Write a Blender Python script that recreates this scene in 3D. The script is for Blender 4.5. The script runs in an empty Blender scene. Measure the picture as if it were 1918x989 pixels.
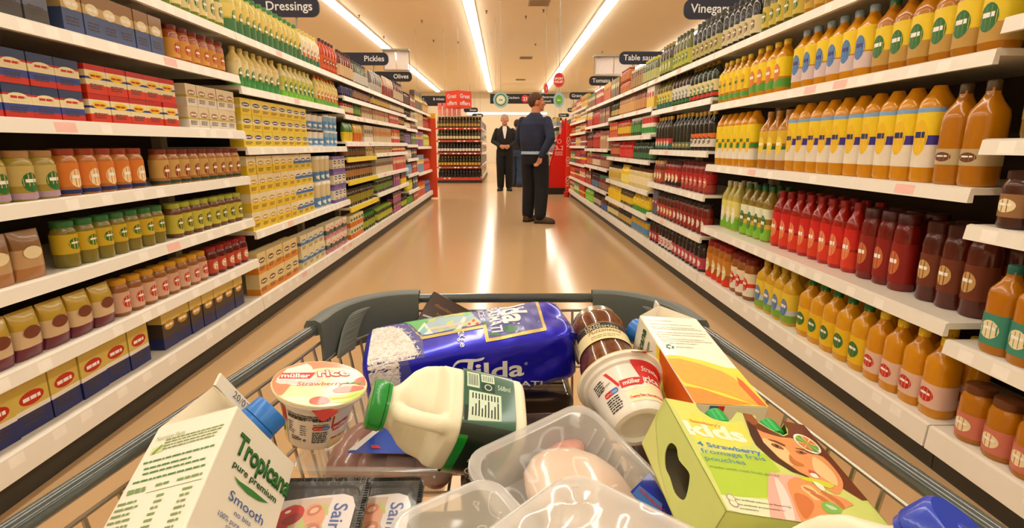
import bpy, bmesh, math, random
from mathutils import Vector, Matrix, geometry
random.seed(7)
SC = bpy.context.scene
COL = SC.collection
# ---------------------------------------------------------------- camera, light levels, exposure
FPX, CAMH = 1000.0, 1.04
PITCH = math.atan(221.5 / FPX)
YAW = math.atan(16 / FPX * math.cos(PITCH))
FW = Vector((math.sin(YAW) * math.cos(PITCH), math.cos(YAW) * math.cos(PITCH), -math.sin(PITCH)))
RT = Vector((math.cos(YAW), -math.sin(YAW), 0))
UP = RT.cross(FW)
CAMP = Vector((0, 0, CAMH))
cd = bpy.data.cameras.new('camera')
cd.sensor_width = 36.0
cd.lens = 36.0 * FPX / 1918.0
cd.clip_start = 0.02
cam = bpy.data.objects.new('camera', cd)
COL.objects.link(cam)
cam.matrix_world = Matrix(((RT.x, UP.x, -FW.x, 0), (RT.y, UP.y, -FW.y, 0), (RT.z, UP.z, -FW.z, CAMH), (0, 0, 0, 1)))
SC.camera = cam
SC.view_settings.view_transform = 'Standard'
SC.view_settings.look = 'None'
SC.view_settings.gamma = 1.0
SC.view_settings.use_curve_mapping = False
SC.view_settings.exposure = 0.0
STRIP_POWER = 14.5
STRIP_COLOUR = (1.0, 0.94, 0.82)
wd = bpy.data.worlds.new('world')
SC.world = wd
wd.use_nodes = True
wd.node_tree.nodes['Background'].inputs[0].default_value = (0.9, 0.75, 0.55, 1)
wd.node_tree.nodes['Background'].inputs[1].default_value = 0.05


def ray(px, py):
    return FW + RT * ((px - 959) / FPX) - UP * ((py - 494.5) / FPX)


def at(px, py, t):
    return CAMP + ray(px, py) * t


def atz(px, py, z):
    r = ray(px, py)
    return CAMP + r * ((z - CAMH) / r.z)


# ---------------------------------------------------------------- materials
def lin(c):
    o = []
    for v in c[:3]:
        v = v / 255.0
        o.append(v / 12.92 if v <= 0.04045 else ((v + 0.055) / 1.055) ** 2.4)
    return o


MATS = {}


def M(c, rough=0.5, metal=0.0, trans=0.0, alpha=1.0, coat=0.0, var=0.06, scale=30.0, bump=0.0, ior=1.45, spec=0.5, sss=0.0):
    """a procedural material for one sRGB colour: a little noise in colour and (optionally) in the surface"""
    key = (tuple(c), rough, metal, trans, alpha, coat, var, scale, bump, ior, spec, sss)
    if key in MATS:
        return MATS[key]
    m = bpy.data.materials.new('surface_%d_%d_%d' % tuple(int(v) for v in c[:3]))
    m.use_nodes = True
    nt = m.node_tree
    b = nt.nodes['Principled BSDF']
    l = lin(c)
    m.diffuse_color = (*l, 1)
    b.inputs['Roughness'].default_value = rough
    b.inputs['Metallic'].default_value = metal
    b.inputs['Transmission Weight'].default_value = trans
    b.inputs['Alpha'].default_value = alpha
    b.inputs['Coat Weight'].default_value = coat
    b.inputs['Coat Roughness'].default_value = 0.08
    b.inputs['IOR'].default_value = ior
    b.inputs['Specular IOR Level'].default_value = spec
    if sss:
        b.inputs['Subsurface Weight'].default_value = sss
        b.inputs['Subsurface Radius'].default_value = (0.01, 0.006, 0.004)
    tc = nt.nodes.new('ShaderNodeTexCoord')
    nz = nt.nodes.new('ShaderNodeTexNoise')
    nz.inputs['Scale'].default_value = scale
    nz.inputs['Detail'].default_value = 2.0
    nt.links.new(tc.outputs['Object'], nz.inputs['Vector'])
    mx = nt.nodes.new('ShaderNodeMix')
    mx.data_type = 'RGBA'
    mx.inputs[6].default_value = (*[v * (1 - var) for v in l], 1)
    mx.inputs[7].default_value = (*[min(1, v * (1 + var)) for v in l], 1)
    nt.links.new(nz.outputs['Fac'], mx.inputs[0])
    nt.links.new(mx.outputs[2], b.inputs['Base Color'])
    if bump:
        bp = nt.nodes.new('ShaderNodeBump')
        bp.inputs['Strength'].default_value = bump
        bp.inputs['Distance'].default_value = 0.004
        nt.links.new(nz.outputs['Fac'], bp.inputs['Height'])
        nt.links.new(bp.outputs['Normal'], b.inputs['Normal'])
    MATS[key] = m
    return m


def emit(c, s, name='lamp_glow'):
    m = bpy.data.materials.new(name)
    m.use_nodes = True
    nt = m.node_tree
    b = nt.nodes['Principled BSDF']
    b.inputs['Base Color'].default_value = (0.8, 0.8, 0.8, 1)
    b.inputs['Emission Color'].default_value = (*c, 1)
    b.inputs['Emission Strength'].default_value = s
    return m


def mottled(c1, c2, scale=40.0, rough=0.4, coat=0.0, bump=0.0, detail=6.0, dist=0.0, sharp=0.25, sss=0.0):
    """two colours mixed by noise: meat, rice, fabric, stone"""
    m = bpy.data.materials.new('mottled')
    m.use_nodes = True
    nt = m.node_tree
    b = nt.nodes['Principled BSDF']
    b.inputs['Roughness'].default_value = rough
    b.inputs['Coat Weight'].default_value = coat
    if sss:
        b.inputs['Subsurface Weight'].default_value = sss
        b.inputs['Subsurface Radius'].default_value = (0.01, 0.005, 0.004)
    tc = nt.nodes.new('ShaderNodeTexCoord')
    nz = nt.nodes.new('ShaderNodeTexNoise')
    nz.inputs['Scale'].default_value = scale
    nz.inputs['Detail'].default_value = detail
    nz.inputs['Distortion'].default_value = dist
    nt.links.new(tc.outputs['Object'], nz.inputs['Vector'])
    r = nt.nodes.new('ShaderNodeValToRGB')
    r.color_ramp.elements[0].position = 0.5 - sharp
    r.color_ramp.elements[1].position = 0.5 + sharp
    r.color_ramp.elements[0].color = (*lin(c1), 1)
    r.color_ramp.elements[1].color = (*lin(c2), 1)
    nt.links.new(nz.outputs['Fac'], r.inputs[0])
    nt.links.new(r.outputs[0], b.inputs['Base Color'])
    if bump:
        bp = nt.nodes.new('ShaderNodeBump')
        bp.inputs['Strength'].default_value = bump
        bp.inputs['Distance'].default_value = 0.004
        nt.links.new(nz.outputs['Fac'], bp.inputs['Height'])
        nt.links.new(bp.outputs['Normal'], b.inputs['Normal'])
    return m


# ---------------------------------------------------------------- mesh building
class MB:
    def __init__(s):
        s.v, s.f, s.m = [], [], []

    def add(s, vs, fs, m=0):
        k = len(s.v)
        s.v += [Vector(v) for v in vs]
        for i, f in enumerate(fs):
            s.f.append([k + q for q in f])
            s.m.append(m[i] if isinstance(m, list) else m)
        return s

    def box(s, lo, hi, m=0):
        x0, y0, z0 = lo
        x1, y1, z1 = hi
        return s.add([(x0, y0, z0), (x1, y0, z0), (x1, y1, z0), (x0, y1, z0), (x0, y0, z1), (x1, y0, z1), (x1, y1, z1), (x0, y1, z1)],
                     [(0, 3, 2, 1), (4, 5, 6, 7), (0, 1, 5, 4), (1, 2, 6, 5), (2, 3, 7, 6), (3, 0, 4, 7)], m)

    def rbox(s, lo, hi, r, m=0, seg=2):
        bm = bmesh.new()
        bmesh.ops.create_cube(bm, size=1.0)
        for v in bm.verts:
            v.co = Vector([lo[i] + (v.co[i] + 0.5) * (hi[i] - lo[i]) for i in range(3)])
        bmesh.ops.bevel(bm, geom=bm.edges[:], offset=r, segments=seg, affect='EDGES', profile=0.5)
        return s.bm(bm, m)

    def bm(s, bm, m=0, free=True):
        bm.verts.index_update()
        s.add([v.co.copy() for v in bm.verts], [[v.index for v in f.verts] for f in bm.faces], m)
        if free:
            bm.free()
        return s

    def lathe(s, prof, seg=16, sq=2.0, m=None, cx=0, cy=0, ky=1.0, twist=0.0):
        """prof: (radius, z, material) from bottom to top; sq > 2 makes the section squarer"""
        def ring(r, z):
            o = []
            for i in range(seg):
                a = 2 * math.pi * i / seg + twist
                c, n = math.cos(a), math.sin(a)
                k = (abs(c) ** sq + abs(n) ** sq) ** (-1.0 / sq) if sq != 2.0 else 1.0
                o.append((cx + r * k * c, cy + ky * r * k * n, z))
            return o
        vs, fs, ms = [], [], []
        for p in prof:
            vs += ring(p[0], p[1])
        for j in range(len(prof) - 1):
            mt = prof[j][2] if m is None else m
            for i in range(seg):
                a, b = j * seg + i, j * seg + (i + 1) % seg
                fs.append((a, b, b + seg, a + seg))
                ms.append(mt)
        fs.append(tuple(range(seg - 1, -1, -1)))
        ms.append(prof[0][2] if m is None else m)
        k = (len(prof) - 1) * seg
        fs.append(tuple(range(k, k + seg)))
        ms.append(prof[-2][2] if m is None else m)
        return s.add(vs, fs, ms)

    def tube(s, path, r, seg=8, m=0, closed=False, caps=True):
        P = [Vector(p) for p in path]
        n = len(P)
        rr = r if isinstance(r, (list, tuple)) else [r] * n
        up = None
        vs = []
        for i in range(n):
            if closed:
                d = P[(i + 1) % n] - P[i - 1]
            else:
                d = P[min(i + 1, n - 1)] - P[max(i - 1, 0)]
            if d.length < 1e-9:
                d = Vector((0, 0, 1))
            d.normalize()
            if up is None:
                up = Vector((0, 0, 1)) if abs(d.z) < 0.9 else Vector((1, 0, 0))
            up = up - d * up.dot(d)
            if up.length < 1e-6:
                up = d.orthogonal()
            up.normalize()
            e = d.cross(up)
            for k in range(seg):
                a = 2 * math.pi * k / seg
                vs.append(P[i] + (up * math.cos(a) + e * math.sin(a)) * rr[i])
        fs = []
        for i in range(n if closed else n - 1):
            for k in range(seg):
                a, b = i * seg + k, i * seg + (k + 1) % seg
                c, d2 = ((i + 1) % n) * seg + (k + 1) % seg, ((i + 1) % n) * seg + k
                fs.append((a, b, c, d2))
        if not closed and caps:
            fs.append(tuple(range(seg - 1, -1, -1)))
            fs.append(tuple(range((n - 1) * seg, n * seg)))
        return s.add(vs, fs, m)

    def prism(s, poly, z0, z1, m=0, fn=None):
        """a 2D outline between two heights; fn maps (x, y, z)"""
        n = len(poly)
        fn = fn or (lambda x, y, z: (x, y, z))
        vs = [fn(x, y, z0) for x, y in poly] + [fn(x, y, z1) for x, y in poly]
        fs = [(i, (i + 1) % n, n + (i + 1) % n, n + i) for i in range(n)]
        tri = geometry.tessellate_polygon([[Vector((x, y, 0)) for x, y in poly]])
        fs += [tuple(reversed(t)) for t in tri] + [tuple(q + n for q in t) for t in tri]
        return s.add(vs, fs, m)

    def ellipsoid(s, c, r, seg=14, rings=9, m=0, rot=None):
        vs, fs = [], []
        c = Vector(c)
        for j in range(1, rings):
            t = math.pi * j / rings
            for i in range(seg):
                a = 2 * math.pi * i / seg
                p = Vector((r[0] * math.sin(t) * math.cos(a), r[1] * math.sin(t) * math.sin(a), -r[2] * math.cos(t)))
                vs.append(c + (rot @ p if rot else p))
        for j in range(rings - 2):
            for i in range(seg):
                a, b = j * seg + i, j * seg + (i + 1) % seg
                fs.append((a, b, b + seg, a + seg))
        bot = len(vs)
        p = Vector((0, 0, -r[2]))
        vs.append(c + (rot @ p if rot else p))
        p = Vector((0, 0, r[2]))
        vs.append(c + (rot @ p if rot else p))
        for i in range(seg):
            fs.append((bot, (i + 1) % seg, i))
            k = (rings - 2) * seg
            fs.append((bot + 1, k + i, k + (i + 1) % seg))
        return s.add(vs, fs, m)

    def map(s, fn):
        s.v = [Vector(fn(v)) for v in s.v]
        return s

    def mesh(s, name, mats, smooth=False, recalc=True, angle=None):
        me = bpy.data.meshes.new(name)
        me.from_pydata([tuple(v) for v in s.v], [], s.f)
        for m in (mats if isinstance(mats, (list, tuple)) else [mats]):
            me.materials.append(m)
        me.polygons.foreach_set('material_index', s.m)
        if recalc:
            bm = bmesh.new()
            bm.from_mesh(me)
            bmesh.ops.recalc_face_normals(bm, faces=bm.faces[:])
            bm.to_mesh(me)
            bm.free()
        if smooth:
            me.polygons.foreach_set('use_smooth', [True] * len(me.polygons))
            me.set_sharp_from_angle(angle=math.radians(angle or 40))
        me.update()
        return me

    def build(s, name, mats, parent=None, smooth=False, recalc=True, angle=None):
        return link(name, s.mesh(name, mats, smooth, recalc, angle), parent)


def link(name, me, parent=None):
    o = bpy.data.objects.new(name, me)
    COL.objects.link(o)
    if parent is not None:
        o.parent = parent
    return o


def tag(o, label=None, cat=None, group=None, kind=None):
    if label:
        o['label'] = label
    if cat:
        o['category'] = cat
    if group:
        o['group'] = group
    if kind:
        o['kind'] = kind
    return o


def thing(name, label, cat, loc=(0, 0, 0), rz=0, group=None, mat=None):
    o = bpy.data.objects.new(name, None)
    o.empty_display_size = 0.1
    COL.objects.link(o)
    if mat is not None:
        o.matrix_world = mat
    else:
        o.location = loc
        o.rotation_euler = (0, 0, rz)
    return tag(o, label, cat, group)


def frame(o, x, y, z):
    """matrix with the given axes and origin"""
    x, y, z, o = Vector(x).normalized(), Vector(y).normalized(), Vector(z).normalized(), Vector(o)
    return Matrix(((x.x, y.x, z.x, o.x), (x.y, y.y, z.y, o.y), (x.z, y.z, z.z, o.z), (0, 0, 0, 1)))


def axis_frame(o, z, hint=(1, 0, 0)):
    z = Vector(z).normalized()
    x = Vector(hint)
    x = (x - z * x.dot(z)).normalized()
    return frame(o, x, z.cross(x), z)


# ---------------------------------------------------------------- lettering and flat prints
_TX = {}


def text2d(s, size=1.0, bold=0.0, shear=0.0, width=None, align='LEFT'):
    """flat triangles of a line of lettering in its own plane"""
    key = (s, bold, shear)
    if key not in _TX:
        cu = bpy.data.curves.new('lettering', 'FONT')
        cu.body = s
        cu.size = 1.0
        cu.offset = bold
        cu.shear = shear
        cu.resolution_u = 3
        ob = bpy.data.objects.new('lettering', cu)
        COL.objects.link(ob)
        dg = bpy.context.evaluated_depsgraph_get()
        me = ob.evaluated_get(dg).to_mesh()
        vs = [(v.co.x, v.co.y) for v in me.vertices]
        fs = [tuple(p.vertices) for p in me.polygons]
        ob.evaluated_get(dg).to_mesh_clear()
        bpy.data.objects.remove(ob)
        bpy.data.curves.remove(cu)
        _TX[key] = (vs, fs)
    vs, fs = _TX[key]
    if not vs:
        return [], []
    x0, x1 = min(v[0] for v in vs), max(v[0] for v in vs)
    kx = size if width is None else width / max(1e-6, x1 - x0)
    off = {'LEFT': x0, 'CENTER': (x0 + x1) / 2, 'RIGHT': x1}[align]
    return [((x - off) * kx, y * size) for x, y in vs], fs


def smooth_poly(pts, n=5):
    """closed Catmull-Rom curve through the points"""
    o = []
    k = len(pts)
    for i in range(k):
        p0, p1, p2, p3 = pts[i - 1], pts[i], pts[(i + 1) % k], pts[(i + 2) % k]
        for j in range(n):
            t = j / n
            o.append(tuple(0.5 * (2 * p1[a] + (p2[a] - p0[a]) * t + (2 * p0[a] - 5 * p1[a] + 4 * p2[a] - p3[a]) * t * t
                                  + (3 * p1[a] - p0[a] - 3 * p2[a] + p3[a]) * t ** 3) for a in (0, 1)))
    return o


def ell(cx, cy, rx, ry, n=24, rot=0.0):
    o = []
    for i in range(n):
        a = 2 * math.pi * i / n
        x, y = rx * math.cos(a), ry * math.sin(a)
        o.append((cx + x * math.cos(rot) - y * math.sin(rot), cy + x * math.sin(rot) + y * math.cos(rot)))
    return o


def rrect(x0, y0, x1, y1, r, n=5):
    o = []
    for cx, cy, a0 in ((x1 - r, y1 - r, 0), (x0 + r, y1 - r, 90), (x0 + r, y0 + r, 180), (x1 - r, y0 + r, 270)):
        for i in range(n + 1):
            a = math.radians(a0 + 90 * i / n)
            o.append((cx + r * math.cos(a), cy + r * math.sin(a)))
    return o


class Print:
    """flat printed shapes and lettering in a plane, mapped onto a surface by fn(x, y, lift)"""

    def __init__(s):
        s.items, s.mats = [], []

    def _mi(s, m):
        if m not in s.mats:
            s.mats.append(m)
        return s.mats.index(m)

    def poly(s, pts, mat, lay=1):
        tri = geometry.tessellate_polygon([[Vector((p[0], p[1], 0)) for p in pts]])
        s.items.append((list(pts), [tuple(t) for t in tri], s._mi(mat), lay))
        return s

    def text(s, t, x, y, size, mat, lay=2, rot=0.0, **k):
        vs, fs = text2d(t, size, **k)
        c, n = math.cos(rot), math.sin(rot)
        s.items.append(([(x + a * c - b * n, y + a * n + b * c) for a, b in vs], fs, s._mi(mat), lay))
        return s

    def lines(s, x, y, w, n, gap, mat, lay=2, h=None, ragged=0.25, seed=1, chars=True):
        """rows of small print"""
        rg = random.Random(seed)
        h = h or gap * 0.5
        for i in range(n):
            ww = w * (1 - ragged * rg.random())
            q = x
            while q < x + ww:
                l = min(gap * rg.uniform(0.6, 2.6), x + ww - q) if chars else ww
                s.poly([(q, y - i * gap), (q + l, y - i * gap), (q + l, y - i * gap + h), (q, y - i * gap + h)], mat, lay)
                q += l + gap * 0.3
        return s

    def build(s, name, parent, fn, lift=0.00025, cutx=None, cuty=None, bounds=None):
        bm = bmesh.new()
        for vs, fs, mi, lay in s.items:
            bv = [bm.verts.new((x, y, lay * lift)) for x, y in vs]
            for f in fs:
                try:
                    bm.faces.new([bv[i] for i in f]).material_index = mi
                except ValueError:
                    pass
        for cut, ax in ((cutx, 0), (cuty, 1)):
            if not cut:
                continue
            cs = [v.co[ax] for v in bm.verts]
            k = math.ceil(min(cs) / cut)
            while k * cut < max(cs):
                co, no = [0, 0, 0], [0, 0, 0]
                co[ax], no[ax] = k * cut, 1
                bmesh.ops.bisect_plane(bm, geom=bm.verts[:] + bm.edges[:] + bm.faces[:], plane_co=co, plane_no=no, dist=1e-7)
                k += 1
        if bounds:
            for ax in (0, 1):
                for val, sgn in ((bounds[ax], -1), (bounds[ax + 2], 1)):
                    co, no = [0, 0, 0], [0, 0, 0]
                    co[ax], no[ax] = val, sgn
                    bmesh.ops.bisect_plane(bm, geom=bm.verts[:] + bm.edges[:] + bm.faces[:], plane_co=co, plane_no=no, dist=1e-7, clear_outer=True)
        for v in bm.verts:
            v.co = Vector(fn(v.co.x, v.co.y, v.co.z))
        me = bpy.data.meshes.new(name)
        bm.to_mesh(me)
        bm.free()
        for m in s.mats:
            me.materials.append(m)
        return link(name, me, parent)


def plane_fn(o, ex, ey):
    o, ex, ey = Vector(o), Vector(ex).normalized(), Vector(ey).normalized()
    n = ex.cross(ey)
    return lambda x, y, l: o + ex * x + ey * y + n * l


def px_on(mw, o, ex, ey):
    """photo pixel -> coordinates in a plane given in the frame mw (used to read printed shapes off a flat face)"""
    O, X, Y = mw @ Vector(o), (mw.to_3x3() @ Vector(ex)).normalized(), (mw.to_3x3() @ Vector(ey)).normalized()
    N = X.cross(Y)

    def f(p):
        r = ray(*p)
        t = (O - CAMP).dot(N) / r.dot(N)
        d = CAMP + r * t - O
        return (d.dot(X), d.dot(Y))
    return f
# ---------------------------------------------------------------- the building
def floor_mat():
    m = M((204, 168, 124), rough=0.15, var=0.025, scale=0.9, spec=0.22)
    return m


RX, RY0, RY1, RZ = 13.0, -5.0, 34.5, 4.26
tag(MB().box((-RX, RY0, -0.1), (RX, RY1, 0)).build('floor', floor_mat()), kind='structure')
tag(MB().box((-RX, RY0, RZ), (RX, RY1, RZ + 0.1)).build('ceiling', M((238, 226, 200), rough=0.75, var=0.03, scale=0.7)), kind='structure')
WALL = M((236, 224, 196), rough=0.7, var=0.03, scale=0.8)
for nm, lo, hi in (('wall_back', (-RX, RY1, 0), (RX, RY1 + 0.1, RZ)), ('wall_front', (-RX, RY0 - 0.1, 0), (RX, RY0, RZ)),
                   ('wall_left', (-RX - 0.1, RY0, 0), (-RX, RY1, RZ)), ('wall_right', (RX, RY0, 0), (RX + 0.1, RY1, RZ))):
    tag(MB().box(lo, hi).build(nm, WALL), kind='structure')
tag(MB().box((-RX, RY1 - 0.06, RZ - 0.35), (RX, RY1, RZ)).build('trim_1', M((206, 190, 158), rough=0.7)), kind='structure')

GLOW = emit(STRIP_COLOUR, STRIP_POWER)
HOUSING = M((222, 214, 198), rough=0.4)
for i, (x, l) in enumerate(((-3.88, 'long fluorescent strip light over the left-hand shelves'), (-0.78, 'long fluorescent strip light over the middle of the aisle'),
                            (2.43, 'long fluorescent strip light over the right-hand shelves'), (5.6, 'long fluorescent strip light beyond the right-hand shelves'),
                            (-7.0, 'long fluorescent strip light beyond the left-hand shelves'))):
    t = thing('strip_light', l, 'ceiling light', (x, 0, RZ), group='rows of strip lights')
    MB().prism([(-0.15, 0.0), (0.15, 0.0), (0.13, -0.05), (-0.13, -0.05)], RY0 + 0.5, RY1 - 1.2, 0, lambda a, b, c: (a, c, b)).build('housing', HOUSING, t)
    MB().prism([(-0.12, -0.05), (0.12, -0.05), (0.115, -0.085), (0.085, -0.105), (-0.085, -0.105), (-0.115, -0.085)], RY0 + 0.6, RY1 - 1.3, 0, lambda a, b, c: (a, c, b)).build('tube_diffuser', GLOW, t)
t = thing('strip_light', 'short crosswise strip light low over the far end of the shop', 'ceiling light', (0.2, 30.0, 2.78), group='crosswise strip lights')
MB().box((-2.2, -0.06, 0.0), (2.2, 0.06, 0.06)).build('housing', HOUSING, t)
MB().box((-2.15, -0.05, -0.07), (2.15, 0.05, 0.0)).build('tube_diffuser', GLOW, t)
wm = MB()
for sx in (-2.0, 2.0):
    wm.tube([(sx, 0, 0.06), (sx, 0, RZ - 2.78)], 0.006, 6)
wm.build('hanger_wire', M((120, 116, 108), rough=0.4, metal=0.8), t)

DARK = M((58, 52, 46), rough=0.6)
for px, py, w, l in ((1010, 5, .5, 'nearest dark rectangular vent set in the ceiling'), (985, 108, .5, 'middle rectangular vent set in the ceiling right of the centre light'), (975, 149, .5, 'farthest rectangular vent set in the ceiling beyond the others')):
    p = atz(px, py, RZ)
    v = thing('ceiling_vent', l, 'vent', (p.x, p.y, RZ), group='ceiling vents')
    MB().box((-w / 2, -0.3, -0.012), (w / 2, 0.3, 0)).build('vent_frame', M((196, 178, 148), rough=0.6), v)
    g = MB()
    for k in range(7):
        g.box((-w / 2 + 0.03, -0.26 + k * 0.075, -0.02), (w / 2 - 0.03, -0.235 + k * 0.075, -0.011))
    g.build('vent_slats', M((150, 134, 108), rough=0.6), v)
for k, (px, py) in enumerate(((650, 28), (700, 68), (790, 38), (812, 75), (858, 78), (888, 20), (1018, 18), (1003, 82), (1128, 96), (985, 30))):
    p = atz(px, py, RZ)
    if min(abs(p.x - q) for q in (-3.88, -.78, 2.43, 5.6, -7.0)) < .22:
        p.x += .3
    s = MB().lathe([(0.03, 0.0, 0), (0.03, 0.012, 0), (0.012, 0.02, 0), (0.012, 0.05, 0), (0.025, 0.055, 0), (0.025, 0.06, 0)], 10).map(lambda v: (v.x, v.y, -v.z))
    o = s.build('sprinkler_head', M((110, 92, 66), rough=0.5, metal=0.5))
    o.location = (p.x, p.y, RZ)
    tag(o, 'tiny dark sprinkler head on the plain cream ceiling', 'sprinkler', 'ceiling sprinklers')

# ---------------------------------------------------------------- shelf units
XL, XR = 1.417, 1.37
SHELF = M((236, 230, 216), rough=0.35, var=0.02)
LIP = M((240, 235, 224), rough=0.3, var=0.02)
BACKP = M((70, 57, 43), rough=0.6)
KICK = M((62, 60, 54), rough=0.5)
UPR = M((206, 196, 176), rough=0.4)
YELLOW = M((232, 206, 40), rough=0.4)
TICKET = M((252, 246, 238), rough=0.5)
PROMO = M((244, 196, 186), rough=0.5)
UNITS = {}


def shelf_unit(key, phrase, label, side, y0, y1, zs, yellow=(), x=None, depth=0.5, top=None, fronts=LIP, wide=None):
    """side -1 faces +x (left of the aisle), +1 faces -x (right); built with its front edge on x = 0 and growing to -x, then turned"""
    ln = y1 - y0
    fx = x if x is not None else side * (XL if side < 0 else XR)
    t = thing('shelf_unit', label, 'shelf unit', (fx, y0 if side < 0 else y1, 0), 0 if side < 0 else math.pi, 'aisle shelf units')
    top = top or (zs[-1] + 0.2)
    MB().box((-depth - 0.03, 0.0, 0.0), (-depth, ln, top)).build('back_panel', BACKP, t)
    b = MB().box((-depth, 0.002, 0.0), (-0.035, ln - 0.002, 0.085), 0)
    b.build('kick_plate', KICK, t)
    for k in (0, 1):
        yy = 0.0 if k == 0 else ln - 0.03
        MB().box((-depth - 0.03, yy, 0.0), (-depth + 0.05, yy + 0.03, top)).build('upright', UPR, t)
    rg = random.Random(int(y0 * 100))
    for i, z in enumerate(zs):
        s = MB().box((-depth + 0.001, 0.004, z - 0.022), (-0.012, ln - 0.004, z - 0.002))
        so = s.build('shelf', SHELF, t)
        hh = 0.078 if i == 0 else 0.045
        # the strip along the front edge, with the paper tickets that sit in it
        cuts = [(0.004, 0)]
        q = 0.06
        while q < ln - 0.14 and i not in yellow:
            w = 0.05 if rg.random() < 0.85 else 0.09
            if rg.random() < 0.75:
                cuts += [(q, 2 if w > 0.06 else 1), (q + w, 0)]
            q += w + rg.uniform(0.04, 0.14)
        cuts.append((ln - 0.004, 0))
        za, zb = z - 0.008, z - min(hh, 0.044) + 0.004
        gx = lambda zz: 0.006 * (z - 0.004 - zz) / (hh - 0.004)
        prof = [(-0.012, z), (0.0, z - 0.004), (gx(za), za), (gx(zb), zb), (0.006, z - hh), (-0.012, z - hh)]
        vs, fs, ms = [], [], []
        for yy, _m in cuts:
            vs += [(a, yy, c) for a, c in prof]
        for a in range(len(cuts) - 1):
            for b in range(6):
                fs.append((a * 6 + b, a * 6 + (b + 1) % 6, a * 6 + 6 + (b + 1) % 6, a * 6 + 6 + b))
                ms.append(cuts[a][1] if b == 2 else 0)
        fs += [(5, 4, 3, 2, 1, 0), tuple(len(vs) - 6 + b for b in range(6))]
        MB().add(vs, fs, ms + [0, 0]).build('price_strip', [YELLOW if i in yellow else fronts, TICKET, PROMO], so)
    UNITS[key] = dict(phrase=phrase, side=side, y0=y0, y1=y1, zs=zs, x=fx)
    return t


ORD = ['bottom', 'second', 'third', 'fourth', 'fifth', 'sixth', 'seventh', 'eighth', 'ninth']
shelf_unit('L1', 'nearest left bay', 'white shelf unit nearest the trolley on the left of the aisle', -1, 0.55, 3.04, [.173, .405, .641, .877, 1.122, 1.411, 1.632])
shelf_unit('L2', 'second left bay', 'second white shelf unit along the left, with stacked yellow and blue packs', -1, 3.04, 4.97, [.173, .56, 1.035, 1.36, 1.632])
shelf_unit('L3', 'third left bay', 'third white shelf unit along the left, with yellow shelf edges', -1, 4.97, 6.1, [.173, .475, .725, .935, 1.08, 1.32, 1.48, 1.632], yellow=(1, 2, 3))
shelf_unit('L4', 'fourth left bay', 'fourth white shelf unit along the left, with red and purple packs', -1, 6.1, 8.1, [.173, .51, .725, .96, 1.08, 1.32, 1.48, 1.632])
shelf_unit('L5', 'fifth left bay', 'short fifth white shelf unit along the left', -1, 8.1, 9.1, [.173, .365, .615, .85, 1.06, 1.3, 1.46, 1.632])
shelf_unit('L6', 'last left bay', 'last white shelf unit along the left before the red panel', -1, 9.1, 10.8, [.173, .585, 1.03, 1.36, 1.632])
shelf_unit('R0', 'nearest right bay', 'white shelf unit nearest the trolley on the right of the aisle', 1, 0.55, 1.55, [.16, .455, .815, 1.06, 1.385, 1.632])
shelf_unit('R1', 'second right bay', 'white shelf unit on the right holding rows of golden oil bottles', 1, 1.55, 3.65, [.16, .505, .92, 1.307, 1.632])
shelf_unit('R2', 'third right bay', 'third white shelf unit along the right, with dark sauce bottles', 1, 3.65, 5.1, [.16, .42, .71, 1.007, 1.355, 1.632])
shelf_unit('R3', 'fourth right bay', 'fourth white shelf unit along the right, with yellow sauces low down', 1, 5.1, 7.2, [.16, .38, .615, .905, 1.145, 1.395, 1.632])
shelf_unit('R4', 'fifth right bay', 'fifth white shelf unit along the right, with red ketchup bottles', 1, 7.2, 9.2, [.16, .43, .74, 1.0, 1.345, 1.632])
shelf_unit('R5', 'last right bay', 'last white shelf unit along the right, beside the red display', 1, 9.2, 11.3, [.16, .43, .72, 1.04, 1.28, 1.485, 1.69])

# ---------------------------------------------------------------- packs, bottles, jars
PROTO = {}


def _cyl_fn(r, sq=2.0):
    def f(x, y, l):
        a = x / r - math.pi / 2
        c, n = math.cos(a), math.sin(a)
        k = (abs(c) ** sq + abs(n) ** sq) ** (-1.0 / sq) if sq != 2.0 else 1.0
        return ((r * k + l) * c, (r * k + l) * n, y)
    return f


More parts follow.
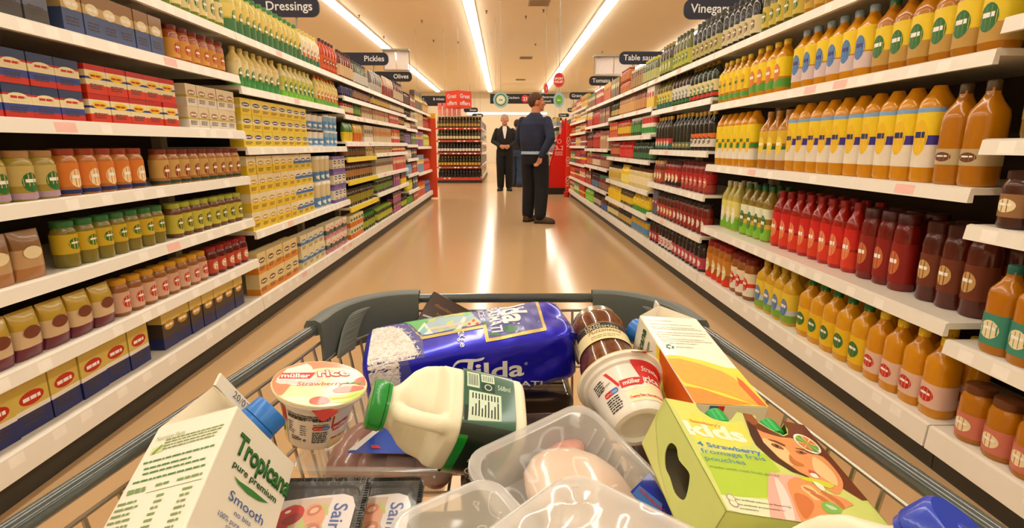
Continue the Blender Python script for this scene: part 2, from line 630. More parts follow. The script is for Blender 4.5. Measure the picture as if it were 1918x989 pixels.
def proto(kind, near, **k):
    key = (kind, near, repr(sorted(k.items())))
    if key in PROTO:
        return PROTO[key]
    seg = 18 if near else 10
    w, h = k['w'], k['h']
    d = k.get('d', w)
    r = w / 2
    parts = []
    pr = Print()
    if kind in ('bottle', 'jar', 'can', 'tub'):
        body, cap = M(k['body'], rough=k.get('rough', 0.18), coat=k.get('coat', 0.3)), M(k.get('cap', (200, 200, 200)), rough=0.35)
        sq = k.get('sq', 2.0)
        if kind == 'bottle':
            nk, sh = k.get('neck', 0.36), k.get('shoulder', 0.66)
            prof = [(r * .9, 0, 0), (r, .012, 0), (r, sh * h, 0), (r * .93, (sh + .06) * h, 0), (r * (nk + .2), (sh + .15) * h, 0), (r * nk, (sh + .22) * h, 0), (r * nk, .93 * h, 0)]
            capp = [(r * nk * 1.12, .9 * h, 0), (r * nk * 1.15, .985 * h, 0), (r * nk, h, 0)]
        elif kind == 'jar':
            prof = [(r * .88, 0, 0), (r, .008, 0), (r, .74 * h, 0), (r * .9, .82 * h, 0), (r * .8, .86 * h, 0), (r * .8, .88 * h, 0)]
            capp = [(r * .87, .86 * h, 0), (r * .88, .985 * h, 0), (r * .8, h, 0)]
        elif kind == 'can':
            prof = [(r * .97, 0, 0), (r, .003, 0), (r, .006, 0), (r * .97, .01, 0), (r * .97, h - .008, 0), (r, h - .005, 0), (r, h - .002, 0), (r * .94, h, 0)]
            capp = None
        else:
            prof = [(r * .76, 0, 0), (r * .8, .004, 0), (r * .96, .9 * h, 0)]
            capp = [(r, .88 * h, 0), (r, .97 * h, 0), (r * .94, h, 0)]
        bands = [(a * h, b * h, M(c, rough=0.45)) for a, b, c in k.get('bands', ())]

        def rad(z):
            if kind == 'tub':
                return r * (.8 + .16 * z / (.9 * h))
            if kind == 'can':
                return r * .97
            return r
        lab = MB()
        lm = []
        for a, b, c in bands:
            if c not in lm:
                lm.append(c)
            lab.lathe([(rad(a) + .0009, a, lm.index(c)), (rad(b) + .0009, b, lm.index(c))], seg, sq)
        if near:
            main = MB().lathe(prof, seg, sq).mesh(k['name'], [body], True)
            if capp:
                parts.append((k.get('capname', 'cap' if kind == 'bottle' else 'lid'), MB().lathe(capp, 12).mesh('cap', [cap], True)))
            if lm:
                parts.append(('paper_label', lab.mesh('paper_label', lm, True)))
            e = k.get('emblem')
            if e and bands:
                a, b = bands[0][0], bands[-1][1]
                pr.poly(ell(0, (a + b) / 2, min(r * .62, (b - a)), (b - a) * .3, 16), M(e, rough=0.45), 4)
                pr.lines(-r * .4, a + (b - a) * .5, r * .8, 1, .01, M(k.get('ink', (250, 248, 240)), rough=0.5), 6, h=(b - a) * .1, ragged=0)
                pob = pr.build('front_print', None, _cyl_fn((rad((a + b) / 2)), sq), cutx=.012)
                me = pob.data
                bpy.data.objects.remove(pob)
                parts.append(('front_print', me))
        else:
            mb = MB().lathe(prof, seg, sq, m=0)
            if capp:
                mb.lathe(capp, 8, m=1)
            lab.m = [q + 2 for q in lab.m]
            mb.add(lab.v, lab.f, lab.m)
            main = mb.mesh(k['name'], [body, cap] + lm, True)
    elif kind == 'carton':
        lm = [M(c, rough=0.42, coat=0.1) for z, c in k['bands']]
        prof, z0 = [], 0
        for i, (fr, c) in enumerate(k['bands']):
            prof.append((w / math.sqrt(2), z0, i))
            z0 = fr * h
        prof.append((w / math.sqrt(2), h, len(lm) - 1))
        mb = MB().lathe(prof, 4, 2.0, twist=math.pi / 4, ky=d / w)
        e = k.get('emblem')
        if near:
            main = mb.mesh(k['name'], lm)
            if e:
                pr.poly(ell(0, h * .62, w * .36, h * .13, 16), M(e, rough=0.45), 2)
                pr.lines(-w * .26, h * .58, w * .52, 1, .01, M(k.get('ink', (250, 248, 240)), rough=0.5), 4, h=h * .07, ragged=0)
                pr.lines(-w * .34, h * .3, w * .68, 3, h * .07, M(k.get('ink2', (70, 60, 60)), rough=0.5), 2)
                pob = pr.build('front_print', None, lambda x, y, l: (x, -d / 2 - l, y))
                me = pob.data
                bpy.data.objects.remove(pob)
                parts.append(('front_print', me))
        else:
            if e:
                lm.append(M(e, rough=0.45))
                mb.prism(ell(0, h * .62, w * .36, h * .14, 10), 0, .0008, len(lm) - 1, lambda x, y, z: (x, -d / 2 - z, y))
            main = mb.mesh(k['name'], lm)
    else:  # pouch: pillow-shaped bag with a flat seal
        lm = [M(c, rough=0.3, coat=0.3) for z, c in k['bands']]
        nz, ns = 9, 16 if near else 10
        vs, fs, ms = [], [], []
        for j in range(nz):
            t = j / (nz - 1)
            dd = d / 2 * max(.04, (1 - abs(2 * min(1, t * 1.0) - .86) ** 3.2 / 1.14 ** 3.2))
            ww = w / 2 * (1 - .08 * math.sin(math.pi * t))
            for i in range(ns):
                a = 2 * math.pi * i / ns
                c, n = math.cos(a), math.sin(a)
                kx = (abs(c) ** 3 + abs(n) ** 3) ** (-1 / 3)
                vs.append((ww * kx * c, dd * kx * n, h * t))
        for j in range(nz - 1):
            b = next((i for i, q in enumerate(k['bands']) if (j + .5) / (nz - 1) < q[0]), len(lm) - 1)
            for i in range(ns):
                fs.append((j * ns + i, j * ns + (i + 1) % ns, (j + 1) * ns + (i + 1) % ns, (j + 1) * ns + i))
                ms.append(b)
        fs += [tuple(range(ns - 1, -1, -1)), tuple(range((nz - 1) * ns, nz * ns))]
        ms += [0, len(lm) - 1]
        main = MB().add(vs, fs, ms).mesh(k['name'], lm, True)
        e = k.get('emblem')
        if e and near:
            pr.poly(ell(0, h * .55, w * .3, h * .13, 16), M(e, rough=0.45), 2)
            pob = pr.build('front_print', None, lambda x, y, l: (x, -d / 2 * (1 - abs(2 * y / h - .86) ** 3.2 / 1.14 ** 3.2) * (1 - .16 * abs(2 * x / w) ** 3) - l - .0006, y), cutx=.02, cuty=.02)
            me = pob.data
            bpy.data.objects.remove(pob)
            parts.append(('front_print', me))
    PROTO[key] = (main, parts, w, h, d)
    return PROTO[key]


def put(name, pr, loc, rz, label, cat, group):
    main, parts = pr[0], pr[1]
    o = bpy.data.objects.new(name, main)
    COL.objects.link(o)
    o.location = loc
    o.rotation_euler = (0, 0, rz)
    o['label'], o['category'], o['group'] = label, cat, group
    for n, me in parts:
        c = bpy.data.objects.new(n, me)
        c.parent = o
        COL.objects.link(c)
    return o


NEAR = {'L1', 'R0', 'R1', 'L2', 'R2'}
KCAT = {'bottle': 'bottle', 'jar': 'jar', 'can': 'tin', 'tub': 'tub', 'carton': 'packet', 'pouch': 'packet'}
SEEN_LABELS = {}
SORTS = ('pasta', 'noodle', 'stock', 'stuffing', 'crispbread', 'gravy', 'breadcrumb', 'baking', 'cake', 'dessert', 'flour', 'sugar', 'rice', 'taco', 'cracker', 'couscous', 'spice', 'snack', 'sauce', 'curry', 'soy', 'paste',
         'pickle', 'beetroot', 'olive', 'relish', 'piccalilli', 'mustard', 'chutney', 'custard', 'syrup', 'herb', 'pepper', 'gherkins', 'antipasti', 'horseradish', 'ketchup', 'vinegar', 'oil', 'dressing', 'sachet')
HEADS = ('packet', 'carton', 'pouch', 'pack', 'jar', 'tub', 'tin', 'bottle', 'box')


def kind_name(kind, desc, default):
    """food_carton -> pasta_packet, glass_jar -> mustard_jar ... from the words that describe it"""
    ws = desc.replace('-', ' ').split()
    head = next((w for w in ws if w in HEADS), None)
    sort = next((w for w in ws if w in SORTS), None)
    if sort == 'gherkins':
        sort = 'gherkin'
    if head and sort:
        return sort + '_' + head
    return 'food_' + head if head in ('packet', 'pack', 'box', 'carton', 'pouch') else default


def fill(key, shelf, items, start=None, back=0.02):
    """items: (kind, desc, end y, stack, rows, parameters) laid along a shelf from its near end to its far end"""
    u = UNITS[key]
    z, side = u['zs'][shelf], u['side']
    y = start if start is not None else u['y0'] + 0.03
    rg = random.Random(hash((key, shelf)) % 1000 if False else len(key) * 31 + shelf * 7 + int(u['y0'] * 10))
    sh = 'top' if shelf == len(u['zs']) - 1 else ORD[shelf]
    for kind, desc, ye, stack, rows, k in items:
        pr = proto(kind, key in NEAR, **k)
        w, h, d = pr[2], pr[3], pr[4]
        lab = ('%s, %s shelf of %s' % (desc, sh, u['phrase'])).replace(' with a ', ' with ').replace('shelf of ', 'shelf of the ')
        if lab in SEEN_LABELS:
            SEEN_LABELS[lab] += 1
        else:
            SEEN_LABELS[lab] = 1
        grp = lab
        pitch = w + 0.004
        while y + w <= ye + 0.004:
            for s in range(stack):
                for q in range(rows):
                    x = u['x'] + side * (back + d / 2 + q * (d + 0.006) + rg.uniform(0, .006))
                    put(kind_name(kind, desc, k['name']), pr, (x, y + w / 2 + rg.uniform(-.001, .001), z - 0.0012 + s * (h + .0008)), (math.pi / 2 if side < 0 else -math.pi / 2) + rg.uniform(-.03, .03), lab, KCAT[kind], grp)
            y += pitch
        y = max(y, ye + 0.006)
# ---------------------------------------------------------------- what stands on the shelves
def B(desc, ye, w, h, body, cap, bands, name='sauce_bottle', stack=1, rows=1, **k):
    return ('bottle', desc, ye, stack, rows, dict(w=w, h=h, body=body, cap=cap, bands=bands, name=name, **k))


def J(desc, ye, w, h, body, cap, bands, name='glass_jar', stack=1, rows=1, **k):
    return ('jar', desc, ye, stack, rows, dict(w=w, h=h, body=body, cap=cap, bands=bands, name=name, **k))


def T(desc, ye, w, h, body, bands, name='tin_can', stack=1, rows=1, **k):
    return ('can', desc, ye, stack, rows, dict(w=w, h=h, body=body, bands=bands, name=name, **k))


def U(desc, ye, w, h, body, cap, bands, name='plastic_tub', stack=1, rows=1, **k):
    return ('tub', desc, ye, stack, rows, dict(w=w, h=h, body=body, cap=cap, bands=bands, name=name, **k))


def X(desc, ye, w, h, d, bands, name='food_carton', stack=1, rows=1, **k):
    return ('carton', desc, ye, stack, rows, dict(w=w, h=h, d=d, bands=bands, name=name, **k))


def Q(desc, ye, w, h, d, bands, name='food_pouch', stack=1, rows=1, **k):
    return ('pouch', desc, ye, stack, rows, dict(w=w, h=h, d=d, bands=bands, name=name, **k))


CREAM, WHITE, BLACK, NAVY, RED, GOLD = (238, 224, 180), (240, 234, 222), (30, 26, 24), (34, 44, 104), (196, 40, 28), (206, 150, 34)
GREEN, LIME, ORANGE, BROWN, YEL, BLUE = (40, 110, 50), (150, 190, 60), (222, 116, 36), (104, 58, 30), (240, 208, 40), (70, 120, 180)
OIL, OILD, OLIVE, MAROON, TAN, PINK = (210, 140, 4), (180, 112, 4), (74, 78, 24), (92, 20, 18), (202, 160, 96), (220, 130, 140)
TEAL, PURPLE, GREY = (30, 110, 100), (120, 60, 130), (96, 100, 112)
# ---- left, nearest bay
fill('L1', 0, [X('yellow and navy pasta packet with a red spot', 2.2, .12, .17, .06, [(.36, NAVY), (.45, WHITE), (1, (216, 190, 92))], emblem=RED),
               X('navy and cream pasta packet with a gold spot', 3.0, .1, .165, .06, [(.3, (40, 48, 110)), (.7, (70, 58, 50)), (1, (222, 196, 110))], emblem=GOLD)], start=1.0, back=.05)
fill('L1', 1, [Q('cream noodle packet with a plum red base', 1.95, .1, .15, .06, [(.24, (110, 40, 60)), (.62, (214, 188, 150)), (1, (190, 158, 50))], emblem=(120, 60, 40)),
               J('amber pickle jar with a pinkish cream label', 2.6, .075, .14, (150, 96, 50), GOLD, [(.1, .66, (216, 176, 150))], emblem=RED),
               J('dark red beetroot jar with a red label', 3.01, .075, .14, MAROON, (150, 30, 26), [(.1, .6, (190, 70, 50))], emblem=CREAM)], start=1.0)
fill('L1', 2, [Q('brown and cream crispbread packet', 1.75, .11, .15, .05, [(.3, (176, 120, 70)), (.6, (196, 160, 116)), (1, (140, 100, 56))], emblem=CREAM),
               J('olive jar with a yellow label and a green lid', 2.35, .075, .155, (128, 116, 40), (50, 110, 60), [(.3, .72, (206, 176, 40))], emblem=GREEN),
               J('brown relish jar with a yellow green label', 3.01, .075, .15, (110, 70, 40), (170, 176, 60), [(.12, .68, (200, 190, 70))], emblem=(70, 90, 40))], start=1.0)
fill('L1', 3, [J('greenish piccalilli jar with a lilac base band', 1.8, .085, .15, (170, 150, 60), (170, 130, 80), [(.04, .16, (180, 150, 170)), (.3, .7, (200, 180, 110))], emblem=GREEN),
               J('orange mustard jar with an orange label', 2.3, .08, .155, (190, 120, 50), (150, 60, 36), [(.04, .13, NAVY), (.2, .7, (222, 130, 50))], emblem=CREAM),
               J('tan relish jar with a dark green base band', 3.01, .075, .15, (176, 120, 60), (120, 50, 40), [(.04, .12, (40, 70, 50)), (.2, .7, (206, 168, 96))], emblem=(140, 40, 30))], start=1.0)
fill('L1', 4, [X('blue cream and red stock cube carton', 1.95, .1, .098, .07, [(.2, (200, 44, 26)), (.42, (52, 70, 150)), (.66, CREAM), (.72, RED), (1, (44, 62, 100))], stack=2, emblem=CREAM, ink=RED),
               X('red stock cube carton with cream bands', 2.55, .1, .098, .07, [(.3, (214, 56, 28)), (.5, CREAM), (.58, (50, 60, 140)), (.8, CREAM), (1, (190, 40, 28))], stack=2, emblem=YEL, ink=RED),
               X('cream stuffing carton with a yellow stripe', 3.01, .085, .098, .07, [(.4, (232, 222, 206)), (.5, (200, 180, 90)), (1, (226, 210, 176))], stack=2, emblem=(170, 120, 90))], start=1.0)
fill('L1', 5, [X('dark grey-blue gravy carton', 1.9, .09, .15, .06, [(.3, (70, 66, 60)), (.7, (96, 100, 120)), (1, (84, 60, 44))], emblem=GOLD),
               X('tan and blue breadcrumb carton', 2.5, .085, .15, .06, [(.5, (70, 86, 130)), (.7, (200, 170, 110)), (1, (150, 110, 60))], emblem=CREAM),
               J('orange chutney jar with a dark red lid', 3.01, .075, .15, (170, 86, 30), (110, 26, 18), [(.08, .62, (222, 160, 70))], emblem=(190, 60, 40))], start=1.0)
fill('L1', 6, [B('tall green bottle of dressing with a cream label', 3.01, .07, .24, (120, 140, 50), (30, 100, 40), [(.1, .5, (230, 210, 150))], name='dressing_bottle', emblem=(40, 110, 50))], start=1.6)
# ---- left, second bay
fill('L2', 0, [X('cream and orange baking packet', 3.75, .12, .125, .08, [(.3, (226, 140, 40)), (1, (230, 208, 150))], stack=2, emblem=(120, 80, 40)),
               X('cream cake mix packet with a blue corner', 4.3, .12, .12, .08, [(.4, (230, 214, 160)), (.6, BLUE), (1, (232, 220, 180))], stack=2, emblem=(90, 140, 180)),
               X('cream and pink dessert packet', 4.95, .11, .12, .08, [(.3, (214, 150, 160)), (.6, (60, 90, 70)), (1, (236, 224, 196))], stack=2, emblem=PINK)])
fill('L2', 1, [X('yellow flour packet with cream top', 3.75, .11, .105, .08, [(.5, (236, 200, 50)), (1, (236, 222, 180))], stack=4, emblem=(200, 160, 40)),
               X('yellow and blue sugar packet', 4.2, .11, .105, .08, [(.4, (236, 206, 60)), (.6, BLUE), (1, (238, 226, 190))], stack=4, emblem=(60, 90, 150)),
               U('cream and blue tub with a white lid', 4.6, .115, .2, (222, 206, 160), (236, 232, 220), [(.04, .4, (84, 134, 190))], stack=2, emblem=WHITE),
               X('cream packet with a violet band', 4.95, .11, .13, .08, [(.2, (110, 90, 170)), (.8, (230, 222, 196)), (1, (130, 110, 170))], stack=3, emblem=NAVY)])
fill('L2', 2, [X('yellow sugar packet with a cream stripe', 4.1, .12, .088, .08, [(.4, (240, 208, 40)), (.6, CREAM), (1, (232, 208, 80))], stack=3, emblem=NAVY),
               U('blue and white custard tub with a dark lid', 4.5, .12, .125, (236, 230, 220), (60, 56, 52), [(.1, .5, (94, 150, 206))], stack=2, emblem=WHITE),
               U('pale blue syrup tub with a white lid', 4.95, .11, .125, (150, 190, 220), (240, 238, 230), [(.1, .6, (100, 156, 206))], stack=2, emblem=WHITE)])
fill('L2', 3, [B('pale yellow salad cream bottle with a green base', 3.7, .08, .21, (228, 206, 128), (226, 200, 110), [(.02, .26, (70, 150, 70)), (.3, .6, (240, 226, 170))], name='dressing_bottle', emblem=GREEN),
               B('lime and cream mayonnaise bottle', 4.35, .08, .21, (236, 226, 170), (240, 220, 90), [(.02, .2, (130, 200, 60)), (.3, .62, (210, 210, 100))], name='dressing_bottle', emblem=(40, 120, 50)),
               B('yellow dressing bottle with an orange cap', 4.95, .075, .22, (236, 214, 120), (214, 90, 40), [(.02, .2, (110, 180, 70)), (.3, .6, (244, 226, 150))], name='dressing_bottle', emblem=(200, 70, 40))])
fill('L2', 4, [B('green and yellow bottle of salad dressing', 4.1, .075, .24, (206, 186, 90), (60, 130, 50), [(.02, .3, (70, 120, 70)), (.34, .62, (230, 206, 110))], name='dressing_bottle', emblem=(60, 120, 50)),
               B('cream salad dressing bottle with a green band', 4.55, .075, .23, (232, 216, 170), (220, 190, 90), [(.04, .22, (60, 120, 80)), (.3, .6, (240, 230, 200))], name='dressing_bottle', emblem=(200, 90, 40)),
               B('orange red bottle of spicy dressing', 4.95, .07, .25, (196, 70, 26), (70, 26, 18), [(.1, .5, (214, 96, 40))], name='dressing_bottle', emblem=(60, 30, 20))])
# ---- left, third and fourth bays
fill('L3', 0, [X('mixed orange and cream relish packet', 5.5, .09, .11, .08, [(.4, ORANGE), (1, CREAM)], stack=2, emblem=GREEN), J('dark olive jar with a green lid', 6.08, .08, .16, (40, 44, 20), (70, 140, 40), [(.2, .6, (160, 176, 50))], emblem=YEL)])
fill('L3', 1, [J('dark brown pickle jar with a yellow green label', 6.08, .08, .16, (60, 40, 20), (70, 60, 30), [(.2, .64, (150, 140, 40))], emblem=YEL)])
fill('L3', 2, [J('dark antipasti jar with a tan label', 6.08, .08, .15, (60, 36, 20), (90, 30, 20), [(.2, .6, (170, 120, 60))], emblem=RED)])
fill('L3', 3, [J('red-lidded dark olive jar', 5.75, .08, .1, (50, 40, 20), (190, 34, 24), [(.16, .6, (120, 80, 40))], emblem=CREAM), X('small tan cracker packet', 6.08, .09, .1, .06, [(1, (206, 176, 120))], emblem=BROWN)])
fill('L3', 4, [Q('yellow and green snack pouch', 5.35, .1, .17, .05, [(.5, YEL), (1, (70, 130, 40))], emblem=ORANGE), Q('orange snack pouch', 5.7, .1, .17, .05, [(.5, ORANGE), (1, (220, 180, 50))], emblem=GREEN), X('cream couscous packet', 6.08, .09, .17, .06, [(.3, WHITE), (1, (210, 190, 150))], emblem=(90, 90, 120))])
fill('L3', 5, [J('red pepper jar with a dark lid', 5.4, .07, .12, (170, 40, 30), BLACK, [(.2, .6, CREAM)], emblem=RED), J('green herb jar with a green lid', 5.65, .07, .12, (50, 90, 40), (40, 110, 50), [(.2, .6, (120, 160, 70))], emblem=WHITE), X('tan spice packet with cream front', 6.08, .08, .12, .05, [(.4, (214, 190, 140)), (1, (180, 140, 90))], emblem=BROWN)])
fill('L3', 6, [J('small blue-labelled dark jar', 5.4, .06, .11, (60, 30, 30), (40, 40, 90), [(.2, .65, (70, 70, 130))], emblem=CREAM), J('small maroon jar with a tan label', 6.08, .06, .11, MAROON, (60, 30, 24), [(.2, .65, (170, 130, 90))], emblem=CREAM)])
fill('L3', 7, [B('brown red bottle with a cream label', 5.5, .07, .24, (120, 46, 24), (60, 24, 16), [(.1, .5, (214, 180, 130))], emblem=RED), B('grey green bottle with a pale label', 6.08, .07, .22, (110, 110, 90), (60, 60, 56), [(.1, .5, (206, 200, 190))], emblem=RED)])
fill('L4', 0, [J('green and yellow jar of gherkins', 7.0, .085, .16, (60, 70, 24), (150, 190, 50), [(.2, .6, (190, 190, 60))], emblem=GREEN), X('purple noodle carton with a black top', 7.6, .1, .13, .08, [(.45, (170, 70, 130)), (1, (44, 26, 34))], stack=2, emblem=PINK), J('lime-labelled dark jar', 8.08, .08, .16, (50, 40, 20), BLACK, [(.2, .6, (170, 190, 60))], emblem=YEL)])
fill('L4', 1, [J('dark jar with a small green label', 7.1, .08, .16, (50, 36, 20), (70, 120, 40), [(.2, .6, (110, 140, 60))], emblem=CREAM), X('violet rice carton', 7.6, .1, .16, .06, [(.5, (150, 80, 150)), (1, (100, 50, 100))], emblem=PINK), X('yellow and black taco carton', 8.08, .1, .16, .06, [(.5, YEL), (1, BLACK)], emblem=RED)])
fill('L4', 2, [X('cream and grey rice carton', 7.1, .09, .17, .06, [(.5, (220, 204, 170)), (1, (150, 140, 120))], emblem=BROWN), X('pink and red rice carton', 8.08, .09, .17, .06, [(.5, (206, 60, 60)), (1, (222, 130, 120))], emblem=CREAM)])
fill('L4', 3, [X('low tan packet', 7.1, .09, .07, .06, [(1, (200, 170, 110))], emblem=BROWN), X('low red packet with a white stripe', 8.08, .09, .07, .06, [(.4, RED), (.6, WHITE), (1, RED)], emblem=YEL)])
fill('L4', 4, [X('cream noodle packet with a tan band', 7.1, .1, .17, .06, [(.4, (220, 200, 160)), (1, (196, 160, 110))], emblem=ORANGE), X('red noodle packet with a pale band', 7.65, .1, .17, .06, [(.3, (210, 44, 36)), (.5, WHITE), (1, (190, 36, 34))], emblem=YEL), J('dark soy jar', 8.08, .07, .16, (40, 26, 18), (70, 60, 40), [(.2, .6, (130, 110, 70))], emblem=RED)])
fill('L4', 5, [X('tan sauce mix packet', 7.0, .08, .12, .05, [(.5, (206, 180, 130)), (1, (170, 130, 80))], emblem=RED), X('red sauce mix packet', 7.6, .08, .12, .05, [(1, (200, 50, 44))], emblem=CREAM), J('brown curry paste jar', 8.08, .07, .12, BROWN, BLACK, [(.2, .6, (190, 150, 90))], emblem=RED)])
fill('L4', 6, [J('small maroon paste jar with yellow label', 7.1, .06, .11, MAROON, (120, 100, 60), [(.2, .65, (214, 180, 80))], emblem=RED), J('small brown paste jar with cream label', 8.08, .06, .11, BROWN, (90, 60, 40), [(.2, .65, (222, 206, 166))], emblem=GREEN)])
fill('L4', 7, [Q('grey and cream pouch of rice', 6.8, .11, .22, .06, [(.4, (190, 184, 170)), (1, (120, 110, 100))], emblem=RED), Q('maroon pouch of noodles', 7.4, .11, .24, .06, [(.5, (140, 50, 40)), (1, (190, 150, 110))], emblem=CREAM), B('brown bottle with a long cream label', 8.08, .07, .26, (110, 60, 36), BLACK, [(.1, .5, (200, 180, 150))], emblem=RED)])
for i, (c1, c2, d1, d2) in enumerate((((90, 150, 50), (200, 60, 40), 'green jar with lime label', 'orange red carton'), ((206, 196, 60), (60, 80, 120), 'yellow green jar', 'blue carton'), ((120, 160, 200), (200, 70, 50), 'pale blue jar', 'red carton'), ((210, 200, 190), (60, 50, 60), 'pale grey jar', 'dark carton'),
                                      ((130, 110, 150), (90, 130, 60), 'lilac jar', 'green carton'), ((220, 200, 160), (150, 90, 60), 'cream jar', 'brown carton'), ((60, 40, 30), (190, 160, 110), 'dark brown jar', 'tan carton'), ((90, 60, 50), (150, 60, 40), 'brown jar with tan label', 'rust red carton'))):
    h = .18 if i == 7 else min(.19, UNITS['L5']['zs'][i + 1] - UNITS['L5']['zs'][i] - .07)
    fill('L5', i, [J(d1 + ' in a short row', 8.6, .085, h, c1, tuple(int(v * .6) for v in c1), [(.2, .65, tuple(min(255, int(v * 1.15)) for v in c1))], emblem=CREAM), X(d2 + ' in a short row', 9.08, .09, h, .06, [(.4, c2), (1, tuple(int(v * .8) for v in c2))], emblem=CREAM)])
for i, (a, b) in enumerate(((((214, 70, 40), 'orange red'), ((60, 90, 150), 'blue')), (((120, 150, 190), 'pale blue'), ((206, 60, 44), 'red')), (((150, 100, 160), 'violet'), ((190, 190, 80), 'yellow green')), (((214, 196, 160), 'cream'), ((170, 60, 50), 'brick red')), (((90, 66, 44), 'dark brown'), ((180, 140, 80), 'tan')))):
    fill('L6', i, [X('%s carton by the end of the aisle' % a[1], 10.0, .11, .25 if i in (0, 2, 3) else .3, .08, [(.5, a[0]), (.6, WHITE), (1, a[0])], emblem=YEL), B('%s bottle by the end of the aisle' % b[1], 10.78, .085, .25, b[0], BLACK, [(.1, .5, tuple(min(255, v + 30) for v in b[0]))], emblem=CREAM)], back=.03)
# ---- right, nearest and second bays
fill('R0', 0, [J('amber jar with a pink label', 1.53, .09, .18, OILD, BROWN, [(.1, .5, (206, 120, 100))], emblem=CREAM)], start=.95)
fill('R0', 1, [B('golden bottle with a teal label', 1.53, .085, .26, OILD, TEAL, [(.1, .45, (60, 140, 120))], name='oil_bottle', sq=3, emblem=CREAM)], start=.95)
fill('R0', 2, [J('dark red brown jar with a tan label', 1.53, .09, .16, (70, 30, 16), (60, 30, 20), [(.2, .6, (150, 110, 70))], emblem=CREAM)], start=.95)
fill('R0', 3, [B('dark golden bottle with a green cap', 1.53, .085, .25, (120, 90, 16), (30, 80, 50), [(.2, .5, (130, 110, 30))], name='oil_bottle', sq=3, emblem=YEL)], start=.95)
fill('R0', 4, [B('yellow green bottle of oil', 1.53, .08, .2, (180, 160, 30), GREEN, [(.2, .55, (110, 150, 50))], name='oil_bottle', sq=3, emblem=YEL)], start=.95)
fill('R1', 0, [B('golden oil bottle with a pale pink label', 1.95, .09, .27, OIL, YEL, [(.12, .42, (226, 190, 170))], name='oil_bottle', sq=3, emblem=RED, rows=2),
               B('bright golden oil bottle with a green cap', 2.5, .095, .27, (214, 152, 8), (30, 120, 60), [(.1, .5, (232, 190, 30))], name='oil_bottle', sq=3, emblem=GREEN, rows=2),
               B('yellow oil bottle with a pale blue and green label', 2.95, .09, .27, (206, 160, 30), (190, 160, 40), [(.06, .2, (130, 170, 60)), (.2, .3, (190, 200, 210)), (.3, .6, (230, 200, 60))], name='oil_bottle', sq=3, emblem=BLUE, rows=2),
               J('brown curry sauce jar with a white and red label', 3.25, .09, .24, (150, 86, 30), (120, 30, 20), [(.1, .32, (232, 222, 206)), (.32, .42, (220, 60, 30)), (.42, .66, (236, 220, 190))], emblem=RED, rows=2),
               J('orange brown curry sauce jar with a red base', 3.63, .09, .25, (170, 100, 26), (150, 26, 20), [(.02, .18, (220, 56, 26)), (.3, .66, (200, 130, 40))], emblem=CREAM, rows=2)], back=.03)
fill('R1', 1, [J('dark maroon jar with a brown label', 1.9, .09, .28, (84, 26, 14), (60, 14, 10), [(.2, .6, (110, 50, 26))], emblem=TAN, rows=2),
               J('dark red sauce jar with a dark lid', 2.2, .09, .29, (120, 18, 14), (70, 12, 10), [(.1, .62, (140, 24, 18))], emblem=(200, 110, 60), rows=2),
               B('red bottle of tomato sauce with a bright red label', 2.95, .085, .3, (170, 24, 14), (150, 20, 16), [(.06, .3, (214, 56, 28)), (.34, .62, (206, 30, 26))], emblem=(230, 140, 90), rows=2, neck=.42),
               B('pale olive bottle with a white and lime label', 3.35, .085, .31, (150, 128, 46), (40, 110, 66), [(.03, .24, (130, 190, 50)), (.24, .32, (230, 190, 70)), (.42, .6, (226, 230, 200))], name='oil_bottle', sq=3, emblem=GREEN, rows=2),
               B('slim yellow green bottle with a pale cap', 3.63, .08, .31, (196, 186, 90), (214, 214, 190), [(.03, .26, (120, 180, 50)), (.3, .6, (226, 214, 120))], name='oil_bottle', sq=3, emblem=WHITE, rows=2)], back=.1)
GB = dict(name='oil_bottle', sq=3.2)
fill('R1', 2, [B('dark golden oil bottle with a brown cap', 1.78, .09, .31, OILD, (80, 60, 26), [(.2, .36, (190, 170, 130))], emblem=BROWN, **GB),
               B('golden oil bottle with a yellow, indigo and white label', 2.72, .09, .31, OIL, (190, 140, 30), [(.16, .4, (232, 222, 204)), (.4, .5, (60, 50, 150)), (.5, .74, (240, 206, 30)), (.74, .79, (130, 170, 214))], emblem=(236, 190, 20), ink=NAVY, shoulder=.8, **GB),
               B('plain golden oil bottle', 3.08, .09, .3, OILD, (170, 120, 30), [(.16, .34, (214, 200, 170)), (.34, .4, GREEN), (.44, .66, (220, 180, 40))], emblem=YEL, **GB),
               B('golden oil bottle with a yellow, green and white label', 3.63, .085, .31, OIL, (206, 160, 40), [(.14, .34, (236, 228, 210)), (.36, .44, (60, 140, 60)), (.46, .78, (244, 214, 30))], emblem=(240, 200, 30), ink=GREEN, shoulder=.8, **GB)], back=.03)
fill('R1', 3, [B('golden oil bottle with a green and yellow label', 2.15, .09, .26, OILD, (50, 110, 50), [(.1, .3, (190, 150, 70)), (.3, .62, (236, 206, 40))], emblem=GREEN, **GB),
               B('golden oil bottle with a yellow and lilac label', 2.8, .09, .265, OIL, (150, 180, 210), [(.12, .34, (216, 196, 196)), (.36, .7, (242, 210, 30))], emblem=BLUE, ink=(60, 60, 130), **GB),
               B('golden oil bottle with a bright yellow and green label', 3.2, .09, .26, OIL, YEL, [(.1, .26, (90, 160, 50)), (.3, .66, (248, 216, 20))], emblem=ORANGE, **GB),
               B('squat golden oil bottle with a yellow label', 3.63, .08, .25, (200, 140, 16), YEL, [(.08, .18, (90, 160, 60)), (.24, .7, (250, 216, 24))], emblem=(220, 160, 20), ink=GREEN, **GB)])
